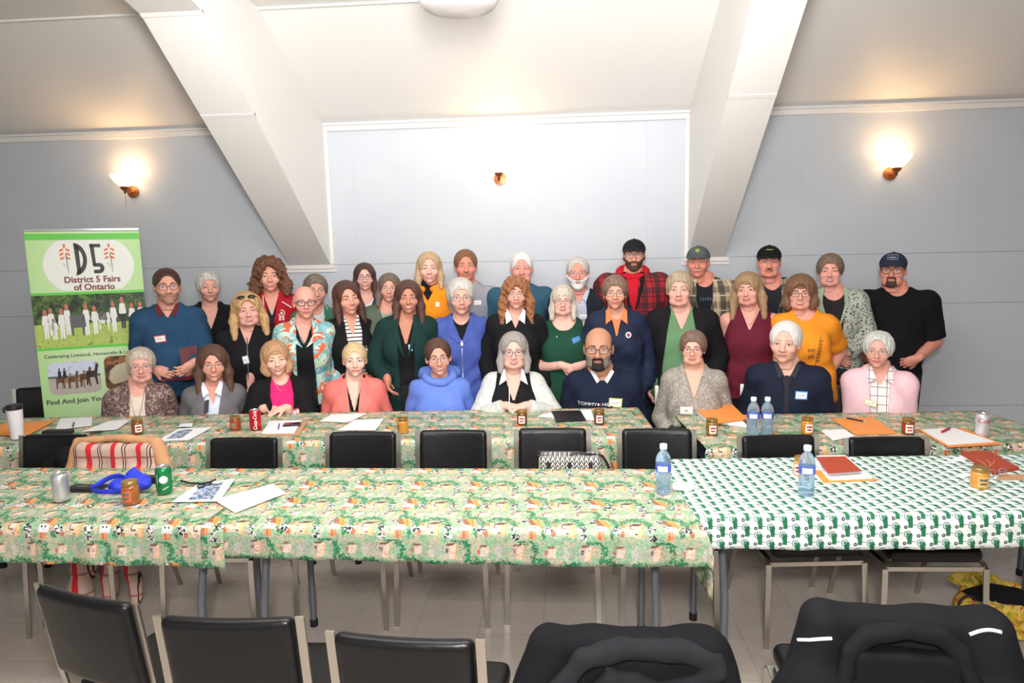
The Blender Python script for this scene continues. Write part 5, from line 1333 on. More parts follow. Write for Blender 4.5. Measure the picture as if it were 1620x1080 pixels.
person(825, 400, 448, 5.40, 'back-row person with thick white hair in a teal-blue sweater', sex='M', smile=1, fat=.6, skin=(226, 152, 138), shx=822, sw=.190, turn=0,
    hair=('male', (224, 222, 218), K(vol=.004, hairline=.010)), brow=(190, 180, 170),
    layers=[K(name='sweater', mat=cloth((48, 88, 108)), off=.024, neck=('round', .075, .055), hem=-.6)], group=GB)
def d(i): name_tag(i, .030, -.150, .055, .034, (230, 228, 226), (240, 240, 240)); shirt_collar(i, CK2, .04, .018, 'shirt_collar', .0, .05, .012, .062)
CK2 = check('blue_check', (222, 226, 236), (110, 122, 160), 70)
person(914, 407, 456, 5.36, 'back-row person with grey hair, glasses and white beard, checked shirt under a dark vest', sex='M', smile=1.5, fat=.35, skin=(224, 150, 130), shx=917, sw=.152,
    hair=('male', (196, 192, 186), K(vol=.003, hairline=.014)), beard=('full', (232, 230, 226), K(th=.009)), glasses=('thin', (130, 110, 100)), brow=(190, 184, 176),
    layers=[K(name='shirt', mat=CK2, off=.014, neck=('v', .06, .05), hem=-.6, sleeve=0), K(name='jacket', mat=cloth((34, 38, 50)), off=.030, hem=-.6, neck=('v', .1, .08), open=[(.06, .05), (-.1, .055), (-.3, .06), (-.6, .06)])], deco=K(fn=d), group=GB)
BUF = plaid('red_buffalo_plaid', (168, 30, 42), (34, 30, 34), (44, 36, 40), (20, 18, 20), 9.0)
def d(i):
    m = cloth((196, 26, 44)); zs = i['zs']; g = Grid((-.19, -.2, zs-.12), (.19, .18, zs+.14), .010); P_ = []
    for a in np.linspace(-PI*.42, PI*1.42, 16): P_.append((i['tcx']+.100*math.cos(a), .005+.088*math.sin(a), zs+.040+.035*math.sin(a)))
    for a, b in zip(P_, P_[1:]): g.cone(a, b, .032, .032, k=.01)
    V, Q = g.mesh(1); npmesh('hood', V, [Q], m, i['root']); lapels(i, cloth((24, 22, 24)), -.26, .035, .045, .012, False)
    shirt = on(i, 'hoodie_front', [([(-.050, .02), (-.012, -.24)], [(.050, .02), (.012, -.24)], .004, .003, 0, 9, 5)], m)
person(1003, 378, 427, 5.34, 'tallest back-row person, plain black cap, glasses, brown beard, red and black plaid jacket', sex='M', smile=1, fat=.5, skin=(224, 156, 136), shx=1000, sw=.192, turn=0,
    hair=('male', (60, 44, 38), K()), beard=('full', (78, 54, 46), K(th=.006)), glasses=('mid', (90, 50, 40)), hat=K(mat=cloth((30, 30, 33), .9)), brow=(70, 50, 42),
    layers=[K(name='jacket', mat=BUF, off=.036, neck=('v', .16, .075), hem=-.64, loose=.02, wr=.006)], deco=K(fn=d), group=GB)
CAMO = plaid('tan_plaid', (176, 158, 130), (34, 34, 40), (60, 56, 56), (212, 200, 176), 9.0)
def leaf(mb, fr):
    P_ = [(.015*math.cos(t), .092+.012*math.sin(t)) for t in np.linspace(0, 2*PI, 20, endpoint=False)]; mb.tube([(a, fr(a, b)-.001, b) for a, b in P_], .0013, 5, close=True)
    pts = [(-.010, .092), (-.004, .098), (.004, .096), (.010, .099), (.006, .091), (.008, .086), (.001, .089), (-.006, .086)]; mb.add([(a, fr(a, b)-.002, b) for a, b in pts], [tuple(range(8))])
def d(i): marks(i, .01, -.10, .09, .03, 5, (80, 110, 120), .010, seed=5); lapels(i, CAMO, -.30, .035, .065, .012, False)
person(1105, 389, 438, 5.34, 'back-row person with a grey cap, white moustache and tan plaid jacket over a dark shirt', sex='M', smile=0, fat=.5, skin=(218, 140, 120), shx=1120, sw=.190, turn=-4,
    hair=('male', (150, 146, 140), K()), beard=('moustache', (214, 206, 196)), hat=K(mat=cloth((86, 92, 96), .9), art=leaf, artmat=mat('lime_print', (190, 220, 50), .6)), brow=(150, 130, 110),
    layers=[K(name='shirt', mat=cloth((30, 34, 42)), off=.012, sleeve=0, hem=-.6, neck=('round', .07, .045)), K(name='jacket', mat=CAMO, off=.034, hem=-.64, neck=('v', .12, .085), open=[(.06, .055), (-.1, .06), (-.3, .07), (-.6, .08)])], deco=K(fn=d), group=GB)
def cap_word(s, sz, zc, col=None):
    def f(mb, fr):
        raw_marks(mb, fr, 0, zc, len(s)*sz*.52, sz*.6, len(s), 3)
    return f
def frame_word(s, sz, zc):
    g_ = cap_word(s, sz, zc)
    def f(mb, fr):
        g_(mb, fr)
        pts = [(-.030, zc-.014), (.030, zc-.014), (.030, zc+.018), (-.030, zc+.018)]; P_ = []
        for (a, b), (c_, d_) in zip(pts, pts[1:]+pts[:1]):
            for t in (0, .25, .5, .75): x_, z_ = a+(c_-a)*t, b+(d_-b)*t; P_.append((x_, fr(x_, z_)-.002, z_))
        mb.tube(P_, .0011, 5, close=True)
    return f
FLAN = plaid('blue_flannel', (120, 116, 108), (50, 60, 84), (190, 180, 160), (30, 34, 44), 12.0)
def d(i): lapels(i, FLAN, -.30, .03, .060, .010, False)
person(1217, 388, 438, 5.36, 'young back-row person in a black cap with yellow-green lettering and open flannel shirt', sex='M', smile=0, fat=.55, skin=(226, 152, 134), shx=1224, sw=.150, turn=2,
    hair=('male', (60, 44, 38), K()), beard=('moustache', (110, 74, 60)), hat=K(mat=cloth((24, 26, 26), .9), art=cap_word('WORKWEAR', .012, .095), artmat=mat('lime_print', (200, 220, 50), .6)), brow=(60, 44, 36),
    layers=[K(name='t_shirt', mat=cloth((44, 46, 52)), off=.012, sleeve=0, hem=-.6), K(name='shirt', mat=FLAN, off=.030, hem=-.64, neck=('v', .12, .085), open=[(.06, .06), (-.1, .06), (-.3, .07), (-.6, .08)])], deco=K(fn=d), group=GB)
LEO = leopard('animal_print', (178, 184, 172), (62, 56, 54), 62)
def d(i): lapels(i, cloth((160, 186, 158)), -.30, .028, .070, .012, False, 'jacket_edge', .080)
person(1314, 401, 452, 5.20, 'back-row person with short highlighted hair, dark top under a green-edged animal-print jacket', smile=2, fat=.6, skin=(232, 166, 150), shx=1320, sw=.150, bust=.6, turn=0,
    hair=('pixie', (122, 104, 86), K(vol=.006, bangs=1, hairline=.006, hi=.6)), brow=(110, 84, 70),
    layers=[K(name='top', mat=cloth((46, 40, 42)), off=.012, sleeve=0, neck=('round', .085, .08), hem=-.6), K(name='jacket', mat=LEO, off=.030, hem=-.54, neck=('v', .1, .09), open=[(.06, .07), (-.1, .07), (-.3, .06), (-.6, .05)], armoff=.004)], legs=(44, 58, 76),
    hands=K(L=K(px=(1318, 565), dy=-.20, d=(.9, -.2, -.35), n=(.2, 1, 0), curl=.5, pole=(-.9, .4, -.5)), R=K(px=(1337, 560), dy=-.20, d=(-.8, -.2, -.5), n=(-.2, 1, 0), curl=.5, pole=(.9, .5, -.5))), deco=K(fn=d), group=GB)
person(1414, 399, 452, 5.22, 'back-row person at the right end, navy cap, goatee, black T-shirt, hand in pocket', sex='M', smile=1.5, fat=.6, skin=(222, 148, 128), shx=1422, sw=.186, turn=-4,
    hair=('male', (60, 44, 38), K()), beard=('goatee', (72, 52, 46), K(th=.003)), glasses=('mid', (60, 50, 50)), hat=K(mat=cloth((44, 54, 76), .9), art=frame_word('RANCH', .016, .092), artmat=mat('cap_print', (214, 220, 230), .6)), brow=(70, 50, 44),
    layers=[K(name='t_shirt', mat=cloth((18, 18, 20)), off=.022, sleeve=.92, neck=('round', .075, .045), hem=-.60, wr=.004)], legs=(22, 22, 26),
    hands=K(R=K(px=(1452, 566), dy=-.23, d=(-.85, .0, -.5), n=(-.3, .9, .1), curl=.7, pole=(.6, .9, -.3)), L=K(w=(-.20, -.10, -.46), pole=(-.9, .6, 0))), group=GB)
# red folder held by the standing person next to the banner
a = aty(283, 551, 4.50); b = aty(312, 546, 4.56); c = aty(290, 597, 4.50); f_ = MB()
V = [tuple(a), tuple(b), tuple(aty(316, 590, 4.56)), tuple(c), tuple(aty(286, 597, 4.49)), tuple(aty(255, 599, 4.53)), tuple(aty(256, 602, 4.53))]
ctr = np.array(tuple((a+b+c)/3)); th_ = np.array([.0, .008, 0])
def plate(P_): P_ = [np.array(q)-ctr for q in P_]; n = len(P_); f_.add(P_+[q+th_ for q in P_], [tuple(range(n)), tuple(range(n, 2*n))[::-1]]+[(k, n+k, n+(k+1) % n, (k+1) % n) for k in range(n)])
plate([a, b, aty(316, 590, 4.56), c]); plate([c, aty(316, 590, 4.56), aty(300, 601, 4.46), aty(257, 602, 4.50), aty(254, 599, 4.52)])
tag(f_.build('folder', mat('maroon_cover', (92, 22, 34), .4), None, loc=tuple(ctr)), 'dark red folder held by the person in the blue sweater', 'folder')
# chairs behind the seated people
for (px_, Y_, lb) in ((221, 4.42, 'black chair under the person in the brown patterned jacket'), (335, 4.44, 'black chair under the person in the grey blazer'), (436, 4.46, 'black chair under the person in the pink top'),
        (560, 4.50, 'black chair under the person in the coral coat'), (694, 4.52, 'black chair under the person in the blue hoodie'), (812, 4.52, 'black chair under the person in the black vest'), (947, 4.52, 'black chair under the person in the navy sweater'),
        (1097, 4.38, 'black chair under the person in the scroll-patterned blouse'), (1243, 4.40, 'black chair under the white-haired person in dark navy'), (1380, 4.40, 'black chair under the person in the pink cardigan')):
    q = aty(px_, 560, Y_); rz_ = PI-math.atan2(q.x, Y_)*.8
    chair(q.x-math.sin(rz_)*-.17*1.0*0+math.sin(PI-rz_)*.0, Y_+.25, rz_, lb, 'chairs behind the back row')
# ------------------------------------------------------------------ things on the tables
TT = TZ+.0045
def on_table(px, py, z=TT): p = atz(px, py, z); return p
glassc = lambda n, c, r=.08: mat(n, c, r, spec=.6, coat=.5)
gold_lid = mat('gold_lid', (176, 140, 78), .3, .75)
def jar(px, py, fillc, label, lidc=None, lab=(240, 236, 228), labw=1.2, turn=0, r=.0315, h=.088, mark=(178, 40, 36), face=1, sq=False):
    p = on_table(px, py); e = empty('jam_jar', (p.x, p.y, p.z), turn, label, 'jar', 'preserve jars on the tables')
    MB().lathe([(0, 0), (r*.90, 0), (r, .005), (r, h*.70), (r*.97, h*.76), (r*.86, h*.80), (r*.86, h*.84), (0, h*.84)], n=28).build('jar_body', glassc('preserve_in_glass', fillc), e, True)
    MB().lathe([(0, h*.82), (r*.93, h*.82), (r*.96, h*.84), (r*.96, h*.975), (r*.90, h), (r*.3, h*.992), (0, h*.992)], n=28).build('lid', lidc or gold_lid, e, True)
    # label wrapped round the front
    def wrap(a0, a1, z0, z1, rr, n=12):
        V = []; A = np.linspace(a0, a1, n)
        for a in A: V += [(rr*math.sin(a), -rr*math.cos(a), z0), (rr*math.sin(a), -rr*math.cos(a), z1)]
        return V, [(2*i, 2*i+2, 2*i+3, 2*i+1) for i in range(n-1)]
    mb = MB(); V, Fc = wrap(-labw/2+face-1, labw/2+face-1, h*.14, h*.64, r+.0006); mb.add(V, Fc, 0)
    V, Fc = wrap(-labw*.3+face-1, labw*.3+face-1, h*.24, h*.34, r+.0010); mb.add(V, Fc, 1)
    V, Fc = wrap(-labw*.36+face-1, labw*.36+face-1, h*.42, h*.53, r+.0010); mb.add(V, Fc, 1)
    mb.build('label', [mat('jar_label', lab, .6), mat('label_print', mark, .6)], e)
    return e
RED, AMB, DRK = (132, 52, 24), (206, 132, 40), (104, 56, 26)
jar(218, 685, (126, 70, 30), 'brown preserve jar with white side label on the back table, right of the white papers', face=1.8)
jar(373, 679, (150, 62, 30), 'orange-brown preserve jar just left of the red cola can', lab=(170, 74, 44), mark=(120, 130, 120), h=.08)
jar(638, 684, (200, 136, 44), 'amber honey-coloured jar between the coral coat and the blue hoodie', lab=(196, 120, 60), mark=(150, 80, 30), face=.2)
jar(826, 671, DRK, 'small jar with white and red label in front of the folded hands')
jar(948, 670, DRK, 'jar with white and red label just right of the black folder')
jar(1126, 687, (150, 96, 40), 'jar with white and red label at the corner of the orange folder')
jar(1277, 685, AMB, 'jar with yellow contents behind an empty chair, right of the two water bottles', lab=(242, 236, 226))
jar(1436, 686, (138, 50, 30), 'jar with white and red label between the orange envelope and the clipped papers', mark=(200, 60, 50), face=.8)
jar(208, 795, (150, 84, 34), 'nearest preserve jar, beside the blue bag', lab=(206, 92, 56), mark=(84, 110, 90), h=.098, r=.034)
jar(1549, 771, (206, 140, 56), 'amber jar on the tractor cloth in front of the red folder', lab=(226, 170, 90), mark=(90, 90, 84), r=.034, face=.9)
jar(1267, 752, (206, 150, 60), 'amber jar mostly hidden behind the water bottle on the tractor cloth', face=.3)
alu = mat('aluminium', (200, 200, 204), .28, .9)
def can(px, py, body, label, art=None, cat='drink can', met=.5):
    p = on_table(px, py); e = empty('drink_can', (p.x, p.y, p.z), -math.atan2(p.x, p.y)*.9, label, cat, 'drink cans on the tables')
    MB().lathe([(0, .004), (.022, .004), (.026, 0), (.030, .006), (.033, .014), (.033, .104), (.0305, .112), (.0268, .118)], n=32).build('can_body', mat('can_paint', body, .3, met, coat=.3), e, True)
    l = MB().lathe([(.0268, .118), (.0278, .1215), (.0262, .1215), (.0250, .117), (0, .117)], n=32).build('can_lid', alu, e, True)
    MB().box((0, -.006, .1185), (.012, .020, .0015)).build('pull_tab', alu, l)
    if art: art(e)
    return e
def can_text(e, s, size, z, col, vertical=False, rr=.0336, shear=.2, sx=1, ang=0, bold=.01):
    V, Fc = text_geo(s, size, bold, sx, shear); out = []
    for v in V:
        a, b = (-v[1], v[0]) if vertical else (v[0], v[1]); a = a/rr+ang; out.append((rr*math.sin(a), -rr*math.cos(a), z+b))
    return MB().add(out, Fc).build('lettering', mat('print', col, .5), e)
def can_marks(e, ang, z, n, vert):
    mb = MB()
    for k in range(n):
        a, b = (ang, z+(k-n/2)*.007) if vert else (ang+(k-n/2)*.16, z+(k-n/2)*.002)
        for u0, u1, v0, v1 in ((-.06, -.03, -.003, .003), (-.06, .06, -.0008, .0008), (.03, .06, -.003, .002)):
            P_ = [(a+u0, b+v0), (a+u1, b+v0), (a+u1, b+v1), (a+u0, b+v1)]; mb.add([(.0336*math.sin(p), -.0336*math.cos(p), r) for p, r in P_], [(0, 1, 2, 3)])
    return mb.build('print_marks', mat('print', (240, 240, 240), .5), e)
can(98, 791, (206, 208, 212), 'plain silver drink can at the left of the front farm-print cloth', met=.8)
can(261, 779, (24, 132, 78), 'green drink can with a white round emblem behind the nearest preserve jar', lambda e: (can_marks(e, -.8, .075, 6, True), can_marks(e, .25, .030, 5, False), MB().lathe([(0, -.034), (.015, -.0345), (.017, -.034)], (0, 0, .068), 20, R=Matrix.Rotation(-PI/2, 3, 'X')).build('emblem', mat('emblem', (236, 214, 214), .5), e)))
can(405, 679, (200, 24, 40), 'red cola can with white script beside the clasped hands', lambda e: can_text(e, 'Coca-Cola', .030, .060, (250, 244, 244), True, sx=.86))
can(1553, 689, (214, 214, 218), 'silver-white cola can with red lettering at the far right end', lambda e: can_text(e, 'Coke', .036, .085, (190, 30, 50), False, ang=.35, sx=.9))
wat = mat('blue_plastic', (186, 210, 234), .12, trans=.80, ior=1.2, spec=.5)
def bottle(px, py, label):
    p = on_table(px, py); e = empty('water_bottle', (p.x, p.y, p.z), 0, label, 'water bottle', 'plastic water bottles')
    pr = [(0, .006), (.018, .002), (.026, 0), (.030, .006), (.0318, .016), (.0318, .040), (.0303, .044), (.0318, .048), (.0318, .060), (.0303, .064), (.0318, .068), (.0318, .080), (.0303, .084), (.0318, .090), (.0318, .130), (.0322, .134), (.0318, .142), (.028, .158), (.020, .174), (.0135, .182), (.0128, .188), (.0128, .192), (0, .192)]
    MB().lathe(pr, n=28).build('bottle_body', wat, e, True, auto=1)
    MB().lathe([(0, .190), (.0150, .190), (.0155, .193), (.0155, .207), (.0145, .210), (0, .210)], n=24).build('cap', mat('white_cap', (226, 230, 236), .4), e, True)
    lb = MB().lathe([(.0324, .096), (.0324, .126)], n=32).build('label', mat('blue_label', (64, 84, 196), .5), e, True)
    V = []; A = np.linspace(-.9, .45, 10)
    for a in A: V += [(.0328*math.sin(a), -.0328*math.cos(a), .099), (.0328*math.sin(a), -.0328*math.cos(a), .123)]
    MB().add(V, [(2*i, 2*i+2, 2*i+3, 2*i+1) for i in range(9)]).build('label_window', mat('label_white', (214, 226, 246), .5), lb)
    return e
bottle(1049, 779, 'water bottle standing where the farm-print and tractor cloths meet')
bottle(1275, 783, 'water bottle on the tractor cloth beside the red notebook')
bottle(1191, 688, 'left one of the two water bottles standing together on the back table')
bottle(1213, 688, 'right one of the two water bottles standing together on the back table')
# white tumbler with a black lid
p = on_table(28, 693); e = empty('travel_tumbler', tuple(p), 0, 'white travel tumbler with a black lid at the left end of the back table', 'tumbler')
MB().lathe([(0, 0), (.031, 0), (.033, .004), (.040, .165), (.0405, .175), (0, .175)], n=32).build('tumbler_body', mat('white_enamel', (228, 222, 226), .3), e, True)
MB().lathe([(0, .172), (.0425, .172), (.043, .180), (.041, .196), (.036, .200), (0, .198)], n=32).build('lid', mat('black_plastic', (24, 24, 26), .35), e, True)
MB().tube([(-.042, 0, .185), (-.062, -.002, .180), (-.066, -.002, .165), (-.060, -.002, .15)], .005, 8).build('handle', mat('black_plastic', (24, 24, 26), .35), e, True)

def sheet(name, px4, th, m, z=TT, label=None, cat=None, parent=None, curl=0):
    """a thin flat thing with the given four corners; curl lifts its edges a little"""
    P_ = [np.array(tuple(atz(a, b, z))) for a, b in px4]; n = 9; V = []
    for k in (1, 0):
        for i in range(n):
            for j in range(n):
                u, v = i/(n-1), j/(n-1); q = (P_[0]*(1-u)+P_[1]*u)*(1-v)+(P_[3]*(1-u)+P_[2]*u)*v
                V.append((q[0], q[1], z+(th if k else 0)+curl*((2*u-1)**2*(.5+.5*v)+.25*math.sin(5*u+4*v))*k+(curl*((2*u-1)**2*(.5+.5*v)+.25*math.sin(5*u+4*v)) if not k else 0)))
    N = n*n; fs = []
    for i in range(n-1):
        for j in range(n-1): a = i*n+j; fs += [(a, a+1, a+n+1, a+n), (N+a, N+a+n, N+a+n+1, N+a+1)]
    bd = [j for j in range(n)]+[i*n+n-1 for i in range(1, n)]+[(n-1)*n+j for j in range(n-2, -1, -1)]+[i*n for i in range(n-2, 0, -1)]
    for a, b in zip(bd, bd[1:]+bd[:1]): fs.append((a, b, N+b, N+a))
    c = sum(P_)/4; Vn = np.array(V)
    if parent is None: Vn = Vn-[c[0], c[1], 0]; o = MB().add(Vn, fs).build(name, m, None, loc=(c[0], c[1], 0))
    else: Vn = Vn-np.array(parent.location[:]); o = MB().add(Vn, fs).build(name, m, parent)
    if label: tag(o, label, cat)
    return o
paper = mat('white_paper', (236, 236, 238), .6); offw = mat('notepad_paper', (228, 232, 238), .6); orange = mat('orange_envelope', (238, 148, 70), .55, var=.04); dkred = mat('red_cover', (168, 62, 38), .55); kraft = mat('clipboard', (190, 146, 110), .6)
blackp = mat('black_case', (26, 25, 27), .4); pictint = blotch('photo_print', [(150, 170, 200), (90, 110, 140), (40, 50, 66), (190, 200, 214)], 26, 1.0, .4)
sheet('envelope', [(0, 688), (0, 672), (88, 665), (42, 690)], .004, orange, label='orange envelope at the left end of the back table behind the tumbler', cat='envelope')
o = sheet('printed_sheet', [(87, 680), (96, 662), (146, 660), (145, 673)], .003, paper, label='white printed papers with a black pen, left on the back table', cat='papers')
sheet('paper_sheet', [(130, 683), (172, 666), (207, 664), (184, 680)], .002, paper, label='blank white sheet on the back table left of the first preserve jar', cat='paper', curl=.002)
def pen(p1, p2, m, label, z=TT, r=.0045):
    a, b = atz(*p1, z+r), atz(*p2, z+r); d = b-a; e = empty('ballpoint_pen', tuple(a), 0, label, 'pen')
    MB().tube([(0, 0, 0), tuple(d*.85)], r, 8).build('barrel', m, e, True); MB().tube([tuple(d*.85), tuple(d)], [r*.8, r*.2], 8).build('tip', alu, e, True)
    c = d.normalized(); MB().tube([tuple(c*.003+Vector((0, 0, r*1.2))), tuple(c*.035+Vector((0, 0, r*1.2)))], .0012, 5).build('clip', alu, e, True); return e
pen((117, 668), (115, 676), blackp, 'short black pen on the white papers at the left of the back table', TT+.003, .005)
def slab(px, py, w, d, h, rz, m, name, label, cat, z=TT, bev=.004, extra=None):
    p = atz(px, py, z+h/2); o = MB().box((0, 0, h/2), (w, d, h), bev=bev).build(name, m, None, True, loc=(p.x, p.y, z), rot=(0, 0, rz)); tag(o, label, cat)
    if extra: extra(o)
    return o
slab(92, 683, .17, .06, .028, .05, blackp, 'glasses_case', 'black spectacle case on the back table above the left chair', 'spectacle case', bev=.012)
slab(151, 684, .055, .025, .006, .9, blackp, 'memory_stick', 'small dark stick lying next to the spectacle case', 'memory stick', bev=.002)
o = sheet('photo_page', [(247, 698), (283, 678), (335, 676), (299, 696)], .002, paper, label='white page with a printed blue-grey photo on the back table', cat='page')
sheet('photo', [(262, 694), (285, 680), (306, 679), (288, 692)], .0006, pictint, z=TT+.0026, parent=o)
sheet('paper_scrap', [(282, 676), (286, 671), (305, 671), (303, 676)], .003, offw, label='folded white scrap behind the page with the photo', cat='paper scrap', curl=.004)
cb = sheet('clipboard', [(416, 689), (428, 668), (488, 664), (474, 689)], .004, kraft, label='tan clipboard holding a white notepad in front of the pink top', cat='clipboard')
sheet('notepad', [(414, 686), (427, 667), (478, 665), (466, 685)], .006, offw, z=TT+.0042, parent=cb)
pen((442, 670), (440, 679), mat('blue_pen', (90, 110, 190), .4), 'blue pen lying on the white notepad', TT+.011)
slab(462, 671, .10, .065, .009, .25, blackp, 'mobile_phone', 'dark mobile phone with a reddish screen on the notepad', 'mobile phone', TT+.0106, .003, lambda o: MB().box((0, 0, .0095), (.088, .055, .001)).build('screen', mat('screen', (70, 26, 34), .1), o))
sheet('paper_sheet', [(505, 667), (524, 656), (580, 655), (548, 669)], .002, paper, label='white sheet lying under the hands side of the coral coat', cat='paper', curl=.003)
sheet('paper_sheet', [(535, 681), (560, 665), (607, 663), (594, 681)], .002, paper, z=TT+.003, label='white sheet half covering another, left of the amber jar', cat='paper', curl=.002)
sheet('paper_sheet', [(850, 659), (880, 650), (935, 648), (940, 665)], .003, paper, label='white sheets under the black folder in front of the navy sweater', cat='paper')
sheet('folder', [(880, 667), (872, 651), (918, 650), (927, 665)], .006, blackp, z=TT+.0035, label='black folder lying on white sheets in front of the navy sweater', cat='folder')
o = sheet('paper_stack', [(1118, 668), (1101, 652), (1150, 644), (1181, 676)], .016, paper, label='stack of white papers under the orange folder by the patterned blouse', cat='paper stack')
sheet('folder', [(1127, 672), (1101, 648), (1157, 640), (1183, 664)], .005, orange, z=TT+.0175, label='orange folder on the paper stack beside the two water bottles', cat='folder', curl=.004)
sheet('paper_sheet', [(1318, 697), (1298, 681), (1336, 679), (1352, 690)], .002, paper, label='white sheet behind the chair, left of the orange envelope', cat='paper')
sheet('envelope', [(1354, 688), (1315, 663), (1380, 660), (1420, 686)], .004, orange, label='orange envelope with a dark pen on it in front of the pink cardigan', cat='envelope')
pen((1340, 661), (1371, 667), blackp, 'dark pen lying across the orange envelope', TT+.005)
sheet('envelope', [(1500, 708), (1453, 680), (1525, 678), (1585, 703)], .004, orange, label='orange envelope under white papers near the pale cola can', cat='envelope')
sheet('printed_sheet', [(1500, 704), (1457, 680), (1508, 677), (1574, 699)], .003, paper, z=TT+.0045, label='white printed papers with a red pen near the pale cola can', cat='papers')
pen((1490, 683), (1504, 676), mat('red_pen', (190, 24, 60), .4), 'red pen lying on the papers near the pale cola can', TT+.008, .006)
# front row
slab(137, 771, .16, .075, .012, .02, blackp, 'mobile_phone', 'black phone lying between the silver can and the blue bag', 'mobile phone', bev=.004, extra=lambda o: MB().box((-.02, 0, .0125), (.05, .004, .001)).build('highlight_strip', alu, o))
slab(243, 757, .15, .05, .024, -.1, blackp, 'wallet', 'black wallet behind the green drink can', 'wallet', bev=.006)
o = sheet('photo_page', [(272, 794), (313, 766), (372, 757), (347, 793)], .002, paper, label='white page with a printed photo on the front table, beside the green can', cat='page')
sheet('photo', [(298, 790), (318, 766), (354, 762), (337, 789)], .0006, pictint, z=TT+.0026, parent=o)
sheet('paper_sheet', [(372, 812), (339, 791), (432, 767), (453, 781)], .002, paper, z=TT+.002, label='blank white sheet lying askew on the front farm-print cloth', cat='paper', curl=.003)
mb = MB(); pts = [atz(a, b, TT+.008) for a, b in ((286, 760), (300, 764), (318, 765), (332, 762), (341, 758))]; c0 = pts[0].copy()
e = empty('spectacles', tuple(c0), 0, 'dark folded spectacles lying at the top of the photo page', 'spectacles'); mb.tube([tuple(q-c0) for q in pts], .0045, 8); mb.build('temple', blackp, e, True)
mb = MB()
for k, (a, b) in enumerate(((318, 769), (329, 766))):
    q = atz(a, b, TT+.008)-c0; mb.tube([(q.x+.016*math.cos(t), q.y+.016*math.sin(t), q.z+.002) for t in np.linspace(0, 2*PI, 14, endpoint=False)], .0025, 6, close=True)
mb.build('rim', blackp, e, True)
# napkin
p = atz(1081, 774, TT); g = Grid((-.06, -.06, -.01), (.06, .06, .04), .005); x, y, z = g.xyz(); g.ell((0, 0, .012), (.048, .038, .018)); g.D += (.005*wnoise(x, y, z, 90, 3)).astype(F32); g.D = np.maximum(g.D, (.001-z+0*x+0*y).astype(F32))
V, Q = g.mesh(1); tag(npmesh('paper_napkin', V, [Q], paper, None, loc=tuple(p)), 'crumpled white napkin at the seam between the two front cloths', 'napkin')
# notebook on papers (tractor cloth)
sheet('envelope', [(1303, 765), (1287, 745), (1350, 742), (1391, 761)], .004, orange, label='orange envelope at the bottom of the pile under the red notebook', cat='envelope')
sheet('paper_stack', [(1312, 760), (1286, 730), (1345, 738), (1380, 757)], .006, paper, z=TT+.0045, label='white papers in the pile between the orange envelope and red notebook', cat='paper stack')
nb = sheet('notebook', [(1310, 751), (1291, 725), (1337, 724), (1364, 747)], .014, paper, z=TT+.0115, label='red-covered notebook on top of the pile beside the water bottle', cat='notebook')
sheet('cover', [(1310, 749), (1291, 723), (1337, 722), (1364, 745)], .002, dkred, z=TT+.026, parent=nb)
MB().tube([tuple(atz(1299, 733, TT+.029)-Vector(nb.location)), tuple(atz(1303, 741, TT+.029)-Vector(nb.location))], .003, 6).build('clasp', alu, nb, True)
o = sheet('printed_sheet', [(1520, 757), (1482, 736), (1520, 722), (1562, 748)], .002, paper, label='white printed sheet beside the red folder at the right', cat='paper', curl=.002)
mb = MB()
for k in range(5):
    a = atz(1498+k*9, 735+k*3.4-4, TT+.0032)-Vector(o.location); b_ = atz(1512+k*9, 729+k*3.4-3, TT+.0032)-Vector(o.location); mb.tube([tuple(a), tuple(b_)], .0008, 4)
mb.build('handwriting', mat('ink', (110, 115, 130), .6), o)
f_ = sheet('folder', [(1570, 752), (1520, 720), (1563, 718), (1612, 745)], .018, dkred, label='dark red folder with a gold emblem on the tractor cloth', cat='folder')
mb = MB()
for s_ in (0, 1, 2):
    pts = [atz(1552+6*s_+9*math.sin(t*1.3+s_), 730+7*t+s_, TT+.0195)-Vector(f_.location) for t in np.linspace(-.6, 1, 7)]; mb.tube([tuple(q) for q in pts], .0016, 5)
mb.build('gold_emblem', mat('gold_print', (216, 170, 130), .4, .3), f_, True)
sheet('envelope', [(1575, 761), (1580, 752), (1640, 750), (1640, 760)], .004, kraft, label='tan envelope at the right edge of the tractor cloth', cat='envelope')
p = atz(1573, 754, TT); e = empty('spectacles', tuple(p), .3, 'clear folded spectacles between the amber jar and the red folder', 'spectacles')
mb = MB()
for s_ in (-1, 1): mb.tube([(s_*.03+.022*math.cos(t), -.01, .022+.017*math.sin(t)) for t in np.linspace(0, 2*PI, 16, endpoint=False)], .002, 6, close=True)
mb.build('rim', mat('clear_plastic', (150, 135, 135), .2), e, True)
MB().tube([(-.05, -.01, .026), (-.045, .03, .010), (.04, .034, .004)], .002, 6).tube([(.05, -.01, .026), (.046, .024, .008), (-.03, .028, .006)], .002, 6).build('temple', mat('clear_plastic', (150, 135, 135), .2), e, True)
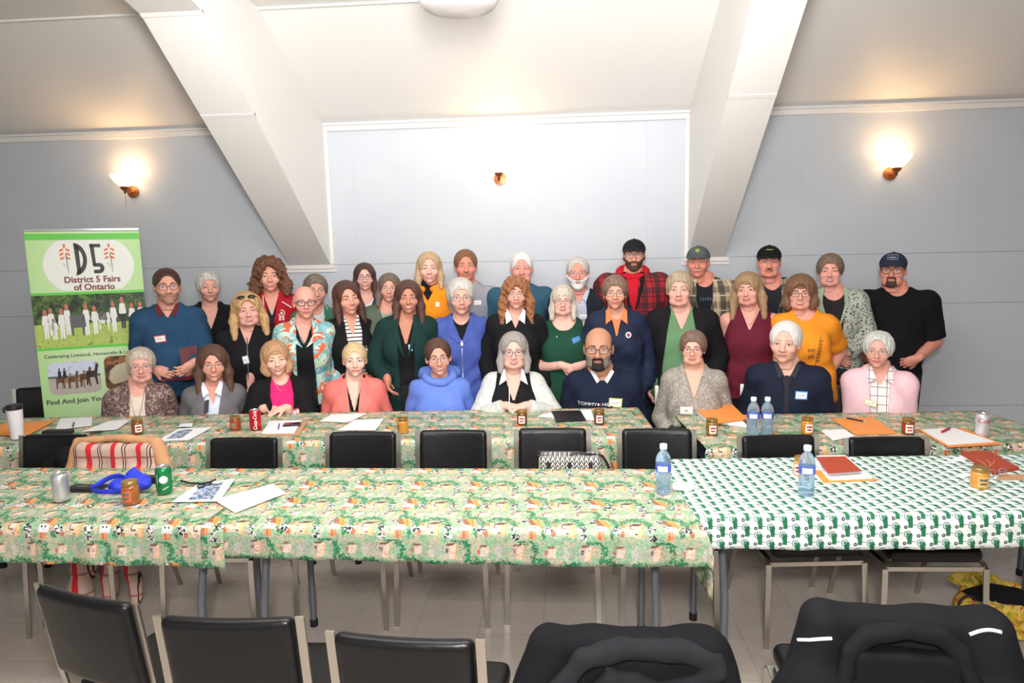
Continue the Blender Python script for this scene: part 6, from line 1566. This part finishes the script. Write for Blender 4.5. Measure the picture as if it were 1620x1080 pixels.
# blue lanyard bag
p = atz(190, 775, TT); e = empty('drawstring_bag', tuple(p), 0, 'crumpled royal blue fabric bag with a looped strap on the front table', 'bag')
blue = mat('blue_fabric', (34, 52, 200), .6, bump=(60, .3, .004))
g = Grid((-.07, -.09, -.01), (.16, .09, .12), .006); x, y, z = g.xyz()
g.ell((.02, .0, .025), (.07, .05, .030)); g.ell((.07, .01, .04), (.055, .045, .035), k=.02); g.cone((.045, .02, .05), (.055, .03, .095), .035, .006, k=.015); g.ell((.10, -.01, .03), (.045, .045, .03), k=.015)
g.D += (.006*wnoise(x, y, z, 55, 4)+.003*wnoise(y, x, z, 110, 1)).astype(F32); g.D = np.maximum(g.D, (.001-z+0*x+0*y).astype(F32)); V, Q = g.mesh(1); npmesh('pouch', V, [Q], blue, e)
MB().tube([(.02+.085*math.cos(t)-.06, .055*math.sin(t)+.0, .012+.035*math.sin(t)**2*(t < PI)) for t in np.linspace(.3, 2*PI-.2, 26)], .012, 8, flat=(.22, 1.0)).build('strap', blue, e, True)

# ------------------------------------------------------------------ banner stand
TLp, TRp = atz(37, 362, 2.0), atz(219, 361, 2.0); du_ = TRp-TLp; BW = du_.length; ang = math.atan2(du_.y, du_.x)
bn = empty('banner_stand', (TLp.x, TLp.y, 0), ang, 'pale green roll-up banner reading District 5 Fairs of Ontario, standing at the left', 'banner')
H_ = 2.0
silver = mat('silver_rail', (190, 192, 196), .3, .7)
MB().box((BW/2, 0, .045), (BW+.03, .09, .09), bev=.02).box((BW/2, -.0, .008), (.3, .36, .014)).build('base', silver, bn, True)
MB().tube([(BW/2, .03, .06), (BW/2, .03, H_)], .010, 10).build('pole', silver, bn, True)
MB().box((BW/2, 0, H_-.008), (BW+.006, .022, .022), bev=.004).build('top_rail', silver, bn, True)
def bxy(u, v, d=0.0): return (u*BW, -.004-d, H_-.018-v)
def bgrid(u0, u1, v0, v1, d, n=10, k=10, mask=None):
    V = []; fs = []
    for i in range(n+1):
        for j in range(k+1): V.append(bxy(u0+(u1-u0)*i/n, v0+(v1-v0)*j/k, d))
    for i in range(n):
        for j in range(k): a = i*(k+1)+j; fs.append((a, a+k+1, a+k+2, a+1))
    return V, fs
SH = 1.88
def ban_mat():
    T = Tree('banner_print', .45); c = T.mix((206, 226, 186), (176, 214, 146), ((T.x/BW-.5).abs()*2)); c = T.mix(c, (150, 196, 120), (1.0-T.z*.8).mx(0).mn(.6))
    return T.out(c)
V, fs = bgrid(0, 1, 0, SH, 0, 12, 24); sh = MB().add(V, fs).build('sheet', ban_mat(), bn, True)
def bshape(name, outlines, m, d, parent=None):
    mb = MB()
    for i, o_ in enumerate(outlines):
        mi = o_[1] if isinstance(o_, tuple) and isinstance(o_[1], int) and isinstance(o_[0], list) else 0
        pl = o_[0] if isinstance(o_, tuple) and isinstance(o_[0], list) else o_
        V = [bxy(u, v, d) for u, v in pl]; mb.add(V, [tuple(range(len(V)))], mi)
    return mb.build(name, m, parent or sh)
green = mat('banner_green', (96, 196, 72), .45); dk = mat('banner_black', (52, 52, 54), .45); maroon = mat('banner_maroon', (122, 44, 44), .45); orn = mat('wheat_orange', (222, 112, 60), .45); bw_ = mat('banner_white', (226, 228, 222), .45)
V, fs = bgrid(0, 1, .015, .058, .0008, 8, 1); MB().add(V, fs).build('green_band', green, sh)
ov = []
for t in np.linspace(0, 2*PI, 60, endpoint=False):
    u, v = .53+.40*math.cos(t), .235+.225*math.sin(t); ov.append((u, min(max(v, .062), .405)))
bshape('white_oval', [ov], bw_, .0012)
# D and 5
def arc(cx, cv, ru, rv, a0, a1, n=14): return [(cx+ru*math.cos(a), cv-rv*math.sin(a)) for a in np.linspace(a0, a1, n)]
D_ = [(.395, .082)]+arc(.395, .195, .125, .112, PI/2*.8, -PI/2*.8, 14)+[(.43, .305)]
mb = MB()
def strip2(A, B_, d=.0018):
    V = []; fs = []
    for a, b in zip(A, B_): V += [bxy(*a, d), bxy(*b, d)]
    for i in range(len(A)-1): fs.append((2*i, 2*i+1, 2*i+3, 2*i+2))
    mb.add(V, fs)
strip2([(.405, .080), (.420, .305)], [(.448, .105), (.452, .285)])
oa = [(.405+.108*math.sin(t), .192-.112*math.cos(t)) for t in np.linspace(0, PI, 20)]; ia = [(.420+.058*math.sin(t), .192-.070*math.cos(t)) for t in np.linspace(0, PI, 20)]
strip2(oa, ia)
strip2([(.545, .088), (.642, .088)], [(.545, .112), (.642, .112)]); strip2([(.545, .088), (.560, .240)], [(.582, .088), (.590, .240)])
oa = [(.565, .222)]+[(.615+.045*math.sin(t), .257-.036*math.cos(t)) for t in np.linspace(0, PI, 14)]+[(.565, .293)]
ia = [(.565, .246)]+[(.612+.012*math.sin(t), .257-.010*math.cos(t)) for t in np.linspace(0, PI, 14)]+[(.565, .268)]
strip2(oa, ia); mb.build('logo', dk, sh)
for cu in (.325, .715):
    L_ = []
    for k, (a, b, rot) in enumerate(((0, .100, 0), (-.028, .128, 1.0), (.028, .128, -1.0), (-.028, .156, 1.0), (.028, .156, -1.0), (-.026, .184, 1.0), (.026, .184, -1.0))):
        L_.append([(cu+a+(.011*math.cos(t)*math.cos(rot)-.024*math.sin(t)*math.sin(rot)), b+(.024*math.sin(t)*math.cos(rot)+.011*math.cos(t)*math.sin(rot))*BW*.95) for t in np.linspace(0, 2*PI, 12, endpoint=False)])
    bshape('wheat_ear', L_, orn, .0018)
    bshape('wheat_stalk', [[(cu+.004, .155), (cu+.012, .155), (cu+.020, .285), (cu+.016, .285)], [(cu-.022, .222), (cu-.018, .220), (cu+.016, .268), (cu+.012, .262)]], dk, .0020)
def btext(s, u, v, size, m, rot=0, sx=1, bold=.015, name='lettering'):
    V, Fc = text_geo(s, size, bold, sx); out = []
    for a in V: out.append(bxy(u+(a[0]*math.cos(rot)-a[1]*math.sin(rot))/BW, v-(a[0]*math.sin(rot)+a[1]*math.cos(rot)), .002))
    return MB().add(out, Fc).build(name, m, sh)
btext('District 5 Fairs', .545, .335, .060, maroon, 0, .95, .028); btext('of Ontario', .555, .388, .059, maroon, 0, .98, .028)
V, fs = bgrid(0, 1, .418, .436, .0010, 8, 1); MB().add(V, fs).build('green_band', green, sh)
def meadow():
    T = Tree('meadow_photo', .4); n = T.noise(14, None, 4, 1.0); n2 = T.noise(60, None, 3)
    tr = T.mix(T.mix((24, 46, 28), (96, 130, 48), (n*3.2-1.2).mx(0).mn(1)), (12, 18, 16), n2.gt(.56)*.7)
    gr = T.mix((140, 176, 70), (190, 200, 110), n2*2-.5); gr = T.mix(gr, (70, 96, 44), T.noise(9, None, 3, .8).gt(.62)*.6)
    gl = T.z+T.noise(5)*.03; c = T.mix(gr, tr, gl.gt(H_-.018-.625)); return T.out(c)
V, fs = bgrid(0, 1, .436, .800, .0006, 12, 8); pic = MB().add(V, fs).build('meadow_picture', meadow(), sh)
pw, ps, pb, pgrey = mat('printed_white', (226, 226, 222), .45), mat('printed_skin', (190, 110, 84), .45), mat('printed_black', (36, 36, 38), .45), mat('printed_grey', (90, 90, 94), .45)
def fig(u, v, h, top, bottom, hw=.030):
    e1 = [(u+.017*math.cos(t), v-h*.90+.022*h/.20*math.sin(t)) for t in np.linspace(0, 2*PI, 10, endpoint=False)]
    tors = [(u-hw*.75, v-h*.80), (u+hw*.75, v-h*.80), (u+hw*1.15, v-h*.50), (u+hw*.7, v-h*.46), (u-hw*.7, v-h*.46), (u-hw*1.15, v-h*.50)]
    lg = [(u-hw*.7, v-h*.47), (u+hw*.7, v-h*.47), (u+hw*.62, v), (u+hw*.08, v), (u, v-h*.34), (u-hw*.1, v), (u-hw*.62, v)]
    return [(e1, 1), (tors, top), (lg, bottom)]
figs = []
for u, v, h in ((.10, .735, .20), (.17, .745, .15), (.15, .715, .19), (.24, .740, .21), (.29, .715, .215)): figs += fig(u, v, h, 0, 0)
for u, v, h in ((.455, .725, .225), (.53, .720, .20), (.70, .710, .215), (.87, .700, .19), (.95, .705, .20)): figs += fig(u, v, h, 0, 0)
figs += fig(.785, .690, .225, 0, 2)
cow = lambda u, v, s, m: [([(u-.055*s, v-.115*s), (u+.05*s, v-.12*s), (u+.06*s, v-.05*s), (u+.045*s, v-.045*s), (u+.043*s, v), (u+.03*s, v), (u+.028*s, v-.045*s), (u-.03*s, v-.045*s), (u-.032*s, v), (u-.045*s, v), (u-.05*s, v-.05*s)], m)]
figs += cow(.375, .725, 1.25, 3)+cow(.61, .690, 1.0, 0)+cow(.60, .655, .7, 2)
bshape('printed_people', figs, [pw, ps, pb, pgrey], .0012, pic)
V, fs = bgrid(0, 1, .800, .818, .0010, 8, 1); MB().add(V, fs).build('green_band', green, sh)
btext('Celebrating Livestock, Homecrafts & Local Crafts', .52, .862, .0325, dk, .0, .98, .012)
def rrect(u0, u1, v0, v1, r=.06, n=6):
    ru, rv = r, r*BW; P_ = []
    for cx, cv, a in ((u1-ru, v0+rv, PI/2), (u0+ru, v0+rv, PI), (u0+ru, v1-rv, 1.5*PI), (u1-ru, v1-rv, 2*PI)):
        P_ += [(cx+ru*math.cos(t), cv-rv*math.sin(t)) for t in np.linspace(a-PI/2 if a != PI/2 else 0, a, n)]
    return P_
HS_ = 1
def plain_mat():
    T = Tree('race_photo', .4); c = T.mix((176, 168, 160), (196, 206, 224), T.z.gt(H_-.018-1.005)); c = T.mix(c, (90, 90, 92), ((T.z-(H_-.018-1.01)).abs()).lt(.008))
    return T.out(T.mix(c, (156, 148, 142), T.noise(30).gt(.6)*.5))
r1 = bshape('horse_team_picture', [rrect(.07, .53, .905, 1.135)], plain_mat(), .0008)
hs = []
br, tn, rd = 0, 1, 2
for u, v, s, m in ((.17, 1.09, 1.0, 0), (.22, 1.095, 1.0, 1), (.28, 1.095, 1.1, 0), (.34, 1.10, 1.15, 1), (.39, 1.09, 1.25, 0), (.45, 1.08, 1.35, 2)):
    s *= 1.0; hs.append(([(u-.035*s, v-.075*s), (u+.02*s, v-.075*s), (u+.035*s, v-.115*s), (u+.052*s, v-.105*s), (u+.045*s, v-.085*s), (u+.036*s, v-.045*s), (u+.04*s, v), (u+.028*s, v), (u+.02*s, v-.04*s), (u-.02*s, v-.04*s), (u-.026*s, v), (u-.038*s, v), (u-.036*s, v-.04*s)], m))
for u in (.17, .215): hs.append(([(u-.012, .965), (u+.012, .965), (u+.016, 1.02), (u-.016, 1.02)], 3)); hs.append(([(u+.008*math.cos(t), .955+.009*math.sin(t)) for t in np.linspace(0, 6, 8)], 3))
bshape('printed_horses', hs, [mat('horse_brown', (96, 66, 50), .45), mat('horse_tan', (150, 112, 84), .45), mat('horse_dark', (46, 36, 34), .45), mat('driver', (30, 34, 44), .45)], .0014, r1)
r2 = bshape('calf_picture', [rrect(.57, .98, .885, 1.13)], blotch('calf_photo', [(110, 64, 40), (70, 40, 26), (150, 90, 56)], 9, .5, .4), .0008)
bshape('printed_calf', [[(.60, 1.05), (.62, .99), (.68, .95), (.78, .935), (.85, .95), (.86, 1.0), (.80, 1.06), (.72, 1.08), (.64, 1.09)]], mat('calf_cream', (190, 180, 152), .45), .0014, r2)
btext('Find And Join Your Local Fair', .44, 1.185, .047, dk, 0, 1, .02)

# ------------------------------------------------------------------ garments and bags on the chairs and the floor
def shape(name, build, lo, hi, h, m, label=None, cat=None, loc=(0, 0, 0), rz=0, parent=None, nz=0, nf=20, sm=1, floorz=None):
    g = Grid(lo, hi, h); build(g); x, y, z = g.xyz()
    if nz: g.D += (nz*wnoise(x, y, z, nf, len(name))+nz*.6*wnoise(y, z, x, nf*2.1, 2)).astype(F32)
    if floorz is not None: g.D = np.maximum(g.D, (floorz-z+0*x+0*y).astype(F32))
    V, Q = g.mesh(sm); o = npmesh(name, V, [Q], m, parent, loc=loc if parent is None else None, rot=(0, 0, rz) if parent is None else None)
    return tag(o, label, cat), g
def rbox(g, c, hsz, r, R=None, k=0, op='+'):
    q = g.sub(np.array(c)-np.array(hsz)-r-.04, np.array(c)+np.array(hsz)+r+.04)
    if q is None: return
    x, y, z = q[1]-c[0], q[2]-c[1], q[3]-c[2]
    qx, qy, qz = np.maximum(np.abs(x)-hsz[0], 0), np.maximum(np.abs(y)-hsz[1], 0), np.maximum(np.abs(z)-hsz[2], 0)
    g.put(q, (np.sqrt(qx**2+qy**2+qz**2)-r).astype(F32), k, op)
# handbag hung in front of the chair back
p = aty(898, 738, 3.26); e = empty('handbag', (p.x+.01, 3.36, .500), 0, 'black and white patterned handbag standing on a chair seat between the tables', 'handbag')
def weave():
    T = Tree('bag_weave', .6); u, v = T.x*42, T.z*42; zz = (v+(u*.5).floor()*.0+((u.fract()-.5).abs()*2)).fract(); return T.out(T.mix((214, 210, 204), (34, 30, 32), zz.lt(.42).mx(((u*1.0).fract()).lt(.14))))
bm_ = weave(); strapm = mat('dark_brown_leather', (44, 32, 34), .45)
def bag_build(g): rbox(g, (0, 0, .130), (.135, .035, .108), .022)
o, _ = shape('bag_body', bag_build, (-.2, -.09, -.03), (.2, .09, .32), .007, bm_, parent=e, nz=.0015, nf=30)
zo = .10
MB().tube([(-.158, -.02, .258), (0, -.035, .250), (.158, -.02, .246), (.158, .03, .250), (0, .04, .256), (-.158, .03, .260)], .0075, 8, close=True).build('trim', strapm, e, True)
for s in (-.105, .0, .105): MB().box((s, -.059, .20), (.018, .004, .07), bev=.001).build('tab', strapm, e)
MB().tube([(-.15, -.01, .255), (-.155, -.03, .275), (-.145, -.03, .28)], .008, 8).build('ring', strapm, e, True)
MB().tube([(-.01, -.03, .25), (.03, -.03, .278), (.10, -.02, .265), (.165, .0, .25), (.195, .01, .20), (.20, .01, .12), (.195, .01, .02)], .007, 8).build('strap', strapm, e, True)
# tan coat with plaid lining over its chair
cp = cP.location
plaidm = None
def coat_plaid():
    T = Tree('plaid_lining', .9); u = T.x*7.5+T.noise(4)*.25; c = T.mix((214, 188, 172), (184, 150, 136), T.noise(9))
    f = u.fract(); c = T.mix(c, (206, 34, 44), f.lt(.20)); c = T.mix(c, (60, 40, 38), f.gt(.46)*f.lt(.50)); c = T.mix(c, (60, 40, 38), f.gt(.56)*f.lt(.60)); c = T.mix(c, (150, 60, 60), ((T.z*9).fract()).lt(.10)*.7)
    return T.out(c, T.noise(60), .003, .3)
tan = mat('tan_cloth', (196, 146, 104), .85, bump=(60, .3, .003))
e = empty('coat', (cp.x, cp.y+.125, -.02), 0, 'tan coat with red plaid lining draped over a chair at the left', 'coat')
def cb1(g):
    rbox(g, (-.02, -.07, .72), (.19, .035, .10), .03); g.cone((.16, -.08, .78), (.22, -.09, .58), .05, .06, k=.04); g.cone((-.19, -.08, .80), (-.23, -.1, .6), .035, .05, k=.03)
    rbox(g, (0, -.10, .62), (.18, .03, .08), .035, k=.03); rbox(g, (0, -.33, .555), (.17, .22, .004), .022, k=.04)
shape('lining', cb1, (-.34, -.62, .45), (.34, .06, .93), .009, coat_plaid(), parent=e, nz=.008, nf=22)
def cb2(g):
    g.cone((-.24, -.075, .855), (.0, -.08, .872), .017, .019); g.cone((.0, -.08, .872), (.20, -.08, .852), .019, .022, k=.01); g.cone((.20, -.08, .835), (.262, -.10, .66), .032, .045, k=.02); g.cone((-.24, -.075, .85), (-.275, -.10, .70), .018, .03, k=.01)
    g.cone((.262, -.10, .66), (.25, -.12, .50), .045, .04, k=.02)
shape('outer', cb2, (-.36, -.22, .25), (.40, .06, .93), .009, tan, parent=e, nz=.004, nf=26)
# its hem trailing towards the floor
def cb3(g):
    g.cone((-.10, -.25, .38), (-.15, -.28, .12), .05, .06); g.cone((.03, -.25, .38), (.02, -.30, .09), .05, .035, k=.03); g.cone((.12, -.25, .38), (.16, -.29, .09), .04, .03, k=.03)
shape('hem', cb3, (-.32, -.44, .025), (.32, -.12, .42), .010, coat_plaid(), parent=e, nz=.008, nf=26)
# black garment on the left chair
cp = cL.location
def cb4(g): g.cone((-.10, -.11, .60), (.12, -.12, .76), .05, .05); g.cone((.12, -.12, .76), (.20, -.12, .55), .05, .06, k=.03); g.cone((-.10, -.11, .60), (.12, -.13, .54), .06, .06, k=.05)
shape('sweater', cb4, (-.28, -.25, .45), (.34, .0, .86), .009, cloth((20, 20, 22)), 'black sweater slung over the back of the leftmost chair between the tables', 'sweater', loc=(cp.x, cp.y+.11, -.02), nz=.006, nf=24)
# black fleece jacket, nearest row
cp = cC1.location; char2 = mat('fleece_collar', (36, 36, 39), .95, var=.15, vscale=8, bump=(220, .35, .002), spec=.1); char = mat('black_fleece', (24, 24, 27), .95, var=.15, vscale=8, bump=(220, .35, .002), spec=.1); lining = mat('black_lining', (15, 15, 17), .7, spec=.2)
e = empty('jacket', (cp.x, cp.y, -.02), .02, 'black fleece jacket hung over the nearest-row chair in the middle', 'jacket')
def cb5(g):
    rbox(g, (0, -.072, .72), (.185, .012, .14), .034); g.cone((-.20, -.07, .84), (-.27, -.10, .52), .045, .075, k=.04); g.cone((.19, -.07, .83), (.27, -.11, .52), .045, .08, k=.04); rbox(g, (0, -.10, .56), (.20, .02, .12), .04, k=.04)
shape('jacket_body', cb5, (-.40, -.25, .42), (.42, .05, .92), .009, char, parent=e, nz=.006, nf=17)
def cb6(g):   # the collar roll and front edges
    P_ = [(-.21, -.135, .66), (-.175, -.13, .77), (-.115, -.12, .845), (-.02, -.11, .870), (.10, -.11, .862), (.19, -.11, .846)]
    for a, b in zip(P_, P_[1:]): g.cone(a, b, .026, .026, k=.008)
    Q_ = [(-.15, -.130, .66), (-.10, -.128, .755), (-.045, -.126, .802), (.01, -.126, .800), (.06, -.128, .770), (.13, -.125, .785), (.20, -.12, .820)]
    for a, b in zip(Q_, Q_[1:]): g.cone(a, b, .020, .020, k=.01)
shape('collar', cb6, (-.28, -.2, .55), (.28, -.02, .92), .008, char2, parent=e, nz=.004, nf=30)
shape('lining', lambda g: rbox(g, (.02, -.118, .68), (.12, .008, .08), .02), (-.24, -.18, .45), (.24, -.05, .84), .009, lining, parent=e, nz=.003, nf=20)
def flat_text(s, size, loc, parent, m, name='lettering'):
    V, Fc = text_geo(s, size, 0, 1, .3); return MB().add([(v[0]+loc[0], loc[1], v[1]+loc[2]) for v in V], Fc).build(name, m, parent)
mb = MB()
for k in range(6): mb.tube([(-.028+k*.010, -.151, .752), (-.024+k*.010, -.151, .760+.002*(k % 2)), (-.019+k*.010, -.151, .753)], .0007, 4)
mb.build('stitched_word', mat('thread', (200, 200, 200), .6), e)
flat_text('S', .014, (.0, -.151, .738), e, mat('thread', (200, 200, 200), .6))
# black jacket with white piping
cp = cC2.location; e = empty('jacket', (cp.x, cp.y, -.02), -.06, 'black jacket with white piping hung over the nearest-row chair at right', 'jacket')
soft = mat('black_softshell', (25, 26, 29), .8, var=.12, vscale=7, bump=(160, .2, .002), spec=.12)
def cb7(g):
    rbox(g, (0, -.075, .70), (.195, .014, .155), .034); g.cone((-.20, -.075, .84), (-.29, -.11, .50), .045, .09, k=.05); g.cone((.20, -.075, .835), (.27, -.11, .50), .05, .085, k=.05); rbox(g, (0, -.105, .56), (.22, .02, .14), .04, k=.04)
_, gj = shape('jacket_body', cb7, (-.44, -.27, .40), (.44, .05, .94), .009, soft, parent=e, nz=.005, nf=14)
def cb8(g):
    P_ = [(-.175, -.16, .56), (-.168, -.145, .70), (-.150, -.135, .80), (-.105, -.13, .845), (-.02, -.128, .862), (.06, -.13, .852), (.105, -.135, .815), (.140, -.14, .73), (.165, -.155, .58)]
    for a, b in zip(P_, P_[1:]): g.cone(a, b, .023, .023, k=.008)
shape('collar', cb8, (-.26, -.25, .5), (.28, -.04, .90), .008, soft, parent=e, nz=.003, nf=26)
shape('lining', lambda g: rbox(g, (-.015, -.128, .70), (.11, .008, .09), .02), (-.2, -.2, .42), (.24, -.05, .86), .009, lining, parent=e, nz=.003, nf=20)
frj = Front(gj); wp = mat('white_piping', (226, 228, 230), .5)
for A_, B_ in (((-.262, .806), (-.192, .826)), ((.128, .856), (.195, .862))):
    pts = []
    for t in np.linspace(0, 1, 8):
        x_, z_ = A_[0]+(B_[0]-A_[0])*t, A_[1]+(B_[1]-A_[1])*t+.012*math.sin(t*2.4); y_ = frj(x_, z_); pts.append((x_, (y_ if y_ == y_ else -.11)-.003, z_))
    MB().tube(pts, .0042, 6).build('piping', wp, e, True)
# yellow patterned bag on the floor at the right
p = atz(1592, 985, .02); e = empty('tote_bag', (p.x, p.y+.02, 0), .1, 'open yellow patterned tote bag on the floor at the right edge', 'bag')
ym = blotch('yellow_print', [(206, 170, 50), (150, 150, 40), (190, 110, 60), (226, 196, 90)], 16, 1.0)
def cb9(g):
    g.ell((0, .02, .08), (.21, .15, .12)); g.ell((0, .02, .16), (.17, .115, .14), op='-', k=.01); g.ell((.14, -.10, .09), (.09, .07, .08), k=.03); g.ell((-.05, .16, .15), (.13, .03, .035), k=.02); g.ell((0, -.12, .03), (.22, .05, .022), k=.02)
shape('tote_body', cb9, (-.28, -.22, -.02), (.30, .26, .24), .010, ym, parent=e, nz=.006, nf=24, floorz=.003)
shape('dark_lining', lambda g: (g.ell((-.02, .02, .11), (.165, .11, .060)), g.ell((.03, .0, .125), (.06, .05, .04), k=.02)), (-.2, -.15, .0), (.2, .18, .22), .009, cloth((26, 26, 32)), parent=e, nz=.006, nf=30)
MB().tube([(-.19+.045*math.cos(t), -.02, .10+.06*math.sin(t)) for t in np.linspace(0, 2*PI, 20, endpoint=False)], .006, 8, close=True).build('handle', strapm, e, True)

# ------------------------------------------------------------------ light
def area(name, loc, tgt, sx, sy, pw, col=(1, 1, 1)):
    l = bpy.data.lights.new(name, 'AREA'); l.shape = 'RECTANGLE'; l.size = sx; l.size_y = sy; l.energy = pw; l.color = col
    o = bpy.data.objects.new(name, l); C.objects.link(o); o.location = loc; o.rotation_euler = (Vector(tgt)-Vector(loc)).to_track_quat('-Z', 'Y').to_euler(); return o
area('flash', (.05, -.15, 2.25), (-.35, 5.0, 1.3), .35, .35, 94, (1, .985, .97))
area('bounced_flash', (-.3, 2.4, 3.34), (-.3, 3.6, .8), 3.6, 1.6, 134, (1, .975, .95))
sp = bpy.data.lights.new('tilted_flash', 'SPOT'); sp.energy = 620; sp.spot_size = math.radians(100); sp.spot_blend = .9; sp.shadow_soft_size = .25; sp.color = (1, .98, .96)
so = bpy.data.objects.new('tilted_flash', sp); C.objects.link(so); so.location = (-.1, .6, 2.1); so.rotation_euler = (Vector((-.35, 2.5, 3.5))-Vector(so.location)).to_track_quat('-Z', 'Y').to_euler()
w = bpy.data.worlds.new('hall'); sc.world = w; w.use_nodes = True
w.node_tree.nodes['Background'].inputs[0].default_value = (1, .96, .92, 1); w.node_tree.nodes['Background'].inputs[1].default_value = .75
sc.view_settings.exposure = .12
